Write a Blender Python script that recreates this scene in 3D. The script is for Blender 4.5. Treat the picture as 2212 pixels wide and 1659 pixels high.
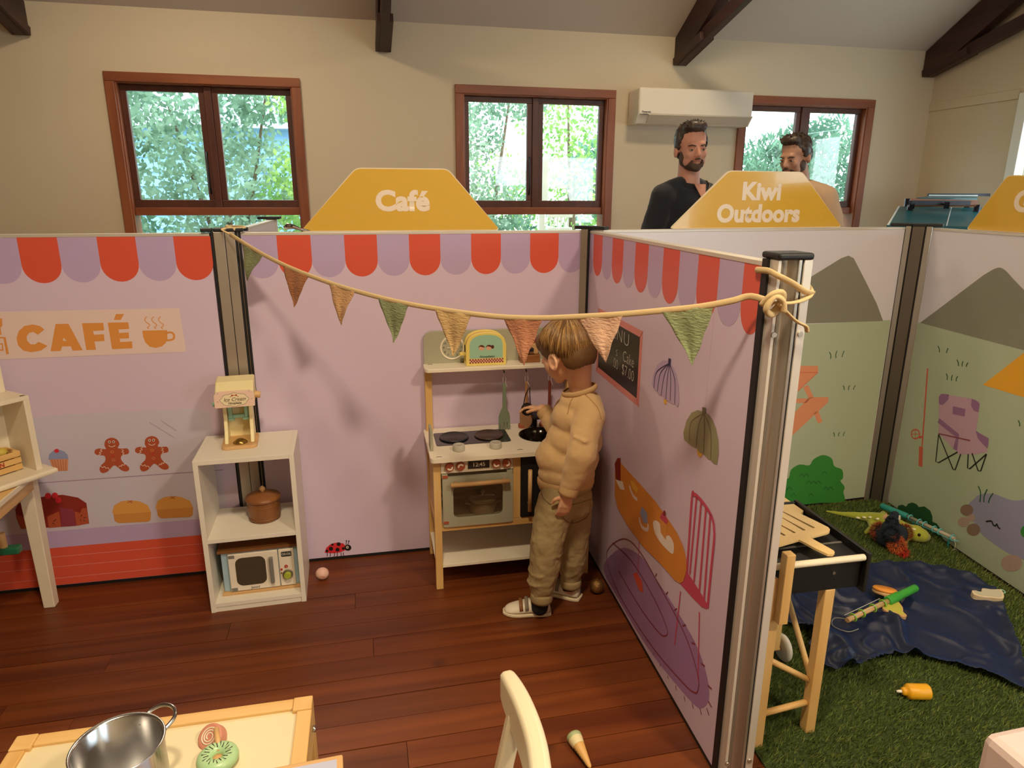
import bpy, bmesh, math, random
from mathutils import Vector, Matrix
random.seed(11)
for _o in list(bpy.data.objects):
    bpy.data.objects.remove(_o)
SC = bpy.context.scene
COL = SC.collection
PI = math.pi

# ------------------------------------------------------------------ camera
FPX, PITCH, ROLL, EYE = 1473.64, 0.27067, 0.00374, 1.4
CX, CY = 1106.0, 829.5
_cp, _sp, _cr, _sr = math.cos(PITCH), math.sin(PITCH), math.cos(ROLL), math.sin(ROLL)
FWD = Vector((0, _cp, -_sp))
_r0, _u0 = Vector((1, 0, 0)), Vector((0, _sp, _cp))
RIGHT = _r0 * _cr + _u0 * _sr
UP = _u0 * _cr - _r0 * _sr
EYEP = Vector((0, 0, EYE))
cd = bpy.data.cameras.new('camera')
cam = bpy.data.objects.new('camera', cd)
COL.objects.link(cam)
cd.sensor_fit = 'HORIZONTAL'; cd.sensor_width = 36.0; cd.lens = FPX / 2212 * 36
cd.clip_start = 0.02; cd.clip_end = 200
m3 = Matrix((RIGHT, UP, -FWD)).transposed()
cam.matrix_world = Matrix.Translation(EYEP) @ m3.to_4x4()
SC.camera = cam

# ------------------------------------------------------------------ colour management, sky
SC.view_settings.view_transform = 'Standard'
SC.view_settings.look = 'None'
SC.view_settings.gamma = 1.0
SC.view_settings.use_curve_mapping = False
SC.view_settings.exposure = 0.16
wd_ = bpy.data.worlds.new('overcast_sky'); SC.world = wd_; wd_.use_nodes = True
_bg = wd_.node_tree.nodes['Background']
_bg.inputs[0].default_value = (0.80, 0.92, 1.0, 1); _bg.inputs[1].default_value = 6.0

def lin(c):
    if isinstance(c, str):
        c = c.lstrip('#'); c = [int(c[i:i + 2], 16) / 255 for i in (0, 2, 4)]
    return tuple((v / 12.92 if v <= 0.04045 else ((v + 0.055) / 1.055) ** 2.4) for v in c[:3]) + (1.0,)

# ------------------------------------------------------------------ measuring helpers (photo pixel -> point in the place)
def ray(x, y): return RIGHT * ((x - CX) / FPX) + FWD - UP * ((y - CY) / FPX)
def onz(x, y, z=0.0):
    d = ray(x, y); return EYEP + d * ((z - EYE) / d.z)
def ony(x, y, Y):
    d = ray(x, y); return EYEP + d * (Y / d.y)
class Plane:
    """vertical plane through two plan points, left to right as seen from its front"""
    def __init__(s, a, b):
        s.a = Vector((a[0], a[1], 0)); s.b = Vector((b[0], b[1], 0))
        s.e = (s.b - s.a).normalized(); s.n = Vector((s.e.y, -s.e.x, 0)); s.len = (s.b - s.a).length
        s.ang = math.atan2(s.e.y, s.e.x)
    def px(s, x, y):
        d = ray(x, y); t = (s.a - EYEP).dot(s.n) / d.dot(s.n); P = EYEP + d * t
        return ((P - s.a).dot(s.e), P.z)
    def at(s, u, z, off=0.0): return s.a + s.e * u + Vector((0, 0, z)) + s.n * off
def crop(ox, oy, sc):
    return lambda pts: [(ox + x * sc, oy + y * sc) for x, y in pts]

# ------------------------------------------------------------------ materials
MATS = {}
def newmat(name):
    m = bpy.data.materials.new(name); m.use_nodes = True
    return m, m.node_tree.nodes, m.node_tree.links, m.node_tree.nodes['Principled BSDF']
def mat(name, col, rough=0.5, metal=0.0, bump=None, var=None, spec=0.5, coat=0.0, emit=None, rnd=0.0, sheen=0.0, subs=0.0):
    if name in MATS: return MATS[name]
    m, N, L, B = newmat(name)
    c = lin(col)
    B.inputs['Base Color'].default_value = c
    B.inputs['Roughness'].default_value = rough
    B.inputs['Metallic'].default_value = metal
    B.inputs['Specular IOR Level'].default_value = spec
    B.inputs['Coat Weight'].default_value = coat
    if sheen: B.inputs['Sheen Weight'].default_value = sheen
    if subs:
        B.inputs['Subsurface Weight'].default_value = subs
        B.inputs['Subsurface Radius'].default_value = (0.02, 0.008, 0.004)
    if emit:
        B.inputs['Emission Color'].default_value = lin(emit[0]); B.inputs['Emission Strength'].default_value = emit[1]
    tc = N.new('ShaderNodeTexCoord')
    if var:
        sc, amt = var[0], var[1]
        nz = N.new('ShaderNodeTexNoise'); nz.inputs['Scale'].default_value = sc; nz.inputs['Detail'].default_value = 4
        L.new(tc.outputs['Object'], nz.inputs['Vector'])
        mx = N.new('ShaderNodeMix'); mx.data_type = 'RGBA'
        mx.inputs[6].default_value = tuple(max(0, v * (1 - amt)) for v in c[:3]) + (1,)
        mx.inputs[7].default_value = tuple(min(1, v * (1 + amt)) for v in c[:3]) + (1,)
        L.new(nz.outputs['Fac'], mx.inputs[0]); L.new(mx.outputs[2], B.inputs['Base Color'])
    if rnd:
        oi = N.new('ShaderNodeObjectInfo'); hs = N.new('ShaderNodeHueSaturation')
        mr = N.new('ShaderNodeMapRange'); mr.inputs[3].default_value = 1 - rnd; mr.inputs[4].default_value = 1 + rnd
        L.new(oi.outputs['Random'], mr.inputs[0]); L.new(mr.outputs[0], hs.inputs['Value'])
        src = B.inputs['Base Color'].links[0].from_socket if B.inputs['Base Color'].links else None
        if src: L.new(src, hs.inputs['Color'])
        else: hs.inputs['Color'].default_value = c
        L.new(hs.outputs[0], B.inputs['Base Color'])
    if bump:
        nz = N.new('ShaderNodeTexNoise'); nz.inputs['Scale'].default_value = bump[0]; nz.inputs['Detail'].default_value = 3
        bp = N.new('ShaderNodeBump'); bp.inputs['Strength'].default_value = bump[1]; bp.inputs['Distance'].default_value = bump[2] if len(bump) > 2 else 0.002
        if len(bump) > 3:
            mp = N.new('ShaderNodeMapping'); mp.inputs['Scale'].default_value = bump[3]
            L.new(tc.outputs['Object'], mp.inputs[0]); L.new(mp.outputs[0], nz.inputs['Vector'])
        else: L.new(tc.outputs['Object'], nz.inputs['Vector'])
        L.new(nz.outputs['Fac'], bp.inputs['Height']); L.new(bp.outputs[0], B.inputs['Normal'])
    MATS[name] = m
    return m
def wood(name, dark, light, axis=0, scale=9.0, rough=0.45, rnd=0.0, stretch=14.0, coat=0.0, knots=0.0):
    """straight grain along the object's local axis"""
    if name in MATS: return MATS[name]
    m, N, L, B = newmat(name)
    B.inputs['Roughness'].default_value = rough; B.inputs['Coat Weight'].default_value = coat
    B.inputs['Coat Roughness'].default_value = 0.25
    tc = N.new('ShaderNodeTexCoord'); mp = N.new('ShaderNodeMapping')
    s = [scale] * 3; s[axis] = scale / stretch
    mp.inputs['Scale'].default_value = s
    oi = N.new('ShaderNodeObjectInfo'); ad = N.new('ShaderNodeVectorMath'); ad.operation = 'ADD'
    ml = N.new('ShaderNodeVectorMath'); ml.operation = 'SCALE'; ml.inputs['Scale'].default_value = 37.0
    cb = N.new('ShaderNodeCombineXYZ')
    for i in range(3): L.new(oi.outputs['Random'], cb.inputs[i])
    L.new(cb.outputs[0], ml.inputs[0]); L.new(tc.outputs['Object'], ad.inputs[0]); L.new(ml.outputs[0], ad.inputs[1])
    L.new(ad.outputs[0], mp.inputs[0])
    n1 = N.new('ShaderNodeTexNoise'); n1.inputs['Scale'].default_value = 1.0; n1.inputs['Detail'].default_value = 8; n1.inputs['Distortion'].default_value = 0.6
    L.new(mp.outputs[0], n1.inputs['Vector'])
    cr = N.new('ShaderNodeValToRGB')
    cr.color_ramp.elements[0].position = 0.3; cr.color_ramp.elements[0].color = lin(dark)
    cr.color_ramp.elements[1].position = 0.7; cr.color_ramp.elements[1].color = lin(light)
    L.new(n1.outputs['Fac'], cr.inputs[0])
    out = cr.outputs[0]
    if rnd:
        hs = N.new('ShaderNodeHueSaturation'); mr = N.new('ShaderNodeMapRange')
        mr.inputs[3].default_value = 1 - rnd; mr.inputs[4].default_value = 1 + rnd
        L.new(oi.outputs['Random'], mr.inputs[0]); L.new(mr.outputs[0], hs.inputs['Value']); L.new(out, hs.inputs['Color']); out = hs.outputs[0]
    if knots:
        vo = N.new('ShaderNodeTexVoronoi'); vo.inputs['Scale'].default_value = knots
        L.new(ad.outputs[0], vo.inputs['Vector'])
        kr = N.new('ShaderNodeMapRange'); kr.inputs[1].default_value = 0.0; kr.inputs[2].default_value = 0.09; kr.inputs[3].default_value = 0.25; kr.inputs[4].default_value = 1.0
        L.new(vo.outputs['Distance'], kr.inputs[0])
        mm = N.new('ShaderNodeMix'); mm.data_type = 'RGBA'; mm.blend_type = 'MULTIPLY'; mm.inputs[0].default_value = 1
        L.new(out, mm.inputs[6]); L.new(kr.outputs[0], mm.inputs[7]); out = mm.outputs[2]
    L.new(out, B.inputs['Base Color'])
    bp = N.new('ShaderNodeBump'); bp.inputs['Strength'].default_value = 0.15; bp.inputs['Distance'].default_value = 0.001
    L.new(n1.outputs['Fac'], bp.inputs['Height']); L.new(bp.outputs[0], B.inputs['Normal'])
    MATS[name] = m
    return m
def glass(name, tint=(0.97, 0.99, 0.98), gloss=0.08, rough=0.02):
    if name in MATS: return MATS[name]
    m = bpy.data.materials.new(name); m.use_nodes = True
    N, L = m.node_tree.nodes, m.node_tree.links; N.clear()
    o = N.new('ShaderNodeOutputMaterial'); t = N.new('ShaderNodeBsdfTransparent'); g = N.new('ShaderNodeBsdfGlossy'); mx = N.new('ShaderNodeMixShader')
    t.inputs[0].default_value = tint + (1,); g.inputs['Roughness'].default_value = rough
    mx.inputs[0].default_value = gloss
    L.new(t.outputs[0], mx.inputs[1]); L.new(g.outputs[0], mx.inputs[2]); L.new(mx.outputs[0], o.inputs[0])
    MATS[name] = m; return m

# ------------------------------------------------------------------ mesh builder
def frame_from(d, hint=None):
    d = d.normalized(); h = hint if hint is not None else (Vector((0, 0, 1)) if abs(d.z) < 0.95 else Vector((1, 0, 0)))
    x = h.cross(d)
    if x.length < 1e-6: x = Vector((1, 0, 0)).cross(d)
    x.normalize(); y = d.cross(x).normalized(); return x, y
class MB:
    def __init__(s): s.v = []; s.f = []; s.m = []; s.s = []
    def add(s, vs, fs, m=0, sm=False, M=None):
        o = len(s.v)
        for v in vs:
            v = Vector(v); s.v.append(M @ v if M is not None else v)
        for i, f in enumerate(fs):
            s.f.append([k + o for k in f]); s.m.append(m if isinstance(m, int) else m[i]); s.s.append(sm if isinstance(sm, bool) else sm[i])
        return s
    def box(s, lo, hi, m=0, M=None):
        x0, y0, z0 = lo; x1, y1, z1 = hi
        return s.add([(x0, y0, z0), (x1, y0, z0), (x1, y1, z0), (x0, y1, z0), (x0, y0, z1), (x1, y0, z1), (x1, y1, z1), (x0, y1, z1)],
                     [(0, 3, 2, 1), (4, 5, 6, 7), (0, 1, 5, 4), (1, 2, 6, 5), (2, 3, 7, 6), (3, 0, 4, 7)], m, False, M)
    def bar(s, p0, p1, w, h, hint=None, m=0):
        """box beam from p0 to p1, w along side, h along up"""
        p0 = Vector(p0); p1 = Vector(p1); x, y = frame_from(p1 - p0, hint)
        vs = []
        for p in (p0, p1):
            for a, b in ((-1, -1), (1, -1), (1, 1), (-1, 1)): vs.append(p + x * (a * w / 2) + y * (b * h / 2))
        return s.add(vs, [(3, 2, 1, 0), (4, 5, 6, 7), (0, 1, 5, 4), (1, 2, 6, 5), (2, 3, 7, 6), (3, 0, 4, 7)], m)
    def cyl(s, p0, p1, r0, r1=None, n=20, m=0, caps=True, M=None):
        r1 = r0 if r1 is None else r1; p0 = Vector(p0); p1 = Vector(p1); x, y = frame_from(p1 - p0)
        vs = []
        for p, r in ((p0, r0), (p1, r1)):
            for k in range(n):
                a = 2 * PI * k / n; vs.append(p + x * (r * math.cos(a)) + y * (r * math.sin(a)))
        fs = [(k, (k + 1) % n, n + (k + 1) % n, n + k) for k in range(n)]; sm = [True] * n
        if caps: fs += [tuple(range(n - 1, -1, -1)), tuple(range(n, 2 * n))]; sm += [False, False]
        return s.add(vs, fs, m, sm, M)
    def tube(s, pts, r, n=8, closed=False, m=0, k=1.0, hint=None, M=None, caps=True):
        pts = [Vector(p) for p in pts]; c = len(pts); vs = []
        R = r if isinstance(r, (list, tuple)) else [r] * c
        px = None
        for i, p in enumerate(pts):
            d = (pts[(i + 1) % c] - pts[i - 1]) if closed else (pts[min(i + 1, c - 1)] - pts[max(i - 1, 0)])
            if d.length < 1e-9: d = Vector((0, 0, 1))
            d.normalize()
            if px is None: x, y = frame_from(d, hint)
            else:
                x = px - d * px.dot(d)
                if x.length < 1e-6: x, y = frame_from(d, hint)
                x.normalize(); y = d.cross(x).normalized()
            px = x
            for q in range(n):
                a = 2 * PI * q / n; vs.append(p + x * (R[i] * math.cos(a)) + y * (R[i] * k * math.sin(a)))
        fs = []; sm = []
        for i in range(c if closed else c - 1):
            j = (i + 1) % c
            for q in range(n): fs.append((i * n + q, i * n + (q + 1) % n, j * n + (q + 1) % n, j * n + q)); sm.append(True)
        if not closed and caps: fs += [tuple(range(n - 1, -1, -1)), tuple(range((c - 1) * n, c * n))]; sm += [False, False]
        return s.add(vs, fs, m, sm, M)
    def lathe(s, prof, n=32, m=0, M=None, smooth=True):
        vs = []; c = len(prof)
        for r, z in prof:
            for k in range(n):
                a = 2 * PI * k / n; vs.append((r * math.cos(a), r * math.sin(a), z))
        fs = [(i * n + k, i * n + (k + 1) % n, (i + 1) * n + (k + 1) % n, (i + 1) * n + k) for i in range(c - 1) for k in range(n)]
        mm = m if isinstance(m, int) else [m[i] for i in range(c - 1) for k in range(n)]
        return s.add(vs, fs, mm, smooth, M)
    def prism(s, poly, h0, h1, m=0, M=None, m_side=None):
        """polygon in local xy extruded along local z (counter-clockwise polygon)"""
        ar = sum(poly[i][0] * poly[(i + 1) % len(poly)][1] - poly[(i + 1) % len(poly)][0] * poly[i][1] for i in range(len(poly)))
        if ar < 0: poly = poly[::-1]
        n = len(poly)
        vs = [(x, y, h0) for x, y in poly] + [(x, y, h1) for x, y in poly]
        fs = [tuple(range(n - 1, -1, -1)), tuple(range(n, 2 * n))] + [(i, (i + 1) % n, n + (i + 1) % n, n + i) for i in range(n)]
        ms = m if m_side is None else [m, m] + [m_side] * n
        return s.add(vs, fs, ms, False, M)
    def ell(s, c, r, n=20, k=12, m=0, M=None):
        c = Vector(c); rx, ry, rz = (r, r, r) if not isinstance(r, (list, tuple)) else r
        vs = [(0, 0, -rz)]
        for i in range(1, k):
            t = -PI / 2 + PI * i / k
            for q in range(n):
                a = 2 * PI * q / n; vs.append((rx * math.cos(t) * math.cos(a), ry * math.cos(t) * math.sin(a), rz * math.sin(t)))
        vs.append((0, 0, rz)); L = len(vs) - 1
        fs = [(0, 1 + (q + 1) % n, 1 + q) for q in range(n)]
        for i in range(k - 2):
            for q in range(n): fs.append((1 + i * n + q, 1 + i * n + (q + 1) % n, 1 + (i + 1) * n + (q + 1) % n, 1 + (i + 1) * n + q))
        fs += [(L, 1 + (k - 2) * n + q, 1 + (k - 2) * n + (q + 1) % n) for q in range(n)]
        T = Matrix.Translation(c)
        return s.add(vs, fs, m, True, T @ M if M is not None else T)
    def cap(s, p0, r0, p1, r1, n=14, k=1.0, hint=None, m=0):
        """tapered capsule; k flattens across the second axis"""
        p0 = Vector(p0); p1 = Vector(p1); d = p1 - p0
        if d.length < 1e-6: return s.ell(p0, r0)
        d.normalize(); pts = []; rs = []
        for i in range(1, 5):
            a = PI / 2 * i / 4; pts.append(p0 - d * (r0 * math.cos(a))); rs.append(max(r0 * math.sin(a), 1e-4))
        for i in range(3, -1, -1):
            a = PI / 2 * (i + 0.02) / 4; pts.append(p1 + d * (r1 * math.cos(a))); rs.append(max(r1 * math.sin(a), 1e-4))
        pts.insert(4, p1); rs.insert(4, r1)
        return s.tube(pts, rs, n, False, m, k, hint)
    def chain(s, P, n=14, k=1.0, hint=None):
        for a, b in zip(P[:-1], P[1:]): s.cap(a[0], a[1], b[0], b[1], n, k, hint)
        return s
    def grid(s, fn, nu, nv, m=0, sm=True, thick=0.0):
        vs = [fn(i / nu, j / nv) for j in range(nv + 1) for i in range(nu + 1)]
        W = nu + 1
        fs = [(j * W + i, j * W + i + 1, (j + 1) * W + i + 1, (j + 1) * W + i) for j in range(nv) for i in range(nu)]
        return s.add(vs, fs, m, sm)
    def build(s, name, mats, parent=None, bevel=0.0, seg=2, loc=None, rotz=None, solid=0.0, subsurf=0):
        me = bpy.data.meshes.new(name)
        me.from_pydata([tuple(v) for v in s.v], [], s.f)
        if not isinstance(mats, (list, tuple)): mats = [mats]
        for q in mats: me.materials.append(q)
        me.polygons.foreach_set('material_index', s.m); me.polygons.foreach_set('use_smooth', s.s)
        me.update()
        o = bpy.data.objects.new(name, me); COL.objects.link(o)
        if parent is not None: o.parent = parent
        if loc is not None: o.location = loc
        if rotz is not None: o.rotation_euler = (0, 0, rotz)
        if solid:
            md = o.modifiers.new('solid', 'SOLIDIFY'); md.thickness = solid; md.offset = 0
        if bevel:
            md = o.modifiers.new('bevel', 'BEVEL'); md.width = bevel; md.segments = seg; md.limit_method = 'ANGLE'; md.angle_limit = math.radians(40)
        if subsurf:
            md = o.modifiers.new('sub', 'SUBSURF'); md.levels = subsurf; md.render_levels = subsurf
        return o
def bx(name, lo, hi, m, parent=None, bevel=0.0, M=None):
    return MB().box(lo, hi, 0, M).build(name, m, parent, bevel)
def thing(name, label, cat, loc=(0, 0, 0), rotz=0.0, group=None, rot=None):
    o = bpy.data.objects.new(name, None); COL.objects.link(o); o.empty_display_size = 0.05
    o.location = loc; o.rotation_euler = rot if rot else (0, 0, rotz)
    return tag(o, label, cat, group)
def tag(o, label, cat, group=None):
    o['label'] = label; o['category'] = cat
    if group: o['group'] = group
    return o
def struct(o, label=None, cat=None):
    o['kind'] = 'structure'
    if label: o['label'] = label
    if cat: o['category'] = cat
    return o
def sempty(name, loc=(0, 0, 0), rotz=0.0, label=None, cat=None):
    o = bpy.data.objects.new(name, None); COL.objects.link(o); o.location = loc; o.rotation_euler = (0, 0, rotz)
    return struct(o, label, cat)
def lab(o, label): o['label'] = label; return o
def blob(mb, name, m, parent=None, voxel=0.006, smooth=6, disp=None, factor=0.5):
    """fuse overlapping volumes into ONE continuous surface"""
    o = mb.build(name, m, None)
    r = o.modifiers.new('r', 'REMESH'); r.mode = 'VOXEL'; r.voxel_size = voxel; r.use_smooth_shade = True
    sm = o.modifiers.new('s', 'SMOOTH'); sm.factor = factor; sm.iterations = smooth
    if disp:
        t = bpy.data.textures.new(name, 'CLOUDS'); t.noise_scale = disp[0]; t.noise_depth = 2
        d = o.modifiers.new('d', 'DISPLACE'); d.texture = t; d.strength = disp[1]; d.mid_level = 0.5; d.texture_coords = 'LOCAL'
    dg = bpy.context.evaluated_depsgraph_get(); dg.update()
    me = bpy.data.meshes.new_from_object(o.evaluated_get(dg))
    o.modifiers.clear(); old = o.data; o.data = me; me.name = name; bpy.data.meshes.remove(old)
    if not me.materials: me.materials.append(m)
    for p in me.polygons: p.use_smooth = True
    if parent is not None: o.parent = parent
    return o
def text_mesh(txt, size, bold=0.0, spacing=1.0, shear=0.0):
    cu = bpy.data.curves.new('lettering', 'FONT'); cu.body = txt; cu.size = size; cu.offset = bold; cu.space_character = spacing; cu.shear = shear
    cu.align_x = 'CENTER'; cu.align_y = 'CENTER'; cu.fill_mode = 'FRONT'; cu.resolution_u = 4
    o = bpy.data.objects.new('lettering', cu); COL.objects.link(o)
    dg = bpy.context.evaluated_depsgraph_get(); dg.update()
    me = bpy.data.meshes.new_from_object(o.evaluated_get(dg))
    bpy.data.objects.remove(o); bpy.data.curves.remove(cu)
    return me
def lettering(name, txt, size, m, parent, M, bold=0.0, spacing=1.0, shear=0.0, sx=1.0):
    """flat printed lettering; local matrix M maps text xy to the surface"""
    me = text_mesh(txt, size, bold, spacing, shear); me.transform(M @ Matrix.Diagonal((sx, 1, 1, 1))); me.materials.clear(); me.materials.append(m)
    o = bpy.data.objects.new(name, me); COL.objects.link(o); o.parent = parent
    return o
def XZ(x, y, z):
    """text plane standing upright, reading along +x, facing -y"""
    return Matrix.Translation((x, y, z)) @ Matrix.Rotation(PI / 2, 4, 'X')
def arc(cx, cy, r, a0, a1, n=10, ry=None):
    ry = r if ry is None else ry
    return [(cx + r * math.cos(math.radians(a0 + (a1 - a0) * i / n)), cy + ry * math.sin(math.radians(a0 + (a1 - a0) * i / n))) for i in range(n + 1)]
def rrect(x0, y0, x1, y1, r, n=4):
    return arc(x1 - r, y0 + r, r, -90, 0, n) + arc(x1 - r, y1 - r, r, 0, 90, n) + arc(x0 + r, y1 - r, r, 90, 180, n) + arc(x0 + r, y0 + r, r, 180, 270, n)
def rpoly(P, r, n=4):
    """round the corners of a polygon"""
    out = []; c = len(P)
    for i in range(c):
        p = Vector((*P[i], 0)); a = (Vector((*P[i - 1], 0)) - p); b = (Vector((*P[(i + 1) % c], 0)) - p)
        rr = min(r, a.length * 0.45, b.length * 0.45); a.normalize(); b.normalize()
        for k in range(n + 1):
            t = k / n; q = p + a * (rr * (1 - t) ** 2) + b * (rr * t ** 2); out.append((q.x, q.y))
    return out
def spline(P, n=6, closed=False):
    """Catmull-Rom through points of any dimension"""
    out = []; c = len(P); V = [Vector(p) for p in P]
    for i in range(c if closed else c - 1):
        if closed: a, b, d, e = V[i - 1], V[i], V[(i + 1) % c], V[(i + 2) % c]
        else: a, b, d, e = V[max(i - 1, 0)], V[i], V[i + 1], V[min(i + 2, c - 1)]
        for k in range(n):
            t = k / n; out.append(0.5 * ((2 * b) + (d - a) * t + (2 * a - 5 * b + 4 * d - e) * t * t + (3 * b - a - 3 * d + e) * t ** 3))
    if not closed: out.append(V[-1])
    return out
def cut(o, cutter):
    """real opening: boolean difference, baked"""
    c = cutter.build('cutter', [])
    c.matrix_world = o.matrix_world.copy() if o.parent is None else Matrix()
    par = o.parent; o.parent = None
    md = o.modifiers.new('cut', 'BOOLEAN'); md.operation = 'DIFFERENCE'; md.solver = 'EXACT'; md.object = c
    bpy.context.view_layer.update(); dg = bpy.context.evaluated_depsgraph_get(); dg.update()
    me = bpy.data.meshes.new_from_object(o.evaluated_get(dg)); o.modifiers.clear(); o.data = me; o.parent = par
    bpy.data.objects.remove(c); return o

# ================================================================== THE ROOM
RA = math.radians(12.5)
W0 = Vector((0, 5.06, 0))
WE = Vector((math.cos(RA), math.sin(RA), 0)); WN = Vector((math.sin(RA), -math.cos(RA), 0))
def room(s, t, z=0.0): return W0 + WE * s - WN * t + Vector((0, 0, z))      # t > 0 is outdoors
SL, SR, TB, EAVE, SLOPE, RIDGE = -5.0, 3.38, -7.2, 2.48, 0.57, -3.6
def ceil_z(t): return EAVE + SLOPE * (-t if t > RIDGE else (t - TB))

M_wall = mat('cream wall paint', '#d3c6ab', 0.75, bump=(60, 0.08), var=(1.3, 0.05))
M_ceil = mat('ceiling paint', '#cfc4b6', 0.8, var=(0.8, 0.04))
M_floor = wood('red brown floorboards', '#552207', '#7c3f17', 0, 16.0, 0.46, rnd=0.12, stretch=18, coat=0.04, knots=2.6)
M_gap = mat('dark gap under boards', '#1c0d07', 0.9)
M_frame = wood('reddish window timber', '#7a4128', '#9a5a38', 2, 14, 0.4, stretch=10)
M_frameh = wood('reddish window timber rail', '#7a4128', '#9a5a38', 0, 14, 0.4, stretch=10)
M_sash = wood('dark sash timber', '#4d2a20', '#63382a', 2, 14, 0.4, stretch=10)
M_pane = glass('window pane')
M_beam = wood('dark truss timber', '#2e1a18', '#4a2b26', 1, 10, 0.55, stretch=12)
M_whitewin = mat('white painted window', '#e9ebe6', 0.45)

# floor: sub floor and separate boards
fl = MB().box((SL, TB, -0.06), (SR, 0, -0.022)).build('floor', M_gap, None, loc=W0, rotz=RA); struct(fl, 'red brown wooden floorboards of the hall', 'floor')
t = 0.0; rows = 0
while t > TB + 0.01:
    w = 0.0925; s = SL + random.uniform(0, 0.4) - 0.4
    while s < SR - 0.02:
        ln = random.uniform(2.6, 4.6); a = max(s, SL); b = min(s + ln, SR)
        if SR - b < 0.5: b = SR
        if b - a > 0.3:
            h = random.uniform(-0.0012, 0)
            p = MB().box((0, -w / 2 + 0.0011, -0.022), (b - a - 0.0015, w / 2 - 0.0011, h)).build('plank', M_floor, fl)
            p.location = (a, max(t - w / 2, TB + w / 2), 0)
        s = b if b < SR else SR
        if b >= SR: break
    t -= w

# ceiling: two slopes
cm = MB()
for y0, z0, y1, z1 in ((0.0, EAVE, RIDGE, ceil_z(RIDGE)), (RIDGE, ceil_z(RIDGE), TB, EAVE)):
    cm.add([(SL - .2, y0, z0), (SR + .2, y0, z0), (SR + .2, y1, z1), (SL - .2, y1, z1), (SL - .2, y0, z0 + .1), (SR + .2, y0, z0 + .1), (SR + .2, y1, z1 + .1), (SL - .2, y1, z1 + .1)],
           [(0, 1, 2, 3), (7, 6, 5, 4), (0, 4, 5, 1), (2, 6, 7, 3), (0, 3, 7, 4), (1, 5, 6, 2)])
struct(cm.build('ceiling', M_ceil, None, loc=W0, rotz=RA), 'sloping painted ceiling on dark trusses', 'ceiling')

WIN = [-2.556, -0.405, 1.716]                                      # left edge of each window along the wall
WW, WZ0, WZ1 = 1.15, 0.85, 2.115
wb = MB(); xs = SL
for w0 in WIN:
    wb.box((xs, 0, 0), (w0 + .05, .12, EAVE + .02)); xs = w0 + WW - .05
    wb.box((w0 + .05, 0, 0), (w0 + WW - .05, .12, WZ0 + .05)); wb.box((w0 + .05, 0, WZ1 - .05), (w0 + WW - .05, .12, EAVE + .02))
wb.box((xs, 0, 0), (SR + .12, .12, EAVE + .02))
struct(wb.build('wall_back', M_wall, None, loc=W0, rotz=RA), 'cream wall with three timber windows', 'wall')
# gable walls
def gable(x0, x1, name, hole=None, hole2=None):
    mb = MB()
    def slab(ya, yb, z0a, z0b, z1a, z1b):
        mb.add([(x0, ya, z0a), (x1, ya, z0a), (x1, yb, z0b), (x0, yb, z0b), (x0, ya, z1a), (x1, ya, z1a), (x1, yb, z1b), (x0, yb, z1b)],
               [(0, 1, 2, 3), (7, 6, 5, 4), (0, 4, 5, 1), (1, 5, 6, 2), (2, 6, 7, 3), (3, 7, 4, 0)])
    for seg0, seg1, hl in ((0, RIDGE, hole), (RIDGE, TB, hole2)):
        if hl:
            h0, h1, z0, z1 = hl
            slab(seg0, h0, 0, 0, ceil_z(seg0), ceil_z(h0)); slab(h0, h1, 0, 0, z0, z0); slab(h0, h1, z1, z1, ceil_z(h0), ceil_z(h1)); slab(h1, seg1, 0, 0, ceil_z(h1), ceil_z(seg1))
        else: slab(seg0, seg1, 0, 0, ceil_z(seg0), ceil_z(seg1))
    return struct(mb.build(name, M_wall, None, loc=W0, rotz=RA))
struct(gable(SR, SR + .12, 'wall_right', (-0.84, -1.96, 0.95, 2.04), (-4.3, -6.3, 0.95, 2.04)), 'cream gable end wall with white windows', 'wall')
struct(gable(SL - .12, SL, 'wall_left'), 'plain cream gable end wall without windows', 'wall')
FW = [(1.25, 1.95)]                            # windows of the long wall opposite
wf_ = MB(); xs = SL
for a, w_ in FW:
    wf_.box((xs, TB - .12, 0), (a, TB, EAVE + .02)); wf_.box((a, TB - .12, 0), (a + w_, TB, .85)); wf_.box((a, TB - .12, 2.1), (a + w_, TB, EAVE + .02)); xs = a + w_
wf_.box((xs, TB - .12, 0), (SR, TB, EAVE + .02))
struct(wf_.build('wall_front', M_wall, None, loc=W0, rotz=RA), 'cream long wall opposite the windows', 'wall')
for n_, (a, w_) in enumerate(FW):
    r = sempty('window_%d' % (n_ + 5), room(a, TB), RA, 'timber window in the long wall opposite', 'window'); f_ = MB()
    for lo, hi in (((0, -.1, .85), (.06, .02, 2.1)), ((w_ - .06, -.1, .85), (w_, .02, 2.1)), ((.06, -.1, 2.04), (w_ - .06, .02, 2.1)), ((.06, -.1, .85), (w_ - .06, .02, .91)), ((w_ / 2 - .03, -.1, .91), (w_ / 2 + .03, .02, 2.04))): f_.box(lo, hi)
    f_.build('window_frame', M_frame, r, .003)
    for x in (.06, w_ / 2 + .03): MB().box((x, -.05, .91), (x + w_ / 2 - .09, -.046, 2.04)).build('pane', M_pane, r)
# moulding on the gable wall
struct(MB().box((SR - .012, -0.78, 2.045), (SR, 0, 2.11)).build('trim_1', M_wall, None, loc=W0, rotz=RA, bevel=.003), 'flat cream batten on the gable wall', 'trim')

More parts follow.
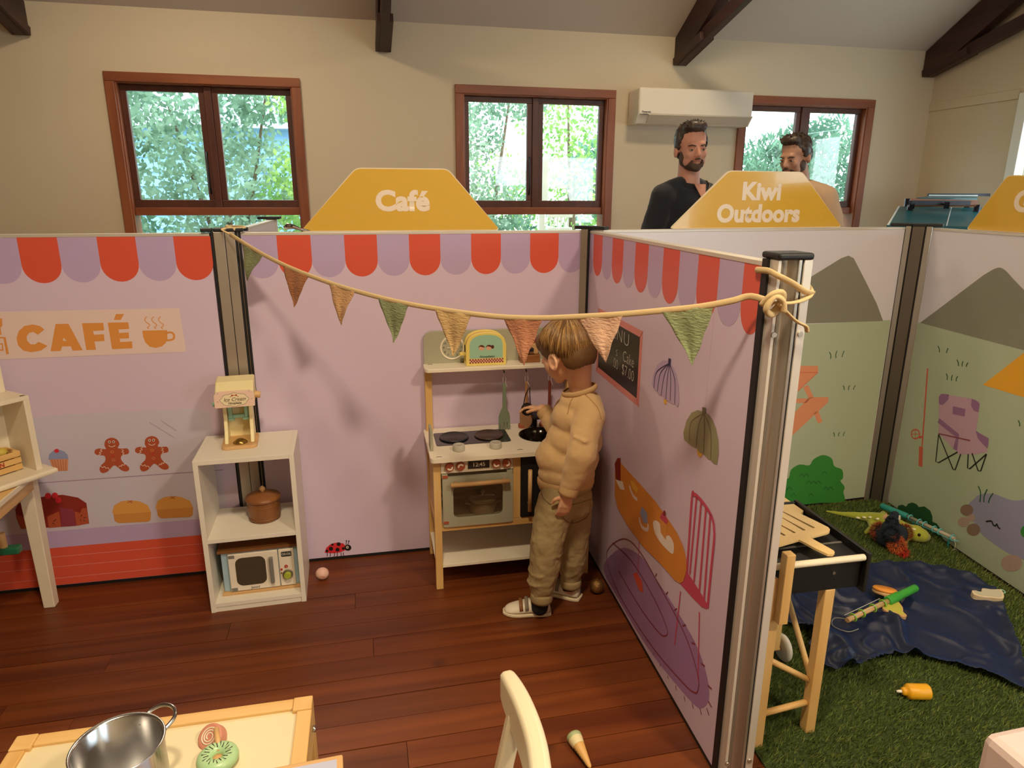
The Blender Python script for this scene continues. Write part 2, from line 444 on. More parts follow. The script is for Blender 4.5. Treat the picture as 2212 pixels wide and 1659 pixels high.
def window(n, x0, label):
    r = sempty('window_%d' % n, W0 + WE * x0, RA, label, 'window')
    aw = 0.056
    a = MB().box((0, -.022, WZ1 - aw), (WW, .0, WZ1)); a.build('head_architrave', M_frameh, r, .004)
    for x in (0, WW - aw): MB().box((x, -.022, WZ0), (x + aw, 0, WZ1 - aw)).build('architrave', M_frame, r, .004)
    MB().box((0, -.05, WZ0 - .03), (WW, .0, WZ0)).build('sill', M_frameh, r, .004)
    j = MB()
    for x in (.042, WW - .065): j.box((x, -.01, WZ0), (x + .023, .12, WZ1 - .04))
    j.box((.042, -.01, WZ1 - .063), (WW - .042, .12, WZ1 - .04)); j.box((.042, 0, WZ0), (WW - .042, .12, WZ0 + .03))
    j.build('jamb_lining', M_frame, r, .002)
    MB().box((.065, .02, 1.262), (WW - .065, .10, 1.312)).build('transom', M_frameh, r, .003)
    MB().box((WW / 2 - .022, .028, 1.312), (WW / 2 + .022, .095, WZ1 - .063)).build('mullion', M_sash, r, .003)
    for k, (xa, xb) in enumerate(((.065, WW / 2 - .022), (WW / 2 + .022, WW - .065))):
        sf = MB(); z0, z1, fw = 1.312, WZ1 - .063, .036
        sf.box((xa, .04, z0), (xb, .075, z0 + fw + .012)); sf.box((xa, .04, z1 - fw), (xb, .075, z1)); sf.box((xa, .04, z0 + fw + .012), (xa + fw, .075, z1 - fw)); sf.box((xb - fw, .04, z0 + fw + .012), (xb, .075, z1 - fw))
        so = sf.build('sash', M_sash, r, .003)
        MB().box((xa + fw - .004, .056, z0 + fw), (xb - fw + .004, .06, z1 - fw + .004)).build('pane', M_pane, so)
        if k == 0:
            st = MB().tube([(xb - .02, .036, 1.40), (xb - .02, .02, 1.44), (xb - .02, .02, 1.62), (xb - .02, .036, 1.66)], .006, 8); st.build('stay', mat('black window stay', '#17171a', .4), so)
    MB().box((.064, .056, WZ0 + .03), (WW - .064, .06, 1.262)).build('pane', M_pane, r)
    return r
window(1, WIN[0], 'timber casement window directly behind the purple awning panel and shelf')
window(2, WIN[1], 'timber casement window between the cafe sign and the air conditioner')
window(3, WIN[2], 'timber casement window behind the man in the pale t-shirt')
# white window in the gable wall
def gwindow(n, x0, w_, label):
    r = sempty('window_%d' % n, room(SR, 0), RA - PI / 2, label, 'window'); x1 = x0 + w_
    m_ = MB()
    for lo, hi in (((x0, -.03, .92), (x0 + .075, .01, 2.08)), ((x1 - .075, -.03, .92), (x1, .01, 2.08)), ((x0 + .075, -.03, 2.005), (x1 - .075, .01, 2.08)), ((x0 + .075, -.03, .92), (x1 - .075, .01, .995))): m_.box(lo, hi)
    m_.build('architrave', M_whitewin, r, .004); m_ = MB(); xm = (x0 + x1) / 2
    for lo, hi in (((x0 + .075, .04, .995), (x0 + .135, .08, 2.005)), ((x1 - .135, .04, .995), (x1 - .075, .08, 2.005)), ((x0 + .135, .04, 1.945), (x1 - .135, .08, 2.005)), ((x0 + .135, .04, .995), (x1 - .135, .08, 1.055)), ((xm - .025, .04, 1.055), (xm + .025, .08, 1.945))): m_.box(lo, hi)
    m_.build('sash', M_whitewin, r, .003)
    MB().box((x0 + .13, .058, 1.05), (x1 - .13, .062, 1.95)).build('pane', M_pane, r)
gwindow(4, .80, 1.2, 'white painted window in the gable wall'); gwindow(8, 4.26, 2.08, 'wide white painted window further along the gable wall')

# roof trusses
def truss(n, s):
    r = sempty('trim_%d' % n, room(s, 0), RA, 'dark timber roof truss with rafter and lower chord', 'roof truss')
    for sg in (1, -1):
        mb = MB()
        def ln(y): return y if sg == 1 else TB - y
        prof = [(-.005, EAVE - .005 - .0), (RIDGE, ceil_z(RIDGE) - .005), (RIDGE, ceil_z(RIDGE) - .235), (-.30, EAVE + .57 * .30 - .235), (-.005, EAVE - .185)]
        vs = [(-.04, ln(y), z) for y, z in prof] + [(.04, ln(y), z) for y, z in prof]; c = len(prof)
        mb.add(vs, [tuple(range(c)), tuple(range(2 * c - 1, c - 1, -1))] + [(i, i + c, (i + 1) % c + c, (i + 1) % c) for i in range(c)])
        mb.build('rafter', M_beam, r, .003)
        mb = MB(); mb.bar((0, ln(-.02), EAVE - .15), (0, ln(-3.58), EAVE - .15 + 3.56 * .25), .05, .085); mb.build('lower_chord', M_beam, r, .003)
        mb = MB(); mb.bar((0, ln(-.01), EAVE - .165), (0, ln(-.40), EAVE - .165 + .39 * .25), .10, .05); mb.build('bearing_block', M_beam, r, .003)
    MB().box((-.03, RIDGE - .05, EAVE + .72), (.03, RIDGE + .05, ceil_z(RIDGE) - .02)).build('king_post', M_beam, r)
for i, s in enumerate((-2.96, -0.87, 1.215, 3.30)): truss(i + 2, s)

# air conditioner
ac = thing('air_conditioner', 'white wall mounted air conditioner between two windows', 'air conditioner', room(.845, 0, 1.885), RA)
M_ac = mat('ivory plastic', '#ece4d2', .35)
MB().box((0, -.20, 0.045), (.872, 0, .232)).build('casing', M_ac, ac, .016, 3)
mb = MB(); mb.add([(.0, -.20, .06), (.872, -.20, .06), (.872, -.15, 0), (.0, -.15, 0), (.0, 0, 0), (.872, 0, 0), (.872, 0, .06), (.0, 0, .06)], [(0, 1, 2, 3)[::-1], (3, 2, 5, 4)[::-1], (0, 3, 4, 7), (1, 6, 5, 2), (4, 5, 6, 7), (7, 6, 1, 0)]); mb.build('lower_casing', M_ac, ac, .004)
mb = MB(); mb.add([(.075, -.204, .055), (.86, -.204, .055), (.86, -.158, .004), (.075, -.158, .004)], [(0, 1, 2, 3)[::-1]]); lab(mb.build('air_flap', mat('grey flap plastic', '#c9bda8', .4), ac, solid=.006), 'slightly darker air outlet flap')
MB().box((.01, -.2025, .052), (.862, -.199, .056)).build('seam', mat('shadow seam', '#6b6254', .7), ac)
lettering('lettering', 'Panasonic', .017, mat('grey print', '#55504a', .6), ac, XZ(.058, -.2012, .072), .0006)
lettering('lettering', 'inverter', .010, mat('grey print', '#55504a', .6), ac, XZ(.05, -.2012, .058), .0003)

# ================================================================== OUTDOORS (seen through the windows)
M_ground = mat('lawn earth', '#7c8a63', .95, var=(2, .3))
struct(MB().box((-14, .12, -.5), (12, 24, -.30)).build('ground', M_ground, None, loc=W0, rotz=RA), 'garden ground outside the windows', 'ground')
def leafmat(name, c1, c2):
    if name in MATS: return MATS[name]
    m = bpy.data.materials.new(name); m.use_nodes = True; N, L = m.node_tree.nodes, m.node_tree.links; N.clear()
    o = N.new('ShaderNodeOutputMaterial'); d = N.new('ShaderNodeBsdfDiffuse'); tr = N.new('ShaderNodeBsdfTranslucent'); mx = N.new('ShaderNodeMixShader'); mx.inputs[0].default_value = .45
    tc = N.new('ShaderNodeTexCoord'); nz = N.new('ShaderNodeTexNoise'); nz.inputs['Scale'].default_value = 3.0; cr = N.new('ShaderNodeValToRGB')
    cr.color_ramp.elements[0].color = lin(c1); cr.color_ramp.elements[0].position = .35; cr.color_ramp.elements[1].color = lin(c2); cr.color_ramp.elements[1].position = .65
    L.new(tc.outputs['Object'], nz.inputs['Vector']); L.new(nz.outputs['Fac'], cr.inputs[0]); L.new(cr.outputs[0], d.inputs[0]); L.new(cr.outputs[0], tr.inputs[0])
    L.new(d.outputs[0], mx.inputs[1]); L.new(tr.outputs[0], mx.inputs[2]); L.new(mx.outputs[0], o.inputs[0]); MATS[name] = m; return m
M_leafA = leafmat('grey green leaves', '#6f9078', '#a9c6ae'); M_leafB = leafmat('fresh green leaves', '#5f9a52', '#b6d27c'); M_leafC = leafmat('dark leaves', '#4d7460', '#7fa68c')
M_bark = mat('bark', '#6d5c48', .9, bump=(30, .4))
def tree(label, s, t, blobs, n, m, size=.06, trunk=1.2, spike=0.0, group='trees and bushes outside'):
    r = thing('garden_tree', label, 'tree', room(s, t, -.30), RA, group)
    mb = MB(); rnd = random.Random(int((s + 20) * 97 + t * 31))
    vs = []; fs = []
    tot = sum(b[3] * b[4] * b[5] for b in blobs)
    for b in blobs:
        for _ in range(int(n * b[3] * b[4] * b[5] / tot)):
            while True:
                q = Vector((rnd.uniform(-1, 1), rnd.uniform(-1, 1), rnd.uniform(-1, 1)))
                if 0.35 < q.length < 1: break
            P = Vector((b[0] + q.x * b[3], b[1] + q.y * b[4], b[2] + q.z * b[5]))
            d = Vector((rnd.gauss(0, 1), rnd.gauss(0, 1), rnd.gauss(0, 1) + spike)).normalized(); x, y = frame_from(d, Vector((rnd.gauss(0, 1), rnd.gauss(0, 1), .1)))
            L_ = size * rnd.uniform(.6, 1.3); W_ = L_ * (.28 if not spike else .12); k = len(vs)
            vs += [P, P + d * L_ * .5 + x * W_, P + d * L_, P + d * L_ * .5 - x * W_]; fs.append((k, k + 1, k + 2, k + 3))
    mb.add(vs, fs); mb.build('foliage', m, r)
    tm = MB(); rnd2 = random.Random(5)
    zt = min(b[2] for b in blobs) + .2
    tm.tube([(0, 0, 0), (.03, .02, trunk * .5), (-.02, 0, max(trunk, zt))], [.06, .045, .03], 8)
    for b in blobs: tm.tube([(0, 0, trunk * .6), (b[0] * .5, b[1] * .5, (b[2] + trunk * .6) * .5), (b[0], b[1], b[2] + b[5] * .5)], [.03, .02, .008], 6)
    tm.build('trunk', M_bark, r)
    return r
tree('open grey green tree with sky showing through its crown beside the blue building', -3.6, 1.9, [(0, 0, 1.7, .75, .6, .85), (.55, .1, 2.5, .5, .5, .5), (-.4, 0, 2.7, .55, .5, .5)], 8000, M_leafA, .075)
tree('sparse grey green tree standing in front of the blue building', -2.35, 2.5, [(0, 0, 1.8, .7, .5, .85), (.5, .2, 2.75, .5, .5, .4), (-.55, 0, 2.9, .5, .4, .35)], 6000, M_leafA, .07)
tree('low dark hedge bush under the timber window nearest the CAFÉ panel', -2.9, 1.1, [(0, 0, .9, 1.1, .45, .62), (.9, 0, .85, .8, .45, .6)], 5200, M_leafC, .06, .5)
tree('bright leafy shrub with yellow green tips in front of the blue building', -1.45, 2.1, [(0, 0, 1.5, .55, .5, .75), (.2, 0, 2.6, .6, .5, .35)], 4200, M_leafB, .06)
tree('arching tree with fine leaves outside the middle window', .0, 1.5, [(0, 0, 1.35, .55, .45, .6), (-.25, 0, 2.25, .5, .4, .4), (.35, .1, 2.6, .4, .4, .25)], 6500, M_leafA, .05)
tree('fresh green tree beside the white balcony basket', 1.15, 2.2, [(0, 0, 1.5, .75, .5, .8), (-.1, 0, 2.6, .6, .5, .5), (-.75, .2, 1.5, .4, .4, .7)], 4600, M_leafB, .055)
tree('low dark hedge bush under the middle window', .2, .95, [(0, 0, .95, 1.0, .4, .52), (.8, 0, .8, .6, .4, .5)], 4200, M_leafC, .055, .5)
tree('feathery conifer outside the window behind the two men', 3.55, 2.4, [(0, 0, 1.5, .7, .5, .85), (.75, .1, 1.65, .6, .5, .95), (-.8, 0, 1.4, .6, .5, .75), (.3, 0, 2.1, .35, .3, .4)], 12000, M_leafC, .12, .6, spike=1.1)
tree('pale feathery bush growing beyond the white gable window', 5.6, -1.0, [(0, 0, 1.2, .8, .8, .8)], 2500, M_leafA, .08)
tree('tall distant tree behind the blue building', -1.0, 12.5, [(0, 0, 3.0, 1.6, 1, 1.5), (1.6, 0, 2.8, 1.2, 1, 1.2)], 3500, M_leafA, .16, 2)
tree('tall distant tree standing apart from the blue building', 4.5, 9.0, [(0, 0, 1.9, 1.5, 1, 1.3), (1.8, 0, 1.6, 1.4, 1, 1.1)], 3500, M_leafC, .16, 1.4)
bb = thing('blue_building', 'pale blue weatherboard building beyond the garden trees', 'building', room(-6.5, 6.2, -.30), RA)
M_blue = mat('pale blue weatherboard', '#86b4e0', .7, rnd=.05)
for k in range(13):
    o = MB().add([(0, 0, k * .2), (6.6, 0, k * .2), (6.6, .035, k * .2 + .21), (0, .035, k * .2 + .21), (0, .1, k * .2), (6.6, .1, k * .2)], [(0, 1, 2, 3), (0, 4, 5, 1), (0, 3, 4), (1, 5, 2), (3, 2, 5, 4)]).build('weatherboard', M_blue, bb)
bx('wall', (0, .05, 0), (6.6, 4, 2.6), M_blue, bb)
MB().add([(-.3, -.3, 2.6), (6.9, -.3, 2.6), (6.9, 2, 3.3), (-.3, 2, 3.3), (-.3, 4.3, 2.6), (6.9, 4.3, 2.6)], [(0, 1, 2, 3), (3, 2, 5, 4), (0, 3, 4), (1, 5, 2), (0, 4, 5, 1)]).build('roof', mat('blue grey roof', '#9fb6cc', .6), bb)
# white basket like fitting outside the middle window
wf = thing('balcony_basket', 'white post with panel and slatted basket outside the middle window', 'garden fitting', room(.38, .62, -.30), RA)
M_wp = mat('white outdoor plastic', '#f2f4ee', .5)
bx('post', (-.02, 0, 0), (.03, .05, 1.56), M_wp, wf, .004)
MB().prism([(-.055, 1.58), (.055, 1.63), (.055, 1.98), (-.055, 1.98)], -.03, .03, M=Matrix.Translation((0, .03, 0)) @ Matrix.Rotation(PI / 2, 4, 'X')).build('panel', M_wp, wf, .006)
bx('arm', (.02, .0, 1.60), (.24, .05, 1.63), M_wp, wf, .004)
bx('basket_rail', (.05, -.02, 1.40), (.26, .07, 1.44), M_wp, wf, .004); bx('basket_rail', (.05, -.02, 1.52), (.26, .07, 1.555), M_wp, wf, .004)
for k in range(6): bx('slat', (.07 + k * .03, -.015, 1.44), (.08 + k * .03, .0, 1.52), M_wp, wf)

# ------------------------------------------------------------------ ceiling lamps of the hall (warm), back aisle ones added as fill
M_blk = mat('black rubber', '#15161a', .5); M_bulb = mat('warm lamp glass', '#fff0d0', .4, emit=('#ffdca0', 3.0)); M_shade = mat('white enamel shade', '#e8e2d6', .4)
def ceiling_lamp(x, y, z, watt, label, size=.16):
    d = Vector((x, y, 0)) - W0; t = -d.dot(WN); zc = ceil_z(t) - .0
    r = thing('pendant_lamp', label, 'lamp', (x, y, z), 0, 'warm pendant lamps of the hall')
    MB().cyl((0, 0, .12), (0, 0, zc - z), .008, n=10).build('rod', M_blk, r)
    MB().lathe([(.02, .16), (.05, .15), (.16, .06), (.20, .0), (.195, .0), (.15, .055), (.045, .135), (.02, .14)], 28).build('lamp_shade', M_shade, r)
    MB().ell((0, 0, .05), (.07, .07, .06)).build('bulb', M_bulb, r)
    l = bpy.data.lights.new('lamp_light', 'AREA'); l.shape = 'DISK'; l.size = size; l.energy = watt; l.color = (1.0, .79, .53)
    lo = bpy.data.objects.new('lamp_light', l); COL.objects.link(lo); lo.parent = r; lo.location = (0, 0, -.025)
    return r
ceiling_lamp(1.7, -.2, 2.9, 60, 'white enamel pendant lamp over the outdoors zone', .32)
ceiling_lamp(-.15, .5, 2.95, 46, 'white enamel pendant lamp above the cafe floor', .30)
ceiling_lamp(.35, -1.9, 3.2, 64, 'white enamel pendant lamp behind the kids table', .32)
ceiling_lamp(-1.6, 3.3, 3.0, 20, 'added white enamel pendant lamp brightening the back wall near the timber window nearest the CAFÉ panel', .32)  # added unseen lamp, lifts the upper back wall
ceiling_lamp(1.2, 3.75, 3.0, 17, 'added white enamel pendant lamp above the bearded man, brightening the back wall', .32)  # added fill over the back aisle, no known lamp here

# ================================================================== PLAY AREA PARTITIONS
PH = 1.272; PT = 0.03
M_lilac = mat('pale lilac laminate', '#d9c6df', .32, var=(.9, .02)); M_lil2 = mat('print lilac', '#bfaad2', .32); M_red = mat('print coral red', '#dd5a43', .32)
M_alu = mat('brushed aluminium', '#b9b2a6', .38, .85, bump=(200, .05, .0005, (60, 60, 1))); M_aluw = mat('pale aluminium edge', '#d8d2c8', .4, .35); M_blk = mat('black rubber', '#15161a', .5); M_dkal = mat('dark grooved aluminium', '#7c7365', .35, .8)
M_prcream = mat('print cream', '#ead3cf', .32); M_oran = mat('print orange', '#e39a4e', .32); M_prblue = mat('print pale blue', '#cfc9da', .32); M_prline = mat('print mauve line', '#a98fae', .32)
M_white = mat('print white', '#f3e6de', .32); M_ging = mat('print ginger', '#b4573a', .32); M_dkr = mat('print dark red', '#8e2f27', .32); M_cher = mat('print cherry', '#d5303a', .32); M_bun = mat('print bun', '#e2a355', .32); M_bun2 = mat('print bun shade', '#d3924a', .32); M_wrap = mat('print wrapper', '#dc9a72', .32); M_blk2 = mat('print black', '#1d1b1d', .35)
M_pink = mat('print pink', '#e58f8b', .32); M_mag = mat('print magenta', '#cf4f70', .32); M_yel = mat('print yellow', '#eab24a', .32); M_navy = mat('print navy', '#3a3763', .32); M_sage = mat('print sage', '#92906f', .32); M_sage2 = mat('print dark sage', '#5f5a42', .32); M_purp = mat('print violet', '#a884b8', .32); M_tborn = mat('print table orange', '#e09142', .32); M_wine = mat('print wine', '#8f3a4c', .32); M_pblue = mat('print cup blue', '#97a0c8', .32)
M_mtn = mat('print mountain grey', '#8b8a7c', .32); M_grn = mat('print pale green', '#b6c2a8', .32); M_bush = mat('print bush green', '#3f8f40', .32); M_bushd = mat('print dark bush', '#2c5a38', .32); M_sky = mat('pale lilac white laminate', '#dfdbe6', .32); M_pic = mat('print picnic orange', '#e89a73', .32); M_chair = mat('print chair mauve', '#c9a0ba', .32); M_chair2 = mat('print chair purple', '#9a6c9a', .32); M_tent = mat('print tent yellow', '#f0ae2e', .32); M_pond = mat('print pond grey blue', '#9c9ab8', .32); M_rock = mat('print rock', '#8f7468', .32); M_rock2 = mat('print pale rock', '#b79d94', .32); M_rodr = mat('print rod red', '#d8604a', .32)

class Art:
    """flat print on a panel: local x along the panel, z up, laid on the front face"""
    def __init__(s, plane): s.p = plane; s.mb = MB(); s.ms = []; s.base = 0
    def mi(s, m):
        if m not in s.ms: s.ms.append(m)
        return s.ms.index(m)
    def uz(s, pts, m, layer=1):
        y = -0.00035 * layer; ar = sum(pts[i][0] * pts[(i + 1) % len(pts)][1] - pts[(i + 1) % len(pts)][0] * pts[i][1] for i in range(len(pts)))
        if ar < 0: pts = pts[::-1]
        s.mb.add([(q[0], y, q[1]) for q in pts], [tuple(range(len(pts)))], s.mi(m)); return s
    def poly(s, pts, m, layer=1, smooth=0): 
        P = [s.p.px(*q) for q in pts]
        if smooth: P = [tuple(v) for v in spline(P, smooth, True)]
        return s.uz(P, m, layer)
    def line(s, pts, w, m, layer=2, smooth=0, closed=False):
        P = [s.p.px(*q) for q in pts]; return s.luz(P, w, m, layer, smooth, closed)
    def luz(s, P, w, m, layer=2, smooth=0, closed=False):
        if smooth: P = [tuple(v) for v in spline(P, smooth, closed)]
        V = [Vector((*q, 0)) for q in P]; c = len(V); L = []; R = []; y = -0.00035 * layer
        for i in range(c):
            d = (V[(i + 1) % c] - V[i - 1]) if closed else (V[min(i + 1, c - 1)] - V[max(i - 1, 0)])
            d.normalize(); nn = Vector((-d.y, d.x, 0)) * (w / 2); L.append(V[i] + nn); R.append(V[i] - nn)
        k = c if closed else c - 1
        s.mb.add([(v.x, y, v.y) for v in L + R], [(i, c + i, c + (i + 1) % c, (i + 1) % c) for i in range(k)], s.mi(m)); return s
    def ell(s, c, rx, ry, m, layer=2):
        """c pixel centre, radii in metres"""
        u, z = s.p.px(*c); return s.uz(arc(u, z, rx, 0, 342, 19, ry), m, layer)
    def ellpx(s, c, rx, ry, m, layer=2):
        return s.poly([(c[0] + rx * math.cos(2 * PI * k / 24), c[1] + ry * math.sin(2 * PI * k / 24)) for k in range(24)], m, layer)
    def make(s, name, parent): return s.mb.build(name, s.ms, parent)

def panel(plane, u0, u1, label, face, back=None):
    r = thing('partition_panel', label, 'partition', plane.a, plane.ang, 'printed play area partitions')
    b = MB().box((u0, 0, .012), (u1, PT, PH - .008)); b.m = [1, 0, 0, 0, 1, 0]; 
    bo = b.build('board', [face, back or face], r)
    MB().box((u0, -.0015, PH - .010), (u1, PT + .0015, PH)).build('top_rail', M_aluw, r, .001)
    MB().box((u0, -.0005, 0), (u1, PT + .001, .012)).build('bottom_rail', M_blk, r)
    return r, bo
P1a, P1b = (-1.018, 2.3487), (-0.932, 2.380)
_eA = Vector((P1a[0] + 1.852, P1a[1] - 2.176, 0)).normalized()
PA = Plane((P1a[0] - 1.27 * _eA.x, P1a[1] - 1.27 * _eA.y), P1a)
PB = Plane(P1b, (0.2865, 2.634)); PC = Plane((0.2865, 2.634), (0.5124, 1.3815)); PD = Plane((0.2865, 2.634), (1.6903, 3.005)); PE = Plane((1.7723, 2.9516), (1.86, 2.18))
def awning(plane, bo, edges, first_red, z1=PH - .010, zb=1.115):
    red = first_red
    for a, b in zip(edges[:-1], edges[1:]):
        r_ = (b - a) / 2; A = Art(plane)
        A.uz([(a, z1), (a, zb + .058)] + arc((a + b) / 2, zb + .058, r_, 180, 360, 14, .058) + [(b, z1)], M_red if red else M_lil2, 1)
        A.make('awning_stripe', bo); red = not red

# ---- panel A, cafe counter print
rA, bA = panel(PA, 0.0, PA.len - .004, 'lilac cafe partition with cake counter print, gingerbread and CAFÉ lettering', M_lilac)
u0A = PA.len - 0.8516
awning(PA, bA, [u0A + .850 - .1165 * k for k in range(10, -1, -1)], False)
c4 = crop(0, 480, .25316); c5 = crop(0, 850, .3014)
A = Art(PA)
A.poly(c5([(-300, 230), (480, 150), (1380, 110), (1500, 130), (1640, 885), (-300, 1035)]), M_prblue, 1)
A.make('display_case_print', bA)
zt = PA.px(*c5([(900, 943)])[0])[1]; zb = PA.px(*c5([(900, 1061)])[0])[1]
A = Art(PA); A.uz([(0, zb), (PA.len - .006, zb), (PA.len - .006, zt), (0, zt)], M_lil2, 2); A.make('counter_band_print', bA)
A = Art(PA); A.uz([(0, .013), (PA.len - .006, .013), (PA.len - .006, zb), (0, zb)], M_red, 2)
for q in ((900, 1125), (900, 1196), (900, 1276)):
    zz = PA.px(*c5([q])[0])[1]; A.luz([(0, zz), (PA.len - .006, zz)], .0022, M_pink, 3)
A.make('counter_base_print', bA)
A = Art(PA); A.line(c5([(-200, 676), (300, 640), (1390, 562), (1600, 547)]), .0035, M_prline, 2)
A.line(c5([(1070, 205), (1250, 318)]), .002, M_prline, 2); A.line(c5([(1155, 195), (1262, 265)]), .002, M_prline, 2); A.make('glass_shelf_print', bA)
A = Art(PA); A.poly(c4([(-330, 769), (1530, 733), (1590, 1105), (-330, 1184)]), M_prcream, 2); bn = A.make('cafe_banner_print', bA)
for nm, polys in (('letter', [[(380, 915), (340, 885), (280, 872), (210, 885), (160, 930), (142, 990), (155, 1050), (200, 1095), (270, 1110), (350, 1095), (408, 1055), (330, 1020), (300, 1042), (262, 1040), (232, 1010), (228, 975), (248, 945), (285, 935), (325, 960)]]),
                  ('letter', [[(475, 868), (585, 866), (707, 1092), (620, 1095), (605, 1058), (530, 1060), (520, 1098), (433, 1100)]]),
                  ('letter', [[(700, 862), (882, 858), (890, 922), (795, 928), (803, 960), (888, 955), (892, 1013), (808, 1018), (820, 1088), (738, 1090)]]),
                  ('letter', [[(920, 857), (1095, 853), (1103, 910), (1012, 915), (1018, 945), (1098, 940), (1103, 990), (1022, 993), (1027, 1022), (1128, 1016), (1130, 1075), (957, 1083)], [(990, 783), (1060, 782), (1030, 833), (972, 833)]])):
    A = Art(PA)
    for q in polys: A.poly(c4(q), M_oran, 3)
    if polys[0][0] == (475, 868): A.poly(c4([(543, 985), (572, 1012), (538, 1012)]), M_prcream, 4)
    A.make(nm, bA)
A = Art(PA); A.poly(c4([(1215, 925), (1425, 920), (1430, 990), (1415, 1030), (1380, 1060), (1330, 1072), (1280, 1062), (1240, 1025), (1222, 975)]), M_oran, 3)
A.line(c4([(1420, 945), (1460, 940), (1482, 955), (1485, 985), (1465, 1003), (1420, 1008)]), .007, M_oran, 3, 4)
for k in (0, 60, 118): A.line(c4([(1253 + k, 805), (1235 + k, 828), (1248 + k, 852), (1276 + k, 872), (1270 + k, 890), (1258 + k, 898), (1272 + k, 910)]), .0028, M_oran, 3, 4)
A.make('coffee_cup_print', bA)
A = Art(PA); A.poly(c4([(-40, 820), (18, 820), (22, 880), (5, 900), (15, 960), (-40, 960)]), M_oran, 3); A.line(c4([(-40, 985), (40, 985), (66, 1125)]), .008, M_oran, 3); A.line(c4([(-40, 1040), (20, 1038), (26, 1090), (-40, 1092)]), .006, M_oran, 3); A.make('kitchen_tool_print', bA)
GB = [(803, 316), (840, 330), (857, 362), (845, 390), (880, 394), (912, 393), (925, 412), (918, 432), (880, 440), (868, 455), (870, 475), (890, 500), (922, 525), (925, 548), (900, 558), (870, 548), (835, 520), (815, 516), (795, 535), (770, 560), (735, 570), (715, 550), (720, 520), (750, 490), (757, 465), (745, 445), (700, 440), (678, 425), (685, 402), (715, 393), (760, 398), (750, 375), (752, 345), (770, 325)]
for dx, dy, kx in ((0, 0, 1), (287, -12, .97)):
    def T(P): return c5([(803 + (x - 803) * kx + dx, y + dy) for x, y in P])
    A = Art(PA); A.poly(T(GB), M_ging, 3, 3)
    for e in ((785, 347), (815, 345)): A.ellpx(T([e])[0], 2.9, 2.9, M_white, 4); A.ellpx(T([e])[0], 1.6, 1.6, M_blk2, 5)
    A.line(T([(778, 370), (788, 379), (802, 382), (816, 379), (826, 370)]), .002, M_white, 4)
    for e, m_ in (((804, 418), M_oran), ((810, 445), M_cher), ((815, 475), M_wrap)): A.line([(T([e])[0][0] + 3.2 * math.cos(k * PI / 6), T([e])[0][1] + 2.4 * math.sin(k * PI / 6)) for k in range(12)], .0016, m_, 4, 0, True)
    for z_ in ([(735, 397), (720, 405), (732, 413), (713, 423), (724, 432), (706, 440)], [(872, 400), (886, 408), (874, 418), (890, 425), (880, 436), (897, 440)], [(722, 520), (738, 530), (750, 521), (760, 535), (775, 530), (783, 545)], [(852, 527), (862, 516), (872, 522), (876, 508), (890, 514), (893, 500), (908, 508)]): A.line(T(z_), .0018, M_white, 4, 3)
    A.make('gingerbread_print', bA)
A = Art(PA); A.poly(c5([(355, 472), (490, 468), (487, 552), (385, 556)]), M_wrap, 3); A.poly(c5([(347, 473), (353, 435), (385, 408), (425, 402), (462, 415), (486, 440), (491, 468)]), M_pblue, 3); A.ellpx(c5([(407, 410)])[0], 5.2, 4.4, M_cher, 4)
for x0, x1 in ((372, 398), (392, 412), (412, 427), (433, 443), (452, 458), (472, 473)): A.line(c5([(x0, 474), (x1, 555)]), .0014, M_ging, 4)
A.make('cupcake_print', bA)
A = Art(PA); A.poly(c5([(215, 545), (316, 538), (305, 566), (235, 570)]), M_wrap, 3); A.make('cupcake_print', bA)
A = Art(PA); A.poly(c5([(110, 830), (130, 790), (200, 760), (330, 735), (450, 725), (560, 745), (620, 785), (640, 932), (440, 955), (150, 970), (118, 890)]), M_dkr, 3)
A.poly(c5([(338, 880), (425, 845), (440, 955), (352, 963)]), M_ging, 4); A.poly(c5([(535, 845), (575, 855), (590, 822), (622, 820), (638, 930), (550, 948)]), M_ging, 4); A.poly(c5([(430, 815), (528, 830), (548, 948), (440, 955)]), M_wine, 4); A.poly(c5([(118, 870), (200, 890), (235, 870), (240, 962), (150, 968)]), M_ging, 4)
for e in ((345, 733), (395, 730), (420, 763)): A.ellpx(c5([e])[0], 6.8, 6.6, M_cher, 5)
for a, b in (((385, 915), (405, 900)), ((378, 925), (392, 935)), ((580, 880), (592, 868)), ((600, 890), (618, 885)), ((575, 900), (585, 912)), ((600, 905), (612, 915))): A.line(c5([a, b]), .002, M_blk2, 5)
A.make('cake_print', bA)
for dx, dy, k in ((0, 0, 1), (310, -30, .97)):
    def T(P): return c5([(805 + (x - 805) * k + dx, 765 + (y - 765) * k + dy) for x, y in P])
    A = Art(PA); A.poly(T([(805, 850), (820, 800), (870, 772), (930, 764), (1000, 772), (1060, 800), (1083, 850), (1080, 905), (1060, 918), (850, 928), (822, 912), (815, 865)]), M_bun, 3); A.poly(T([(815, 866), (1083, 848), (1080, 905), (1060, 918), (850, 928), (822, 912)]), M_bun2, 4)
    A.line(T([(915, 765), (950, 785)]), .002, M_ging, 5); A.line(T([(952, 765), (913, 784)]), .002, M_ging, 5); A.make('bun_print', bA)

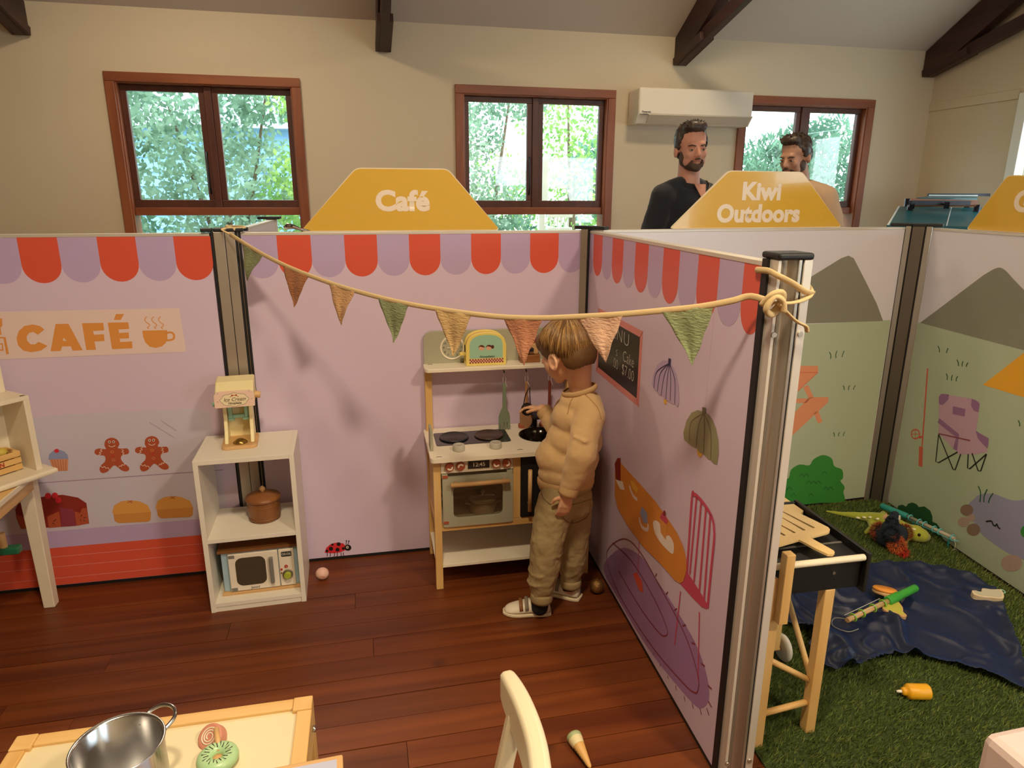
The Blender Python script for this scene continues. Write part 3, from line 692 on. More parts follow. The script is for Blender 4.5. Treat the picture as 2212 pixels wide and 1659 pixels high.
# ---- panel B, plain with ladybird
rB, bB = panel(PB, .004, PB.len - .012, 'lilac partition with red awning print behind the play kitchen', M_lilac)
awning(PB, bB, [.006, .119, .232, .346, .459, .572, .684, .797, .908, 1.019, 1.129, 1.232], False)
c6 = crop(400, 800, .3315)
A = Art(PB); A.poly(c6([(908, 1187), (920, 1155), (950, 1130), (990, 1121), (1030, 1127), (1047, 1145), (1042, 1172), (1010, 1186), (960, 1192)]), M_cher, 2); A.ellpx(c6([(1060, 1155)])[0], 7.6, 6.6, M_blk2, 3); A.ellpx(c6([(1057, 1152)])[0], 2.8, 2.8, M_white, 4); A.ellpx(c6([(1057, 1152)])[0], 1.3, 1.3, M_blk2, 5)
for e in ((1000, 1132, 13), (950, 1162, 14), (993, 1168, 13), (924, 1176, 9), (960, 1135, 8), (1030, 1160, 9)): A.ellpx(c6([e[:2]])[0], e[2] * .3315, e[2] * .32, M_blk2, 3)
for x in (925, 945, 972, 990, 1015, 1030): A.line(c6([(x, 1186), (x + 2, 1206), (x - 4, 1211)]), .0026, M_blk2, 3)
for a, b in (((1048, 1138), (1051, 1110)), ((1060, 1136), (1067, 1112))): A.line(c6([a, b]), .0024, M_blk2, 3); A.ellpx(c6([b])[0], 1.5, 1.5, M_blk2, 3)
A.make('ladybird_print', bB)

# ---- panel C, wing with cafe table print
rC, bC = panel(PC, .018, PC.len - .004, 'lilac side partition with menu board, hanging lamps and cafe table print', M_lilac, M_sky)
awning(PC, bC, [.02, .074, .182, .292, .404, .515, .625, .736, .846, .957, 1.068, 1.180, PC.len - .006], False)
b1 = crop(1240, 480, .3616); b2 = crop(1240, 950, .4275); e1 = crop(1380, 580, .2653); e2 = crop(1280, 960, .2291)
ub = PC.px(*b1([(148, 862)])[0])[0]; ua, zt = PC.px(*b1([(395, 687)])[0]); _, zb = PC.px(*b1([(370, 1048)])[0]); ul = PC.px(*b1([(413, 662)])[0])[0] - ua
u_l = ub - .01
A = Art(PC); f = .022; A.uz([(u_l - f, zb - f), (ua + f, zb - f), (ua + f, zt + f), (u_l - f, zt + f)], M_pink, 1); A.uz([(u_l, zb), (ua, zb), (ua, zt), (u_l, zt)], mat('blackboard print', '#22211f', .3), 2); 
for sx, sz in ((u_l, zb), (ua, zb), (ua, zt), (u_l, zt)):
    A.luz([(sx, sz), (sx + (f if sx == ua else -f), sz + (f if sz == zt else -f))], .0025, M_wine, 2)
um = (u_l + ua) / 2 + .04; A.luz([(um, zb + .05), (um, zt - .10)], .002, M_rock, 3)
mn = A.make('menu_board_print', bC)
M_chalk = mat('chalk', '#c9c4b8', .8)
lettering('lettering', 'MENU', .062, M_chalk, bC, XZ((u_l + ua) / 2 - .005, -.0012, zt - (zt - zb) * .17), -.0012, 1.1, 0, 1.35)
lettering('lettering', 'Cake', .052, M_chalk, bC, XZ(um + .075, -.0012, zt - (zt - zb) * .47), -.0008, 1, 0, 1.0); lettering('lettering', '$7.00', .052, M_chalk, bC, XZ(um + .075, -.0012, zt - (zt - zb) * .70), -.0010, 1, 0, 1.0)
lettering('lettering', 's', .05, M_chalk, bC, XZ(um - .04, -.0012, zt - (zt - zb) * .47), -.0010); lettering('lettering', '.00', .05, M_chalk, bC, XZ(um - .05, -.0012, zt - (zt - zb) * .70), -.0010)
A = Art(PC); A.line(e1([(278, 470), (255, 735)]), .0016, M_prcream, 2)
A.poly(e1([(245, 750), (195, 748), (150, 790), (120, 870), (110, 940), (125, 978), (150, 1000), (170, 1030), (190, 1035), (215, 1065), (245, 1080), (268, 1100), (295, 1105), (318, 1128), (331, 1090), (325, 960), (305, 860), (280, 800), (258, 760)]), M_lil2, 3); A.poly(e1([(202, 1063), (230, 1070), (226, 1105), (208, 1100)]), M_yel, 2)
A.poly(e1([(245, 730), (266, 735), (262, 787), (243, 782)]), M_navy, 5)
for ex, ey, bx_ in ((125, 975, -40), (155, 1000, -25), (185, 1030, -8), (222, 1062, 0), (258, 1075, 8), (295, 1100, 22)): A.line(e1([(252, 772), ((252 + ex) / 2 + bx_, (772 + ey) / 2 - 30), (ex, ey)]), .0035, M_navy, 4, 6)
lab(A.make('pendant_lamp_print', bC), 'printed lilac hanging lamp')
A = Art(PC); A.line(e1([(615, 330), (540, 1128)]), .0016, M_prcream, 2)
A.poly(e1([(525, 1165), (480, 1152), (430, 1175), (390, 1240), (365, 1340), (372, 1395), (400, 1418), (425, 1440), (455, 1458), (478, 1470), (500, 1500), (535, 1515), (565, 1550), (590, 1560), (610, 1585), (640, 1595), (653, 1500), (650, 1400), (630, 1300), (600, 1230), (560, 1180)]), M_sage, 3); A.poly(e1([(475, 1465), (522, 1502), (515, 1530), (495, 1538), (478, 1515)]), M_yel, 2)
A.poly(e1([(522, 1127), (551, 1135), (546, 1190), (520, 1183)]), M_sage2, 5)
for ex, ey, bx_ in ((415, 1405, -45), (470, 1455, -12), (530, 1505, 6), (588, 1555, 28)): A.line(e1([(533, 1180), ((533 + ex) / 2 + bx_, (1180 + ey) / 2 - 40), (ex, ey)]), .003, M_sage2, 4, 6)
lab(A.make('pendant_lamp_print', bC), 'printed sage green hanging lamp')
A = Art(PC)
A.poly(b2([(150, 640), (180, 590), (250, 545), (340, 590), (400, 680), (480, 800), (560, 930), (620, 1040), (660, 1150), (682, 1250), (680, 1320), (650, 1355), (610, 1340), (520, 1240), (400, 1090), (290, 920), (200, 760), (165, 700)]), M_purp, 1, 4)
A.line(b2([(170, 560), (250, 500), (330, 560), (440, 750), (560, 980), (625, 1180), (628, 1262), (605, 1275), (540, 1215), (400, 1050), (250, 820), (180, 660)]), .004, M_wine, 3, 5, True)
A.line(b2([(195, 520), (290, 610), (400, 790), (470, 950), (462, 990), (425, 968), (330, 840), (225, 660)]), .004, M_wine, 3, 5)
for a, b in (((412, 690), (420, 675)), ((466, 780), (476, 768)), ((508, 862), (522, 852)), ((550, 940), (566, 935)), ((595, 1025), (613, 1032)), ((643, 1130), (663, 1143)), ((678, 1240), (698, 1260)), ((680, 1320), (697, 1352)), ((672, 1355), (683, 1392)), ((637, 1355), (645, 1388)), ((598, 1330), (604, 1358)), ((558, 1295), (562, 1320)), ((515, 1240), (517, 1265)), ((474, 1190), (477, 1208)), ((436, 1130), (437, 1146)), ((405, 1070), (407, 1085)), ((370, 1010), (372, 1022)), ((330, 950), (332, 962))): A.line(b2([a, b]), .004, M_wine, 3)
lab(A.make('rug_print', bC), 'printed fringed violet rug')
A = Art(PC)
A.line(e2([(445, 880), (430, 1210)]), .005, M_mag, 3); A.line(b2([(540, 765), (510, 1035)]), .006, M_mag, 3); A.line(b2([(635, 870), (628, 1215)]), .006, M_mag, 3)
A.poly(e2([(385, 1220), (420, 1205), (470, 1290), (482, 1400), (440, 1370)]), M_red, 4)
A.poly(e2([(890, 1190), (985, 1340), (1060, 1460), (1092, 1520), (1080, 1552), (1030, 1530), (950, 1450), (830, 1315), (870, 1260)]), M_mag, 3)
A.line(e2([(895, 1195), (940, 510), (962, 475), (990, 488), (1050, 555), (1110, 645), (1140, 720), (1150, 800), (1150, 900), (1120, 1200), (1088, 1540)]), .011, M_mag, 4, 4)
for a, b in (((985, 490), (920, 1220)), ((1028, 545), (960, 1290)), ((1073, 600), (1010, 1385)), ((1115, 655), (1055, 1455))): A.line(e2([a, b]), .009, M_mag, 4)
lab(A.make('cafe_chair_print', bC), 'printed magenta cafe chair')
A = Art(PC)
A.poly(e2([(215, 260), (260, 160), (330, 240), (450, 370), (600, 540), (700, 680), (800, 830), (860, 960), (890, 1080), (890, 1190), (862, 1290), (828, 1308), (780, 1280), (640, 1120), (480, 960), (330, 760), (240, 600), (212, 480)]), M_tborn, 5)
A.poly(e2([(575, 740), (600, 715), (640, 745), (650, 800), (690, 860), (730, 860), (770, 930), (770, 1020), (740, 1022), (660, 940), (600, 850)]), M_white, 6, 3); A.poly(e2([(640, 690), (712, 740), (697, 900), (650, 830)]), M_oran, 7); A.poly(e2([(640, 690), (665, 640), (692, 660), (720, 725), (702, 752)]), M_mag, 8); A.ellpx(e2([(686, 648)])[0], 2.6, 6, M_dkr, 9)
A.line(e2([(445, 690), (470, 775), (522, 803), (530, 750)]), .012, M_prcream, 6, 4); A.poly(e2([(452, 650), (472, 583), (522, 650), (526, 738), (490, 742)]), M_pblue, 7)
A.line(e2([(352, 390), (385, 480), (428, 520)]), .012, M_prcream, 6, 3); A.poly(e2([(360, 330), (400, 360), (440, 420), (420, 460), (380, 410)]), M_yel, 7)
A.poly(e2([(222, 330), (290, 350), (308, 430), (265, 420)]), M_white, 6); A.poly(e2([(215, 180), (240, 128), (270, 128), (270, 345), (225, 325)]), M_dkr, 7)
lab(A.make('cafe_table_print', bC), 'printed orange cafe table with plates')

# ---- panel D, outdoors print
rD, bD = panel(PD, .06, PD.len - .004, 'pale partition with mountain, picnic table and green bush print', M_sky)
b3 = crop(1660, 480, .3737)
zg = PD.px(*b3([(450, 578)])[0])[1]
A = Art(PD); A.uz([(.062, .013), (PD.len - .006, .013), (PD.len - .006, zg), (.062, zg)], M_grn, 1); A.make('meadow_print', bD)
A = Art(PD); A.poly(b3([(-250, 600), (-60, 470), (180, 355), (420, 208), (462, 193), (492, 208), (560, 340), (625, 470), (662, 571)]), M_mtn, 2); A.make('mountain_print', bD)
A = Art(PD); A.poly(b3([(-60, 830), (285, 830), (287, 868), (100, 1045), (-60, 1045)]), M_pic, 2); A.poly(b3([(40, 1215), (235, 1012), (345, 1010), (345, 1040), (75, 1290), (0, 1290), (0, 1240)]), M_pic, 2); A.poly(b3([(200, 955), (228, 940), (262, 1015), (232, 1020)]), M_pic, 2); A.poly(b3([(100, 1045), (130, 1020), (240, 1018), (220, 1045)]), M_pic, 2); A.poly(b3([(260, 1100), (290, 1092), (312, 1155), (285, 1162)]), M_pic, 2); A.line(b3([(0, 868), (285, 868)]), .002, M_rodr, 3); A.line(b3([(285, 868), (100, 1040)]), .002, M_rodr, 3); A.make('picnic_table_print', bD)
A = Art(PD); A.poly(b3([(-60, 1560), (20, 1530), (60, 1500), (115, 1480), (130, 1430), (180, 1400), (235, 1405), (260, 1370), (315, 1345), (365, 1365), (380, 1410), (425, 1430), (430, 1480), (415, 1495), (440, 1530), (432, 1560), (440, 1590), (430, 1622), (300, 1622), (-60, 1650)]), M_bush, 2, 3)
for x, y, k in ((205, 1465, 2), (260, 1505, 3), (107, 1540, 2), (345, 1540, 2), (145, 1578, 1), (245, 1578, 1), (322, 1450, 1)):
    for j in range(k): A.line(b3([(x + (j - k / 2) * 28, y + 8), (x + (j - k / 2) * 28 + 8, y - 7), (x + (j - k / 2) * 28 + 18, y - 8), (x + (j - k / 2) * 28 + 27, y + 6)]), .003, M_bushd, 3, 3)
A.make('bush_print', bD)
A = Art(PD)
for P in ([(352, 750), (360, 770), (358, 790)], [(396, 743), (389, 763), (390, 785)], [(438, 743), (430, 760), (424, 780)], [(430, 945), (437, 955), (437, 970)], [(470, 943), (463, 955), (463, 969)], [(503, 942), (494, 955), (491, 968)], [(374, 1215), (380, 1226), (380, 1240)], [(412, 1213), (405, 1225), (404, 1237)], [(441, 1212), (434, 1224), (432, 1236)]): A.line(b3(P), .004, M_bushd, 2, 3)
A.make('grass_tuft_print', bD)

# ---- panel E
rE, bE = panel(PE, .004, 1.27, 'partition with mountain, camping chair, fishing rod and pond print', M_sky)
zg = PE.px(*b3([(1100, 640)])[0])[1]
A = Art(PE); A.uz([(.005, .013), (1.268, .013), (1.268, zg), (.005, zg)], M_grn, 1); A.make('meadow_print', bE)
ua, _ = PE.px(*b3([(876, 590)])[0]); up, zp = PE.px(*b3([(1340, 262)])[0])
A = Art(PE); A.uz([(ua, zg)] + [tuple(v) for v in spline([(up - .07, zp - .035), (up, zp), (up + .07, zp - .035)], 6)] + [(up + up - ua + .1, zg)], M_mtn, 2); A.make('mountain_print', bE)
A = Art(PE); u_, z_ = PE.px(*b3([(1240, 940)])[0]); u2, z2 = PE.px(*b3([(1477, 755)])[0]); u3, z3 = PE.px(*b3([(1477, 1012)])[0]); k = (1.1 - u_) / (u2 - u_)
A.uz([(u_, z_), (u_ + (u3 - u_) * 2.2, z_ + (z3 - z_) * 2.2), (u_ + (u2 - u_) * 2.2, z_ + (z2 - z_) * 2.2)], M_tent, 2); A.make('tent_print', bE)
A = Art(PE); A.line(b3([(921, 845), (889, 1295)]), .008, M_rodr, 2); A.line(b3([(883, 1297), (879, 1412)]), .024, M_rodr, 2); A.line(b3([(850 + 24 * math.cos(k), 1225 + 27 * math.sin(k)) for k in [q * PI / 8 for q in range(16)]]), .006, M_rodr, 2, 0, True); A.line(b3([(890, 1240), (870, 1245)]), .01, M_rodr, 2); A.line(b3([(828, 1225), (872, 1225)]), .003, M_rodr, 2); A.line(b3([(850, 1200), (850, 1250)]), .003, M_rodr, 2); A.line(b3([(918, 850), (890, 930), (905, 985), (878, 1060), (898, 1125), (872, 1170), (890, 1225)]), .0016, M_prcream, 3, 4); A.make('fishing_rod_print', bE)
A = Art(PE); A.poly(b3([(985, 1050), (985, 1010), (1000, 992), (1180, 1020), (1218, 1038), (1222, 1062), (1200, 1210), (1270, 1328), (1180, 1345), (1100, 1340), (985, 1220)]), M_chair, 2); A.poly(b3([(988, 1052), (985, 1010), (1000, 992), (1045, 995), (1040, 1025), (1010, 1056)]), M_chair2, 3); A.poly(b3([(1176, 1022), (1200, 1028), (1222, 1050), (1215, 1097), (1190, 1090), (1173, 1060)]), M_chair2, 3); A.poly(b3([(1068, 1063), (1140, 1080), (1135, 1124), (1065, 1108)]), M_chair2, 3)
A.line(b3([(984, 1145), (1095, 1235), (1080, 1315)]), .022, M_chair2, 3); A.poly(b3([(1198, 1205), (1275, 1250), (1268, 1310), (1212, 1250)]), M_chair2, 3); A.line(b3([(985, 1222), (1168, 1262)]), .005, M_wine, 4)
for P in ([(985, 1225), (968, 1385), (985, 1390), (1095, 1328)], [(985, 1225), (1068, 1428), (1080, 1432), (1113, 1340)], [(1156, 1340), (1152, 1420), (1165, 1425), (1262, 1340)], [(1178, 1335), (1213, 1436), (1228, 1438), (1262, 1340)]): A.line(b3(P), .006, M_blk2, 3)
A.make('camping_chair_print', bE)
d8 = crop(2000, 900, .2412); d3 = crop(1770, 1080, .1537)
A = Art(PE)
for P in ([(980, 715), (989, 735), (988, 752)], [(1040, 728), (1032, 745), (1030, 757)], [(1090, 795), (1098, 812), (1100, 832)], [(1126, 803), (1120, 820), (1121, 834)], [(1155, 812), (1146, 825), (1145, 836)], [(1028, 875), (1035, 893), (1033, 912)], [(1065, 883), (1059, 900), (1060, 916)], [(1095, 890), (1087, 905), (1086, 920)], [(1445, 1145), (1453, 1165), (1452, 1180)]): A.line(b3(P), .005, M_bushd, 2, 3)
for P in ([(472, 622), (492, 680), (487, 765)], [(552, 650), (525, 710), (522, 768)], [(605, 685), (575, 730), (563, 775)]): A.line(d8(P), .005, M_bushd, 3, 4)
A.make('grass_tuft_print', bE)
A = Art(PE); A.poly(d8([(380, 800), (430, 740), (480, 700), (600, 690), (760, 745), (879, 745), (980, 700), (1080, 900), (1080, 1330), (960, 1310), (800, 1250), (700, 1200), (600, 1130), (500, 1050), (420, 920)]), M_pond, 2, 4)
for c_, rx, ry, m_ in (((340, 945), 52, 45, M_rock2), ((368, 837), 58, 52, M_rock), ((408, 905), 36, 35, M_rock2), ((428, 1012), 60, 55, M_rock), ((770, 1312), 95, 75, M_rock2), ((895, 1030), 45, 55, M_bush)): A.ellpx(d8([c_])[0], rx * .2412, ry * .2412, m_, 3)
A.line(d8([(540, 940), (590, 935), (605, 968), (625, 978), (640, 962), (650, 990), (670, 1005)]), .006, M_blk2, 4, 3); A.make('pond_print', bE)
A = Art(PE); A.poly(d3([(1080, 190), (1110, 80), (1170, 65), (1220, 95), (1250, 52), (1310, 35), (1370, 60), (1400, 100), (1480, 90), (1560, 150), (1590, 230), (1590, 305), (1650, 330), (1700, 400), (1700, 480), (1750, 560), (1770, 650), (1735, 685), (1400, 440), (1100, 230)]), M_bushd, 2); A.make('bush_print', bE)

# ---- panel F, running back from the first post
PF = Plane((P1a[0] + .04, P1a[1] + .07), (P1a[0] + .04 - .203 * 1.2, P1a[1] + .07 + .979 * 1.2))
rF, bF = panel(PF, .0, 1.2, 'plain lilac partition running back towards the timber window nearest the CAFÉ panel', M_sky)
for k in range(4): A = Art(PF)
# posts
def post(label, plane_or_loc, ang, parts, cap=None, z=PH + .004):
    r = thing('aluminium_post', label, 'post', plane_or_loc, ang, 'aluminium partition posts')
    for nm, lo, hi, m_ in parts: bx(nm, (lo[0], lo[1], 0.0), (hi[0], hi[1], z if len(lo) < 3 else lo[2]), m_, r, .0015)
    for c_ in (cap or []): bx('end_cap', (c_[0], c_[1], z - .001), (c_[2], c_[3], z + .012), M_blk, r, .003)
    return r
def screws(r, pts, y=-.013):
    for x, z in pts:
        MB().cyl((x, y, z), (x, y - .002, z), .0055, n=14).build('screw', M_alu, r)
e_ = (Vector((*P1b, 0)) - Vector((*P1a, 0))); L1 = e_.length; a1 = math.atan2(e_.y, e_.x)
r = post('double aluminium post joining the CAFÉ counter panel and the ladybird panel', (*P1a, 0), a1, [('gasket', (0, -.006), (.009, .03), M_blk), ('channel', (.009, -.012), (.043, .035), M_alu), ('seam', (.043, -.010), (.0445, .03), M_blk), ('channel', (.0445, -.012), (.076, .035), M_alu), ('gasket', (.076, -.006), (.083, .03), M_blk), ('edge_strip', (.083, -.009), (.087, .03), M_dkal), ('gasket', (.087, -.006), (L1 + .003, .03), M_blk)], [(-.03, -.01, .006, .04), (.010, -.014, .042, .04), (.045, -.014, .105, .04), (.03, .04, .12, .07)])
screws(r, [(.032, 1.18), (.056, 1.18)])
r = post('slim aluminium corner post between ladybird panel and menu board wing', (0.272, 2.622, 0), math.radians(-32), [('channel', (-.012, -.012), (.016, .02), M_alu), ('gasket', (.016, -.006), (.021, .02), M_blk), ('back_channel', (-.012, .02), (.02, .06), M_dkal)], [(-.045, .0, .05, .05), (.02, -.012, .085, .03)])
screws(r, [(.004, 1.18)])
r = post('wide aluminium end post tied with the bunting cord', (*(PC.b[:2]), 0), PC.ang + PI / 2 - PI, [], None)
bpy.data.objects.remove(r)
# the wing's free end: local x runs to the right seen from the camera, y runs back along the wing
r = thing('aluminium_post', 'wide aluminium end post of the side partition with bunting cord tied on', 'post', (PC.b.x, PC.b.y, 0), PC.ang + PI / 2, 'aluminium partition posts')
Zt = PH + .006
bx('gasket', (-.002, 0, 0), (.004, .02, Zt), M_blk, r)
bx('channel', (.004, -.03, 0), (.012, .02, Zt), M_aluw, r, .001)
mb = MB(); n_ = 12; pf = [(.012, -.032)] + [(.012 + .036 * (k / n_), -.032 + .018 * math.sin(PI * k / n_)) for k in range(n_ + 1)] + [(.048, .03), (.012, .03)]
mb.prism(pf[1:], 0, Zt); lab(mb.build('rounded_channel', M_alu, r), 'hollow rounded aluminium face')
bx('channel', (.046, -.034, 0), (.053, .03, Zt), M_alu, r, .001)
bx('gasket', (.053, -.030, 0), (.058, .03, Zt), M_blk, r)
bx('edge_strip', (.058, -.033, 0), (.077, .03, Zt), M_aluw, r, .0015)
bx('end_cap', (.001, -.036, Zt), (.078, .032, Zt + .014), M_blk, r, .005)
for x, z in ((.008, 1.13), (.066, 1.13), (.008, .07), (.066, .07)): MB().cyl((x, -.032, z), (x, -.0365, z), .0055, n=14).build('screw', M_alu, r)
e_ = Vector((1.7723 - 1.6903, 2.9516 - 3.005, 0)); L4 = e_.length; a4 = math.atan2(e_.y, e_.x)
r = post('triple aluminium corner post between picnic table panel and camping chair panel', (1.6903, 3.005, 0), a4, [('channel', (0, -.006), (.02, .03), M_alu), ('seam', (.02, -.002), (.026, .03), M_blk), ('channel', (.026, -.014), (.070, .035), M_dkal), ('seam', (.070, -.002), (.076, .03), M_blk), ('channel', (.076, -.006), (L4, .03), M_alu)], [(-.06, -.004, .025, .045), (.024, -.016, .075, .045), (.074, -.006, .135, .045)])
screws(r, [(.01, 1.17), (.035, 1.17), (.06, 1.17), (.088, 1.17)], -.009)
r = post('single aluminium post at the window end of the plain lilac partition', tuple(PF.b), PF.ang, [('channel', (-.005, -.01), (.03, .04), M_aluw), ('gasket', (.03, -.005), (.036, .035), M_blk)], [(-.03, -.03, .06, .03), (-.02, .01, .03, .08)])

# ---- yellow signs
M_signy = mat('glossy yellow acrylic', '#deb243', .14, coat=.4); M_signe = mat('cream sign edge', '#efe0c4', .4); M_signt = mat('pale sign lettering', '#f3e3cf', .35)
def sign(plane, off, pix, label, txts, double=False):
    uz = [plane.px(*q) for q in pix]; z0 = PH + .001; lo = (uz[0][1] + uz[-1][1]) / 2
    uz = [(u, z0 if i in (0, len(uz) - 1) else z) for i, (u, z) in enumerate(uz)]
    r = thing('zone_sign', label, 'sign', plane.at(0, 0, 0), plane.ang, 'yellow zone signs on the partitions')
    Mx = Matrix.Rotation(PI / 2, 4, 'X')
    P = rpoly(uz, .018)
    Tm = lambda y: Matrix.Translation((0, y, 0)) @ Mx
    MB().prism(P, -.012, .0, M=Tm(.009)).build('sign_board', M_signe, r)
    c = Vector((sum(u for u, z in uz) / 4, sum(z for u, z in uz) / 4))
    inner = [(u + (c.x - u) * .010, z + (c.y - z) * .03) for u, z in P]
    MB().prism(inner, -.0, .0012, M=Tm(.009)).build('sign_face', M_signy, r)
    if double: MB().prism(P, -.006, .0, M=Tm(.026)).build('back_sheet', M_signe, r)
    for tx, (px_, py_), size, bold, sx in txts:
        u, z = plane.px(px_, py_); lettering('lettering', tx, size, M_signt, r, XZ(u, .0072, z), bold, 1.02, 0, sx)
    return r
sign(PB, 0, [(648, 499), (768, 362), (968, 364), (1082, 498)], 'yellow trapezoid sign reading Café on the ladybird panel', [('Café', (870, 436), .094, .0042, 1.06)])
sign(PD, 0, [(1450, 495), (1578, 368), (1737, 371), (1822, 490)], 'yellow trapezoid sign reading Kiwi Outdoors', [('Kiwi', (1648, 415), .092, .0042, 1.06), ('Outdoors', (1642, 463), .092, .0042, 1.0)])
sign(PE, 0, [(2083, 490), (2172, 378), (2420, 382), (2530, 512)], 'yellow trapezoid sign with a letter G on the camping chair panel', [('G', (2206, 437), .10, .0045, 1.1)], True)

# small metal spoon handle lying on the ladybird panel's top edge
u_, _ = PB.px(614, 497); sp = thing('metal_tongs', 'small steel tongs lying on the panel top beside the Café sign', 'tongs', PB.at(u_, PH + .0005), PB.ang)
M_steel = mat('polished steel', '#c4c4c6', .18, 1.0)
MB().tube([(0, .008, .014), (.012, .008, .022), (.03, .008, .018), (.055, .009, .009), (.085, .01, .005)], [.006, .012, .010, .006, .003], 12, k=.8).build('grip', M_steel, sp)
MB().tube([(.0, .020, .012), (.03, .021, .014), (.085, .018, .005)], [.007, .007, .003], 12, k=.7).build('arm', M_steel, sp)
for x in (.008, .026): MB().ell((x, -.0015, .022), (.004, .003, .0045), 10, 8).build('rivet_hole', M_blk, sp)

# ---- bunting
bt = thing('bunting', 'fabric bunting cord with eight triangle flags strung between the posts', 'bunting')
PBt = Plane((-.96, 2.33), (.50, 1.37))
M_cord = mat('beige cotton tape', '#d9c08f', .85, bump=(220, .5, .001)); 
cpx = [(497, 506), (530, 527), (560, 545), (600, 566), (650, 588), (715, 612), (770, 629), (830, 645), (890, 658), (950, 668), (1020, 678), (1090, 685), (1170, 687), (1250, 684), (1340, 679), (1430, 671), (1500, 664), (1545, 657), (1585, 649), (1622, 640)]
cp3 = [PBt.at(*PBt.px(*q)) for q in cpx]
_exx = Vector((math.cos(PC.ang + PI / 2), math.sin(PC.ang + PI / 2), 0)); _kc = Vector((PC.b.x, PC.b.y, 0)) + _exx * -.012 + Vector((-_exx.y, _exx.x, 0)) * -.05 + Vector((0, 0, 1.198))
cs = spline(cp3 + [_kc], 4)
MB().tube(cs, .0032, 10, k=2.2, hint=Vector((0, 0, 1))).build('cord', M_cord, bt)
def gauze(name, c):
    return mat(name, c, .9, bump=(90, .9, .004, (1.0, 1.0, 2.4)), var=(35, .16), sheen=.2)
FC = {'g': gauze('sage gauze', '#8f9a70'), 'r': gauze('rust gauze', '#b5794e'), 'p': gauze('peach gauze', '#d8aa7a'), 'c': gauze('cream gauze', '#d5b47c'), 'k': gauze('blush gauze', '#d9b093'), 't': gauze('terracotta gauze', '#c08260')}
FL = [('g', (523, 524), (570, 551), (533, 607)), ('r', (613, 572), (667, 596), (634, 664)), ('p', (711, 611), (768, 629), (735, 703)), ('g', (818, 642), (884, 657), (851, 740)), ('c', (941, 667), (1020, 678), (979, 771)), ('t', (1086, 685), (1172, 687), (1134, 788)), ('k', (1244, 684), (1347, 679), (1309, 783)), ('g', (1430, 671), (1545, 657), (1497, 788))]
for i, (cc, a, b, c) in enumerate(FL):
    Pa, Pb, Pc = (PBt.at(*PBt.px(*q)) for q in (a, b, c)); rnd = random.Random(i)
    n_ = 14; ph = rnd.uniform(0, 6)
    def fn(u, v):
        w = (1 - v) * (1 - .0); base = Pa.lerp(Pb, .5) ; top = Pa.lerp(Pb, u); p = top.lerp(Pc, v) 
        q = math.sin(u * 9 + ph) * .003 * (1 - v) * (.3 + v * 2) + math.sin(v * 5 + ph) * .006 * v
        curl = (.003 * math.sin(v * 14 + ph * 2)) * (1 if u in (0, 1) else .4) * .4
        return p + PBt.n * (q + .001) + PBt.e * curl
    mb = MB().grid(fn, n_, 18); o = mb.build('flag', FC[cc], bt, solid=.0018)
    lab(o, {'g': 'sage green flag', 'r': 'rust brown flag', 'p': 'peach flag', 'c': 'cream flag', 't': 'terracotta flag', 'k': 'blush pink flag'}[cc])
# knot and loops on the end post
K = Vector(cp3[-1]); ex = Vector((math.cos(PC.ang + PI / 2), math.sin(PC.ang + PI / 2), 0)); ey = Vector((-ex.y, ex.x, 0)); O = Vector((PC.b.x, PC.b.y, 0))
def lp(x, y, z): return O + ex * x + ey * y + Vector((0, 0, z))
kn = MB(); kc = lp(-.012, -.05, 1.198)
kn.tube(spline([kc + Vector(v) for v in [(-.02, 0, -.004), (-.008, -.014, .018), (.012, -.01, .02), (.016, .004, -.006), (.0, .0, -.022), (-.016, -.012, -.01), (-.004, -.016, .014), (.014, -.014, .006), (.02, -.01, -.016)]], 5), .0085, 8, k=.7); kn.build('knot', M_cord, bt)
MB().tube(spline([kc, lp(.03, -.046, 1.196), lp(.06, -.044, 1.202), lp(.082, -.03, 1.212), lp(.084, -.0, 1.23), lp(.082, .034, 1.236), lp(.04, .038, 1.245), lp(-.004, .036, 1.252), lp(-.006, -.01, 1.256), lp(-.002, -.04, 1.25), lp(.03, -.042, 1.235), lp(.06, -.042, 1.218), lp(.084, -.034, 1.212)], 5), .0065, 8, k=.5).build('cord_loop', M_cord, bt)
MB().tube(spline([kc + Vector((.008, -.012, 0)), lp(.02, -.06, 1.175), lp(.04, -.06, 1.160), lp(.062, -.056, 1.150), lp(.067, -.055, 1.138)], 5), [.0065] * 20 + [.005], 8, k=.45).build('cord_tail', M_cord, bt)
o1 = Vector((*P1a, 0)); ee = Vector((math.cos(a1), math.sin(a1), 0))
MB().tube(spline([cp3[0], o1 + ee * .045 + Vector((0, -.016, 1.285)), o1 + ee * .10 + Vector((0, .0, 1.288)), o1 + ee * .09 + Vector((0, .05, 1.29)), o1 + ee * .045 + Vector((0, .045, 1.292)), o1 + ee * .05 + Vector((0, .005, 1.293)), o1 + ee * .085 + Vector((0, -.015, 1.284))], 5), .005, 8, k=.5).build('cord_loop', M_cord, bt)

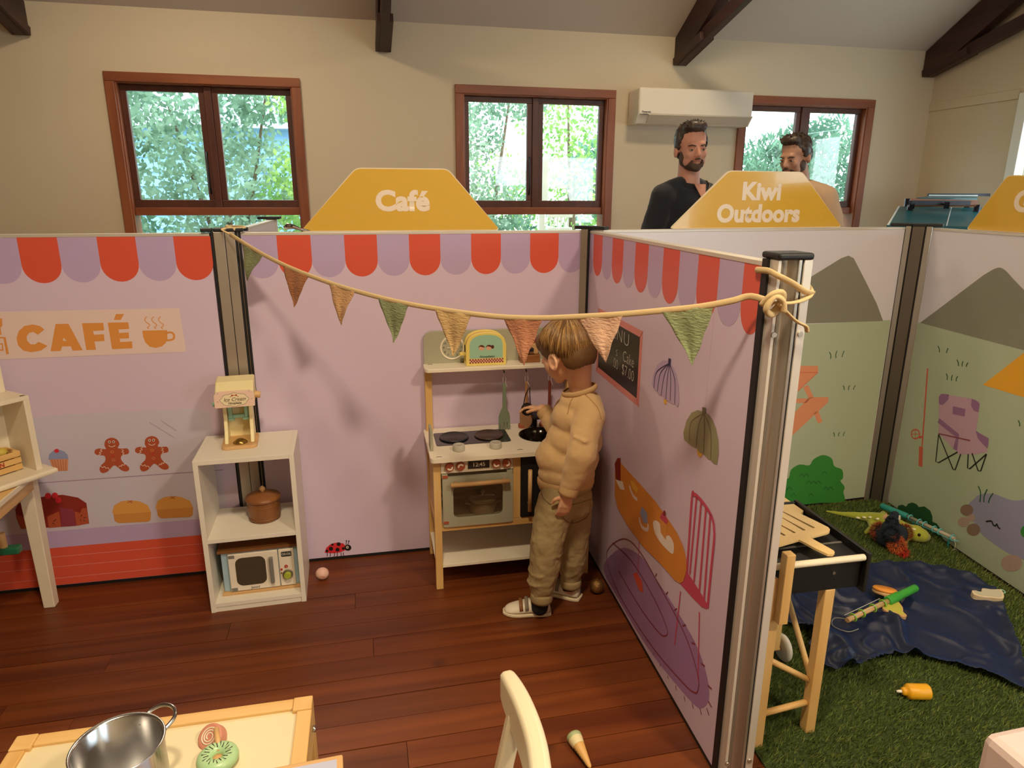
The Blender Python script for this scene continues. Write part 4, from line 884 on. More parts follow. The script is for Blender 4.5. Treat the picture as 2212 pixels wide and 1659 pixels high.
# ================================================================== WHITE CUBE SHELF AND TOYS ON IT
M_wlam = mat('white laminate', '#e9e3d4', .42, var=(3, .03)); M_cream = mat('cream painted wood', '#efe2ad', .45); M_mint = mat('mint painted wood', '#9cc7ae', .45); M_pinkp = mat('pale pink stripes paint', '#edcdb8', .45)
pine = [wood('pine grain ' + 'xyz'[a], '#cf9f58', '#e6c283', a, 14, .45, stretch=12) for a in range(3)]
beech = [wood('beech grain ' + 'xyz'[a], '#c79a62', '#d9b27c', a, 18, .45, stretch=10) for a in range(3)]
brownw = [wood('brown wood ' + 'xyz'[a], '#7a4a26', '#a06a38', a, 16, .4, stretch=8) for a in range(3)]
S0 = (-1.037, 2.062, 0); SA = math.radians(13.6)
sh = thing('cube_shelf', 'white two-bay cube shelf standing against the double post', 'shelf', S0, SA)
SW, SD, SH = .316, .25, .562
for x in (0, SW - .016): bx('side_panel', (x, 0, 0), (x + .016, SD, SH), M_wlam, sh, .001)
bx('top_panel', (.016, 0, SH - .016), (SW - .016, SD, SH), M_wlam, sh, .001)
bx('shelf_board', (.016, .002, .262), (SW - .016, SD - .002, .277), M_wlam, sh, .001)
bx('bottom_board', (.016, .002, .018), (SW - .016, SD - .002, .034), M_wlam, sh, .001)
bx('plinth', (.016, .004, 0.0), (SW - .016, .016, .018), M_wlam, sh)

# ice cream machine
ic = thing('toy_ice_cream_machine', 'cream wooden toy ice cream machine on the white shelf', 'toy', (-.981, 2.158, SH), math.radians(17))
W_ = .115
MB().prism(rpoly([(0, 0), (W_, 0), (W_, .135), (0, .135)], .02), 0, .012).build('base', beech[0], ic, .002)
MB().lathe([(.0, .0), (.023, .0), (.024, .003), (.015, .011), (.008, .014), (.008, .010), (0, .010)], 24, M=Matrix.Translation((W_ * .52, .035, .012))).build('cone_holder', mat('brass', '#a98846', .3, .9), ic)
for x in (.010, W_ - .022):
    pf = [(.03, .012), (.135, .012), (.135, .205), (.10, .205), (.075, .14), (.07, .09), (.055, .05)]
    MB().prism(spline and [tuple(v) for v in pf], 0, .012, M=Matrix(((0, 0, 1, x), (1, 0, 0, 0), (0, 1, 0, 0), (0, 0, 0, 1)))).build('side_wall', M_cream, ic, .002)
bx('back_panel', (.022, .115, .012), (W_ - .022, .128, .205), M_cream, ic)
mb = MB(); mb.box((.024, .085, .085), (.038, .10, .16)); mb.box((W_ - .038, .085, .085), (W_ - .024, .10, .16)); mb.box((.038, .088, .085), (W_ - .038, .10, .098)); mb.box((.024, .075, .080), (.045, .10, .088)); mb.box((W_ - .045, .075, .080), (W_ - .024, .10, .088)); mb.build('dispenser_frame', M_mint, ic, .002)
hd = MB(); pf = [(.03, .148), (.025, .15), (.03, .198), (.07, .222), (.135, .228), (.135, .155)]
hd.prism(pf, 0, W_ + .008, M=Matrix(((0, 0, 1, -.004), (1, 0, 0, 0), (0, 1, 0, 0), (0, 0, 0, 1)))); ho = hd.build('hood', M_cream, ic, .008, 3)
Mt = Matrix.Translation((W_ / 2, .0215, .172)) @ Matrix.Rotation(math.radians(90 - 4), 4, 'X')
MB().prism(rpoly([(-W_ / 2 - .006, -.026), (W_ / 2 + .006, -.026), (W_ / 2 + .006, .018), (W_ / 2 - .004, .03), (-W_ / 2 + .004, .03), (-W_ / 2 - .006, .018)], .004), 0, .006, M=Mt).build('front_plate', M_pinkp, ic, .001)
Mf = Mt @ Matrix.Translation((0, 0, .0064))
fr = [(.044 * math.cos(t) * (1 + .04 * math.cos(8 * t)), .022 * math.sin(t) * (1 + .06 * math.cos(8 * t))) for t in [k * 2 * PI / 64 for k in range(64)]]
MB().add([Mf @ Vector((x, y, -.0002)) for x, y in fr], [tuple(range(64))]).build('label_plate', mat('label cream', '#efe0b8', .5), ic)
MB().tube([Mf @ Vector((x, y, 0)) for x, y in fr], .0005, 5, True).build('label_border', mat('label brown', '#5e4a34', .6), ic)
M_txt = mat('dark label print', '#3c3226', .6)
lettering('lettering', 'Ice Cream', .0165, M_txt, ic, Mf @ Matrix.Translation((0, .001, 0)), .0001, 1, .35); lettering('lettering', 'Honeybake', .009, M_txt, ic, Mf @ Matrix.Translation((0, -.0125, 0)), .0003, 1, .3)
MB().tube([Mf @ Vector(v) for v in ((-.03, -.006, 0), (-.01, -.0085, 0), (.012, -.008, 0), (.03, -.004, 0))], .0004, 5).build('flourish', M_txt, ic)
mb = MB()
for sg in (-1, 1): mb.add([Mf @ Vector(v) for v in ((0, .0155, 0), (sg * .009, .0185, 0), (sg * .009, .0125, 0))], [(0, 1, 2) if sg < 0 else (0, 2, 1)]); mb.tube([Mf @ Vector((0, .0155, 0)), Mf @ Vector((sg * .007, .013, 0)), Mf @ Vector((sg * .014, .0095, 0))], .0008, 5)
mb.build('bow', mat('red bow', '#b8402c', .5), ic)
for x, y in ((-.05, .024), (.048, .026), (-.053, -.004), (.054, .0)): MB().ell(Mf @ Vector((x, y, 0)), .0012, 8, 6).build('rivet', M_txt, ic)
MB().cyl((W_ + .002, .07, .172), (W_ + .022, .07, .168), .013, .012, 8).build('knob', beech[0], ic, .002)
MB().cyl((-.004, .06, .150), (-.018, .06, .148), .008, n=12).build('side_knob', M_mint, ic, .001)

# turned wooden pot
wp = thing('wooden_pot', 'round brown wooden lidded pot on the middle shelf board', 'pot', (-.885, 2.232, .277))
MB().lathe([(0, 0), (.046, 0), (.051, .006), (.055, .036), (.056, .074), (.056, .078), (.05, .078), (.05, .01), (0, .01)], 36).build('body', brownw[2], wp)
for z in (.014, .062): MB().lathe([(.0515 + .06 * z, z - .0015), (.0538 + .05 * z, z), (.0515 + .06 * z, z + .0015)], 36).build('turned_ring', brownw[2], wp)
MB().lathe([(0, .078), (.059, .078), (.061, .083), (.057, .089), (.04, .097), (.02, .103), (0, .104)], 36).build('lid', brownw[0], wp)
MB().lathe([(.004, .102), (.006, .107), (.011, .113), (.010, .118), (.004, .124), (0, .127)], 20).build('finial', beech[2], wp)

# toy microwave
mw = thing('toy_microwave', 'white and blue wooden toy microwave inside the lower shelf bay', 'toy', Vector(S0) + Vector((0, 0, .034)), SA)
M_mblue = mat('powder blue paint', '#9fbccb', .5); M_mwh = mat('white toy paint', '#e9dfcd', .45); M_gry = mat('grey toy paint', '#7d7b75', .4)
bx('base', (.034, .042, 0), (.30, .215, .011), beech[0], mw, .002)
bx('body', (.040, .054, .011), (.296, .21, .162), M_mblue, mw, .002)
bx('top_board', (.030, .046, .162), (.302, .215, .173), brownw[0], mw, .002)
dr = MB(); dr.prism([(.064, .014), (.228, .014), (.228, .157), (.064, .157)], 0, .011, M=Matrix.Translation((0, .0535, 0)) @ Matrix.Rotation(PI / 2, 4, 'X')); do = dr.build('door', M_mwh, mw, .002)
MB().prism(rrect(.086, .034, .186, .142, .022), 0, .0008, M=Matrix.Translation((0, .0425, 0)) @ Matrix.Rotation(PI / 2, 4, 'X')).build('window', mat('smoked window', '#4b4234', .12, coat=.5), do)
bx('handle', (.199, .028, .036), (.212, .043, .136), M_gry, do, .003)
for z in (.016, .143): bx('hinge', (.066, .0415, z), (.086, .0435, z + .012), M_gry, do)
bx('control_panel', (.231, .0435, .014), (.282, .054, .157), M_mwh, mw, .002)
MB().prism(rrect(.240, .129, .275, .148, .004), 0, .0008, M=Matrix.Translation((0, .0433, 0)) @ Matrix.Rotation(PI / 2, 4, 'X')).build('display', mat('display black', '#2a2a28', .3), mw)
lettering('lettering', '08:06', .0145, mat('display digits', '#cfd0c4', .5), mw, XZ(.2575, .0423, .1385))
MB().cyl((.257, .044, .060), (.257, .036, .060), .0175, n=28).build('knob_ring', mat('steel ring', '#9c978c', .3, .8), mw); MB().cyl((.257, .037, .060), (.257, .026, .060), .0125, n=28).build('knob', mat('lime paint', '#a9b53e', .4), mw, .002)
MB().cyl((.2535, .044, .090), (.2535, .041, .090), .006, n=16).build('button', mat('red button', '#b33a2c', .4), mw); lettering('lettering', '3', .008, M_mwh, mw, XZ(.2535, .0405, .090))
MB().cyl((.237, .044, .080), (.237, .041, .080), .004, n=14).build('button', mat('red button', '#b33a2c', .4), mw); MB().cyl((.236, .044, .066), (.236, .041, .066), .003, n=14).build('button', brownw[0], mw)
lettering('lettering', 'Janod', .013, M_txt, mw, XZ(.145, .0418, .023), .0001)

# balls on the floor
eg = MB().ell((0, 0, .0225), (.0245, .0225, .0225), 24, 16).build('toy_egg', mat('pale pink painted wood', '#e3b9a6', .5), None, loc=(-.712, 2.285, 0)); tag(eg, 'pale pink toy egg on the floor beside the white shelf', 'toy egg')
eg2 = MB().tube([(.0, -.0228, .024), (.012, -.020, .020), (.020, -.010, .026), (.022, .004, .034)], .0008, 5).build('painted_line', mat('print cherry', '#d5303a', .32), eg)
gl = MB().ell((0, 0, .026), .026, 28, 18).build('glitter_ball', mat('gold glitter', '#9a7440', .25, .7, bump=(260, .9, .003), var=(120, .5)), None, loc=(.312, 2.20, 0)); tag(gl, 'gold glittery ball on the floor against the side partition', 'ball')
MB().cyl((0, 0, .051), (0, 0, .056), .006, n=12).build('cap', mat('brass', '#a98846', .3, .9), gl)

# ================================================================== PLAY KITCHEN
KA = math.radians(11.7); K0 = Vector((-.274, 2.213, 0))
k = thing('play_kitchen', 'white and pine wooden play kitchen against the ladybird panel', 'play kitchen', K0, KA)
KX, KD = .580, .288; Kex = Vector((math.cos(KA), math.sin(KA), 0)); Key = Vector((-math.sin(KA), math.cos(KA), 0))
def kw(x, y, z): return K0 + Kex * x + Key * y + Vector((0, 0, z))
M_kwh = mat('ivory kitchen paint', '#ece4d0', .4); M_sgry = mat('sage grey paint', '#a9a892', .45); M_bglass = mat('black glass hob', '#14151a', .1, coat=.5); M_terra = mat('terracotta paint', '#a9573a', .45); M_lgry = mat('light grey knob paint', '#b5b0a4', .45)
for x in (0, KX - .026):
    bx('leg', (x, 0, 0), (x + .026, .026, .510), pine[2], k, .002)
    bx('leg', (x, KD - .026, 0), (x + .026, KD, .774), pine[2], k, .002)
    bx('side_rail', (x + .004, .026, .232), (x + .018, KD - .026, .258), pine[1], k, .001); bx('side_rail', (x + .004, .026, .480), (x + .018, KD - .026, .508), pine[1], k, .001)
bx('side_board', (.006, .026, .258), (.014, KD - .026, .480), pine[1], k); bx('side_board', (KX - .014, .026, .258), (KX - .006, KD - .026, .480), pine[1], k)
bx('front_rail', (.026, .003, .232), (KX - .026, .022, .260), pine[0], k, .001)
bx('divider', (.286, .002, .260), (.313, .024, .510), pine[2], k, .001)
bx('lower_shelf', (.003, .003, .086), (KX - .003, KD - .003, .098), M_kwh, k, .001)
bx('oven_floor', (.026, .024, .246), (KX - .026, KD - .01, .256), M_kwh, k)
ct = MB(); ct.prism(rpoly([(-.010, -.032), (KX + .008, -.032), (KX + .008, KD), (-.010, KD)], .016), .510, .525); cto = ct.build('countertop', M_kwh, k)
cut(cto, MB().cyl((.418, .143, .45), (.418, .143, .60), .079, n=40))
for x, y in ((.02, -.015), (.31, .0), (.56, -.015)): MB().tube([(x - .010, y, .5252), (x - .005, y + .003, .5256), (x, y + .004, .5256), (x + .005, y + .003, .5256), (x + .010, y, .5252)], .0009, 5).build('arc_mark', M_txt, cto)
hb = MB().prism(rpoly([(.022, .092), (.298, .092), (.298, .229), (.022, .229)], .012), .525, .527).build('hob', M_bglass, k)
for x, c_ in ((.094, '#2a2a2e'), (.226, '#4a3630')):
    MB().lathe([(0, .527), (.054, .527), (.055, .530), (.053, .533), (.050, .533), (.048, .531), (0, .531)], 36, M=Matrix.Translation((x, .167, 0))).build('burner', mat('burner ' + c_, c_, .35), k)
    for rr in (.038, .026, .014): MB().lathe([(rr - .0008, .5311), (rr, .5317), (rr + .0008, .5311)], 32, M=Matrix.Translation((x, .167, 0))).build('burner_ring', mat('burner ring', '#5d4a44', .4), k)
lettering('lettering', 'OO', .008, mat('grey print2', '#8a8a8a', .5), k, Matrix.Translation((.278, .101, .5273)))
for x in (.096, .229): MB().lathe([(0, .525), (.0215, .525), (.022, .528), (.0215, .544), (.019, .547), (.013, .547), (.012, .5455), (0, .5455)], 28, M=Matrix.Translation((x, .040, 0))).build('hob_knob', M_lgry, k)
MB().lathe([(.081, .5262), (.080, .528), (.077, .527), (.070, .515), (.05, .490), (.02, .480), (0, .479)], 40, M=Matrix.Translation((.418, .143, 0))).build('sink_bowl', mat('dark chrome bowl', '#33302a', .12, .9), k)
# the bowl hangs through a hole: dark rim plate
fc = MB(); fc.box((.400, .228, .525), (.428, .252, .590)); fc.box((.400, .170, .575), (.428, .228, .590)); fc.build('faucet', M_blk, k, .004)
MB().cyl((.371, .238, .525), (.371, .238, .540), .0165, n=22).build('tap_knob', M_terra, k, .002); MB().cyl((.455, .238, .525), (.455, .238, .540), .0165, n=22).build('tap_knob', M_terra, k, .002)
MB().tube([(.362, .233, .5405), (.371, .236, .5407), (.380, .233, .5405)], .002, 6).build('tap_mark', M_kwh, k)
bx('splash_guard', (-.004, .045, .512), (.006, .110, .606), M_sgry, k, .002)
# control panel, oven door
bx('control_panel', (.027, .001, .456), (.285, .018, .509), M_kwh, k, .001)
for i, (x, a) in enumerate(((.058, 200), (.096, 20), (.223, 160), (.261, 250))):
    kn_ = MB().cyl((x, .001, .482), (x, -.011, .482), .0155, n=26).build('oven_knob', M_terra, k, .002)
    a = math.radians(a); P = [(x + .011 * math.cos(a + t) * (1 if j < 8 else .45), -.0114, .482 + .011 * math.sin(a + t) * (1 if j < 8 else .45)) for j, t in enumerate([q * PI / 7 for q in range(8)] + [PI - q * PI / 5 for q in range(6)])]
    MB().add(P, [tuple(range(len(P)))[::-1]]).build('knob_mark', M_kwh, kn_)
ds = bx('clock_display', (.123, -.003, .468), (.199, .002, .497), mat('display black', '#2a2a28', .3), k, .001); lettering('lettering', '12:45', .021, M_kwh, ds, XZ(.161, -.0034, .4825), .0002)
M90 = lambda y: Matrix.Translation((0, y, 0)) @ Matrix.Rotation(PI / 2, 4, 'X')
# oven door as a ring with glass
od = MB(); out = [(.029, .262), (.283, .262), (.283, .453), (.029, .453)]; inn = rrect(.068, .283, .247, .408, .02, 5)
n_ = len(inn); outer = []
for x, z in inn:
    cxm, czm = .1575, .3455; dx, dz = x - cxm, z - czm; t = min((.127 / abs(dx)) if abs(dx) > 1e-6 else 9, (.0955 / abs(dz)) if abs(dz) > 1e-6 else 9); outer.append((cxm + dx * t * .9999, czm + dz * t * .9999))
def ringfaces(y0, y1):
    vs = [(x, y0, z) for x, z in inn] + [(x, y0, z) for x, z in outer] + [(x, y1, z) for x, z in inn] + [(x, y1, z) for x, z in outer]; fs = []
    for i in range(n_):
        j = (i + 1) % n_; fs += [(i, j, n_ + j, n_ + i)[::-1], (2 * n_ + i, 2 * n_ + j, 3 * n_ + j, 3 * n_ + i), (i, 2 * n_ + i, 2 * n_ + j, j)[::-1], (n_ + i, 3 * n_ + i, 3 * n_ + j, n_ + j)]
    return vs, fs
od.add(*ringfaces(-.004, .010))
for cx_, cz_ in ((.029, .262), (.283, .262), (.283, .453), (.029, .453)): pass
odo = od.build('oven_door', M_sgry, k)
# square up the door corners
for x0, x1, z0, z1 in ((.029, .050, .262, .275), (.262, .283, .262, .275), (.029, .050, .440, .453), (.262, .283, .440, .453)): bx('door_corner', (x0, -.0038, z0), (x1, .0098, z1), M_sgry, odo)
MB().box((.066, .002, .281), (.249, .004, .410)).build('oven_glass', glass('smoky oven glass', (.80, .77, .70), .06, .05), odo)
MB().cyl((.058, -.026, .421), (.268, -.026, .421), .0085, n=16).build('handle', beech[0], odo)
for x in (.075, .25): MB().cyl((x, -.004, .421), (x, -.026, .421), .005, n=10).build('handle_post', beech[0], odo)
for z in (.264, .440): bx('hinge', (.031, -.0062, z), (.050, -.003, z + .010), M_terra, odo)
bx('oven_back', (.026, KD - .02, .256), (.30, KD - .012, .508), M_kwh, k); bx('oven_wall', (.286, .024, .256), (.300, KD - .02, .508), M_kwh, k)
# black cupboard door
bd = bx('cupboard_door', (.315, -.002, .262), (KX - .028, .012, .506), mat('blackboard paint', '#17171a', .5), k, .002)
MB().cyl((.342, -.026, .296), (.342, -.026, .456), .0075, n=16).build('handle', beech[2], bd)
for z in (.32, .432): MB().cyl((.342, -.002, z), (.342, -.026, z), .0045, n=10).build('handle_post', beech[1], bd)
# top shelf, back board with clock
tsf = MB(); tsf.prism(rpoly([(-.004, .190), (KX + .004, .190), (KX + .004, KD), (-.004, KD)], .022), .773, .787); ts = tsf.build('top_shelf', M_kwh, k, .002)
MB().tube([(.012, .262, .7872), (.018, .266, .7876), (.024, .266, .7876), (.030, .262, .7872)], .0009, 5).build('arc_mark', M_txt, ts)
bp = MB(); bp.prism(arc(.034, .876, .034, 180, 90, 8) + arc(KX - .034, .876, .034, 90, 0, 8) + [(KX, .787), (0, .787)], 0, .012, M=M90(KD)); bpo = bp.build('back_board', M_sgry, k, .001)
MB().lathe([(.040, 0), (.0425, .002), (.046, .002), (.0465, 0)], 40, M=Matrix.Translation((.108, KD - .0123, .846)) @ Matrix.Rotation(PI / 2, 4, 'X')).build('clock_ring', M_kwh, bpo)
for n_ in range(1, 13):
    a = math.radians(90 - n_ * 30); lettering('clock_numeral', str(n_), .0115, M_txt, bpo, XZ(.108 + .033 * math.cos(a), KD - .0128, .846 + .033 * math.sin(a)))
MB().cyl((.108, KD - .012, .846), (.108, KD - .018, .846), .004, n=12).build('clock_pin', M_kwh, bpo); bx('clock_hand', (.106, KD - .0155, .846), (.110, KD - .0135, .870), M_kwh, bpo); bx('clock_hand', (.088, KD - .0165, .8445), (.108, KD - .0145, .8475), M_kwh, bpo)
HK = [.297, .383, .475]
for x in HK: MB().tube([(x, .24, .773), (x, .24, .762), (x, .236, .752), (x, .228, .750), (x, .226, .758)], .0016, 6).build('hook', M_blk, k)

# hanging utensils
M_str = mat('white string', '#d8d0c4', .8)
def utensil(name, label, x, col, kind):
    r = thing(name, label, 'utensil', kw(x, .226, 0), KA, 'toy utensils hanging under the kitchen shelf')
    m_ = mat('silicone ' + col, col, .5)
    MB().tube([(-.002, .0, .752), (-.006, .0, .725), (-.004, 0, .708), (.004, 0, .708), (.006, 0, .725), (.002, 0, .752)], .0009, 5).build('string', M_str, r)
    MB().tube([(.004, -.004, .712), (.008, -.006, .700), (.014, -.005, .692)], .0010, 5).build('string_tail', M_str, r)
    if kind == 'spatula':
        MB().prism([(-.0065, .712), (.0065, .712), (.0075, .615), (.019, .590), (.022, .575), (.022, .528), (.012, .526), (.0115, .555), (.0085, .555), (.008, .526), (.0015, .526), (.001, .555), (-.0015, .555), (-.002, .526), (-.009, .526), (-.0095, .555), (-.0125, .555), (-.013, .526), (-.022, .528), (-.022, .575), (-.019, .590), (-.0075, .615)], -.004, .004, M=M90(0)).build('spatula_blade', m_, r, .0015)
    elif kind == 'spoon':
        MB().prism([(-.0055, .712), (.0055, .712), (.006, .62)] + [(.026 * math.sin(t), .570 - .042 * math.cos(t + PI) * 1) if False else (.026 * math.sin(t), .568 + .045 * math.cos(t)) for t in [PI * q / 12 for q in range(1, 24)]] + [(-.006, .62)], -.004, .004, M=M90(0)).build('spoon_bowl', m_, r, .003)
    else:
        MB().prism([(-.005, .712), (.005, .712), (.006, .585), (-.006, .585)], -.004, .004, M=M90(0)).build('handle', m_, r, .0015)
        MB().prism(arc(0, .565, .026, -30, 210, 12) + [(-.018, .54), (.018, .54)], -.005, .005, M=M90(0)).build('masher_head', m_, r, .002)
    return r
utensil('toy_spatula', 'sage green slotted toy spatula hanging under the kitchen shelf', HK[0], '#83927a', 'spatula')
utensil('toy_spoon', 'tan wooden toy spoon hanging under the kitchen shelf', HK[1], '#a97c58', 'spoon')
utensil('toy_masher', 'dark red toy masher hanging beside the child\'s reaching hand', HK[2], '#7c3527', 'masher')

# toaster and coffee toy on the top shelf
to = thing('toy_toaster', 'yellow and mint wooden toy toaster on the kitchen top shelf', 'toy toaster', kw(.150, .212, .787), KA)
M_yelw = mat('butter yellow paint', '#e9d474', .45)
def arch(w, h, n=12): return [(0, 0), (w, 0), (w, h - .05)] + [tuple(v) for v in spline([(w, h - .05), (w * .93, h - .022), (w * .75, h - .005), (w * .5, h), (w * .25, h - .005), (w * .07, h - .022), (0, h - .05)], 4)][1:-1] + [(0, h - .05)]
MB().prism(arch(.152, .126), -.012, 0, M=M90(0)).build('front_plate', M_yelw, to, .003)
MB().prism([(x + .004, z) for x, z in arch(.144, .120)], -.046, -.012, M=M90(0)).build('body', beech[0], to, .002)
MB().prism(arch(.152, .126), -.058, -.046, M=M90(0)).build('back_plate', M_yelw, to, .003)
MB().prism([(.014 + x * .815, .028 + z * .70) for x, z in arch(.152, .126)], 0, .0008, M=M90(0)).build('mint_panel', M_mint, to)
ck = MB(); mk = [mat('check pink', '#e9b89a', .5), mat('check red', '#7c2418', .5)]
ck.add([(.013, -.001, .010), (.140, -.001, .010), (.140, -.001, .026), (.013, -.001, .026)], [(0, 1, 2, 3)], 0)
for i in range(25):
    for j in range(3):
        if (i + j) % 2 == 0: ck.add([(.013 + i * .00508, -.0012, .010 + j * .00533), (.013 + (i + 1) * .00508, -.0012, .010 + j * .00533), (.013 + (i + 1) * .00508, -.0012, .010 + (j + 1) * .00533), (.013 + i * .00508, -.0012, .010 + (j + 1) * .00533)], [(0, 1, 2, 3)], 1)
ck.build('checked_band', mk, to)
lettering('lettering', 'Honeybake', .0125, M_txt, to, XZ(.078, -.0012, .034), .0002, 1, .3)
hl = MB(); mh = [mat('logo skin', '#d9a98a', .5), mat('logo hair', '#5a2c1c', .5)]
for cx_ in (.058, .086):
    hl.add([(cx_ + .0105 * math.cos(t), -.0011, .066 + .0085 * math.sin(t)) for t in [q * PI / 10 for q in range(20)]], [tuple(range(20))], 0)
    hl.add([(cx_ + .012 * math.cos(t), -.0013, .068 + .0105 * math.sin(t)) for t in [q * PI / 10 for q in range(11)]] + [(cx_ - .006, -.0013, .073), (cx_ + .002, -.0013, .071)], [tuple(range(13))], 1)
hl.add([(.0995 + .006 * math.cos(t), -.0013, .070 + .007 * math.sin(t)) for t in [q * PI / 8 for q in range(16)]], [tuple(range(16))], 1)
hl.build('faces_logo', mh, to)
bx('lever', (-.020, .020, .036), (.002, .036, .048), M_yelw, to, .002); bx('lever_slot', (-.001, .022, .050), (.001, .034, .075), M_blk, to)
cg = thing('toy_coffee_maker', 'brown wooden toy coffee maker with red card behind the terracotta flag', 'toy', kw(.395, .222, .787), KA)
bx('base', (-.035, 0, 0), (.04, .05, .030), brownw[0], cg, .003); bx('body', (-.030, .012, .030), (.035, .048, .070), beech[0], cg, .003); bx('spout', (-.01, -.012, .045), (.012, .012, .058), M_blk, cg, .002)
MB().prism([(.022, .078), (.040, .105), (.058, .090), (.040, .062)], 0, .003, M=M90(.03)).build('red_card', mat('dark red card', '#8f2a26', .5), cg); bx('card_mark', (.036, .0262, .080), (.044, .0268, .094), M_kwh, cg); bx('card_slot', (.02, .024, .066), (.05, .036, .075), brownw[0], cg)

# pot inside the oven
op = thing('toy_saucepan', 'beige lidded toy pot inside the oven behind the glass', 'toy pot', kw(.190, .10, .256), KA)
M_beige = mat('beige enamel', '#c4b79c', .4)
MB().lathe([(0, 0), (.048, 0), (.05, .004), (.05, .048), (.046, .048), (.046, .006), (0, .006)], 32).build('body', M_beige, op)
MB().lathe([(.053, .048), (.054, .052), (.04, .058), (.015, .063), (.004, .064), (.004, .068), (.010, .073), (.009, .079), (0, .081)], 32).build('lid', mat('light enamel', '#d8cfba', .4), op)
for sg in (-1, 1): MB().tube([(sg * .048, -.015, .035), (sg * .066, -.010, .038), (sg * .066, .010, .038), (sg * .048, .015, .035)], .004, 8).build('handle', M_beige, op)

# ================================================================== LEFT MARKET DESK
ds0 = Vector((-1.602, 2.136, 0)); DA = math.radians(11.7)
dk = thing('market_desk', 'white play desk with angled wood top and tapered white leg beside the counter panel', 'desk', ds0, DA)
M_dwh = mat('ivory painted timber', '#e6dcc4', .5, var=(4, .04)); 
for (x0, y0) in ((-.042, -.042), (-.98, -.042), (-.042, -.60), (-.98, -.60)):
    MB().add([(x0, y0, 0), (x0 + .036, y0, 0), (x0 + .036, y0 + .036, 0), (x0, y0 + .036, 0), (x0 - .004, y0 - .004, .488), (x0 + .042, y0 - .004, .488), (x0 + .042, y0 + .042, .488), (x0 - .004, y0 + .042, .488)], [(3, 2, 1, 0), (4, 5, 6, 7), (0, 1, 5, 4), (1, 2, 6, 5), (2, 3, 7, 6), (3, 0, 4, 7)]).build('leg', M_dwh, dk, .003)
bx('apron', (-.012, -.56, .448), (.002, -.04, .492), beech[1], dk, .001); bx('apron', (-.94, -.04, .448), (-.045, -.028, .492), beech[0], dk, .001)
bx('desk_top', (-.99, -.61, .492), (.004, .0, .500), pine[0], dk, .002); bx('edge_band', (.004, -.61, .488), (.010, .0, .502), M_dwh, dk)
HA = math.radians(63); H0 = Vector((-1.553, 2.100, .502))
hu = thing('market_hutch', 'white open hutch with ledge standing on the market desk', 'hutch', H0, HA)
bx('ledge', (-.62, -.035, .0), (.030, .145, .018), M_dwh, hu, .006)
bx('side_panel', (-.018, 0, .018), (.0, .140, .258), M_dwh, hu, .001); bx('side_panel', (-.60, 0, .018), (-.582, .140, .258), M_dwh, hu, .001)
bx('top_panel', (-.60, 0, .258), (.0, .140, .272), M_dwh, hu, .001); bx('back_panel', (-.582, .134, .018), (-.018, .140, .258), M_dwh, hu)
for x, y in ((-.012, .012), (-.014, .118)): MB().prism([(x - .010, y - .006), (x + .006, y - .008), (x + .004, y + .004), (x - .006, y + .006)], .2721, .2726).build('chip_mark', mat('chipped paint', '#6b5a45', .8), hu)
tb_ = thing('white_box', 'white framed panel box standing on top of the hutch', 'box', H0 + Vector((0, 0, .272)), HA)
bx('box_body', (-.30, .105, 0), (-.012, .135, .140), M_dwh, tb_, .002); mb = MB()
for lo, hi in (((-.285, .1035, .014), (-.030, .1048, .016)), ((-.285, .1035, .124), (-.030, .1048, .126)), ((-.032, .1035, .014), (-.030, .1048, .126))): mb.box(lo, hi)
mb.build('panel_line', mat('faint grey line', '#b8ae9a', .6), tb_)
# crate with produce
C0 = Vector((-1.612, 2.094, .5205)); CA = math.radians(64)
cr = thing('wooden_crate', 'slatted pine crate lettered VAN in the white hutch', 'crate', C0, CA)
CWd, CDp, CHt = .20, .078, .068
for jz, z in enumerate((.004, .026, .048)):
    for y in (0, CDp - .006): bx('slat', (-CWd, y, z), (0, y + .006, z + .018), pine[0], cr, .001)
    for x in (-CWd, -.006): bx('slat', (x, .006, z), (x + .006, CDp - .006, z + .018), pine[1], cr, .001)
for x in (-CWd + .006, -.018):
    for y in (.006, CDp - .018): bx('corner_post', (x, y, 0), (x + .012, y + .012, CHt), pine[2], cr)
bx('crate_floor', (-CWd + .006, .006, .004), (-.006, CDp - .006, .010), pine[0], cr)
lettering('lettering', 'VAN', .020, mat('red stencil', '#a83a26', .6), cr, XZ(-.072, -.0006, .035), .0008, 1.0)
cex = Vector((math.cos(CA), math.sin(CA), 0)); cey = Vector((-cex.y, cex.x, 0))
for nm, x, y, z, r_, col, l_ in (('toy_lemon', -.036, .040, .062, (.020, .018, .018), '#c9b248', 'yellow green toy lemon in the VAN crate'), ('toy_potato', -.086, .034, .068, (.020, .022, .026), '#a8743c', 'brown toy potato in the VAN crate'), ('toy_potato', -.135, .040, .058, (.024, .021, .020), '#b98a4e', 'light brown toy potato at the end of the VAN crate'), ('toy_lemon', -.062, .050, .031, (.02, .02, .02), '#b9a544', 'olive toy lemon low in the VAN crate')):
    o = MB().ell((0, 0, 0), r_, 20, 14).build(nm, mat('produce ' + col, col, .5, var=(40, .12)), None, loc=C0 + cex * x + cey * y + Vector((0, 0, z))); tag(o, l_, 'toy food')
    MB().ell((r_[0] * .95, 0, 0), (.003, .003, .003), 8, 6).build('stem_tip', mat('stem brown', '#6b4a26', .7), o)
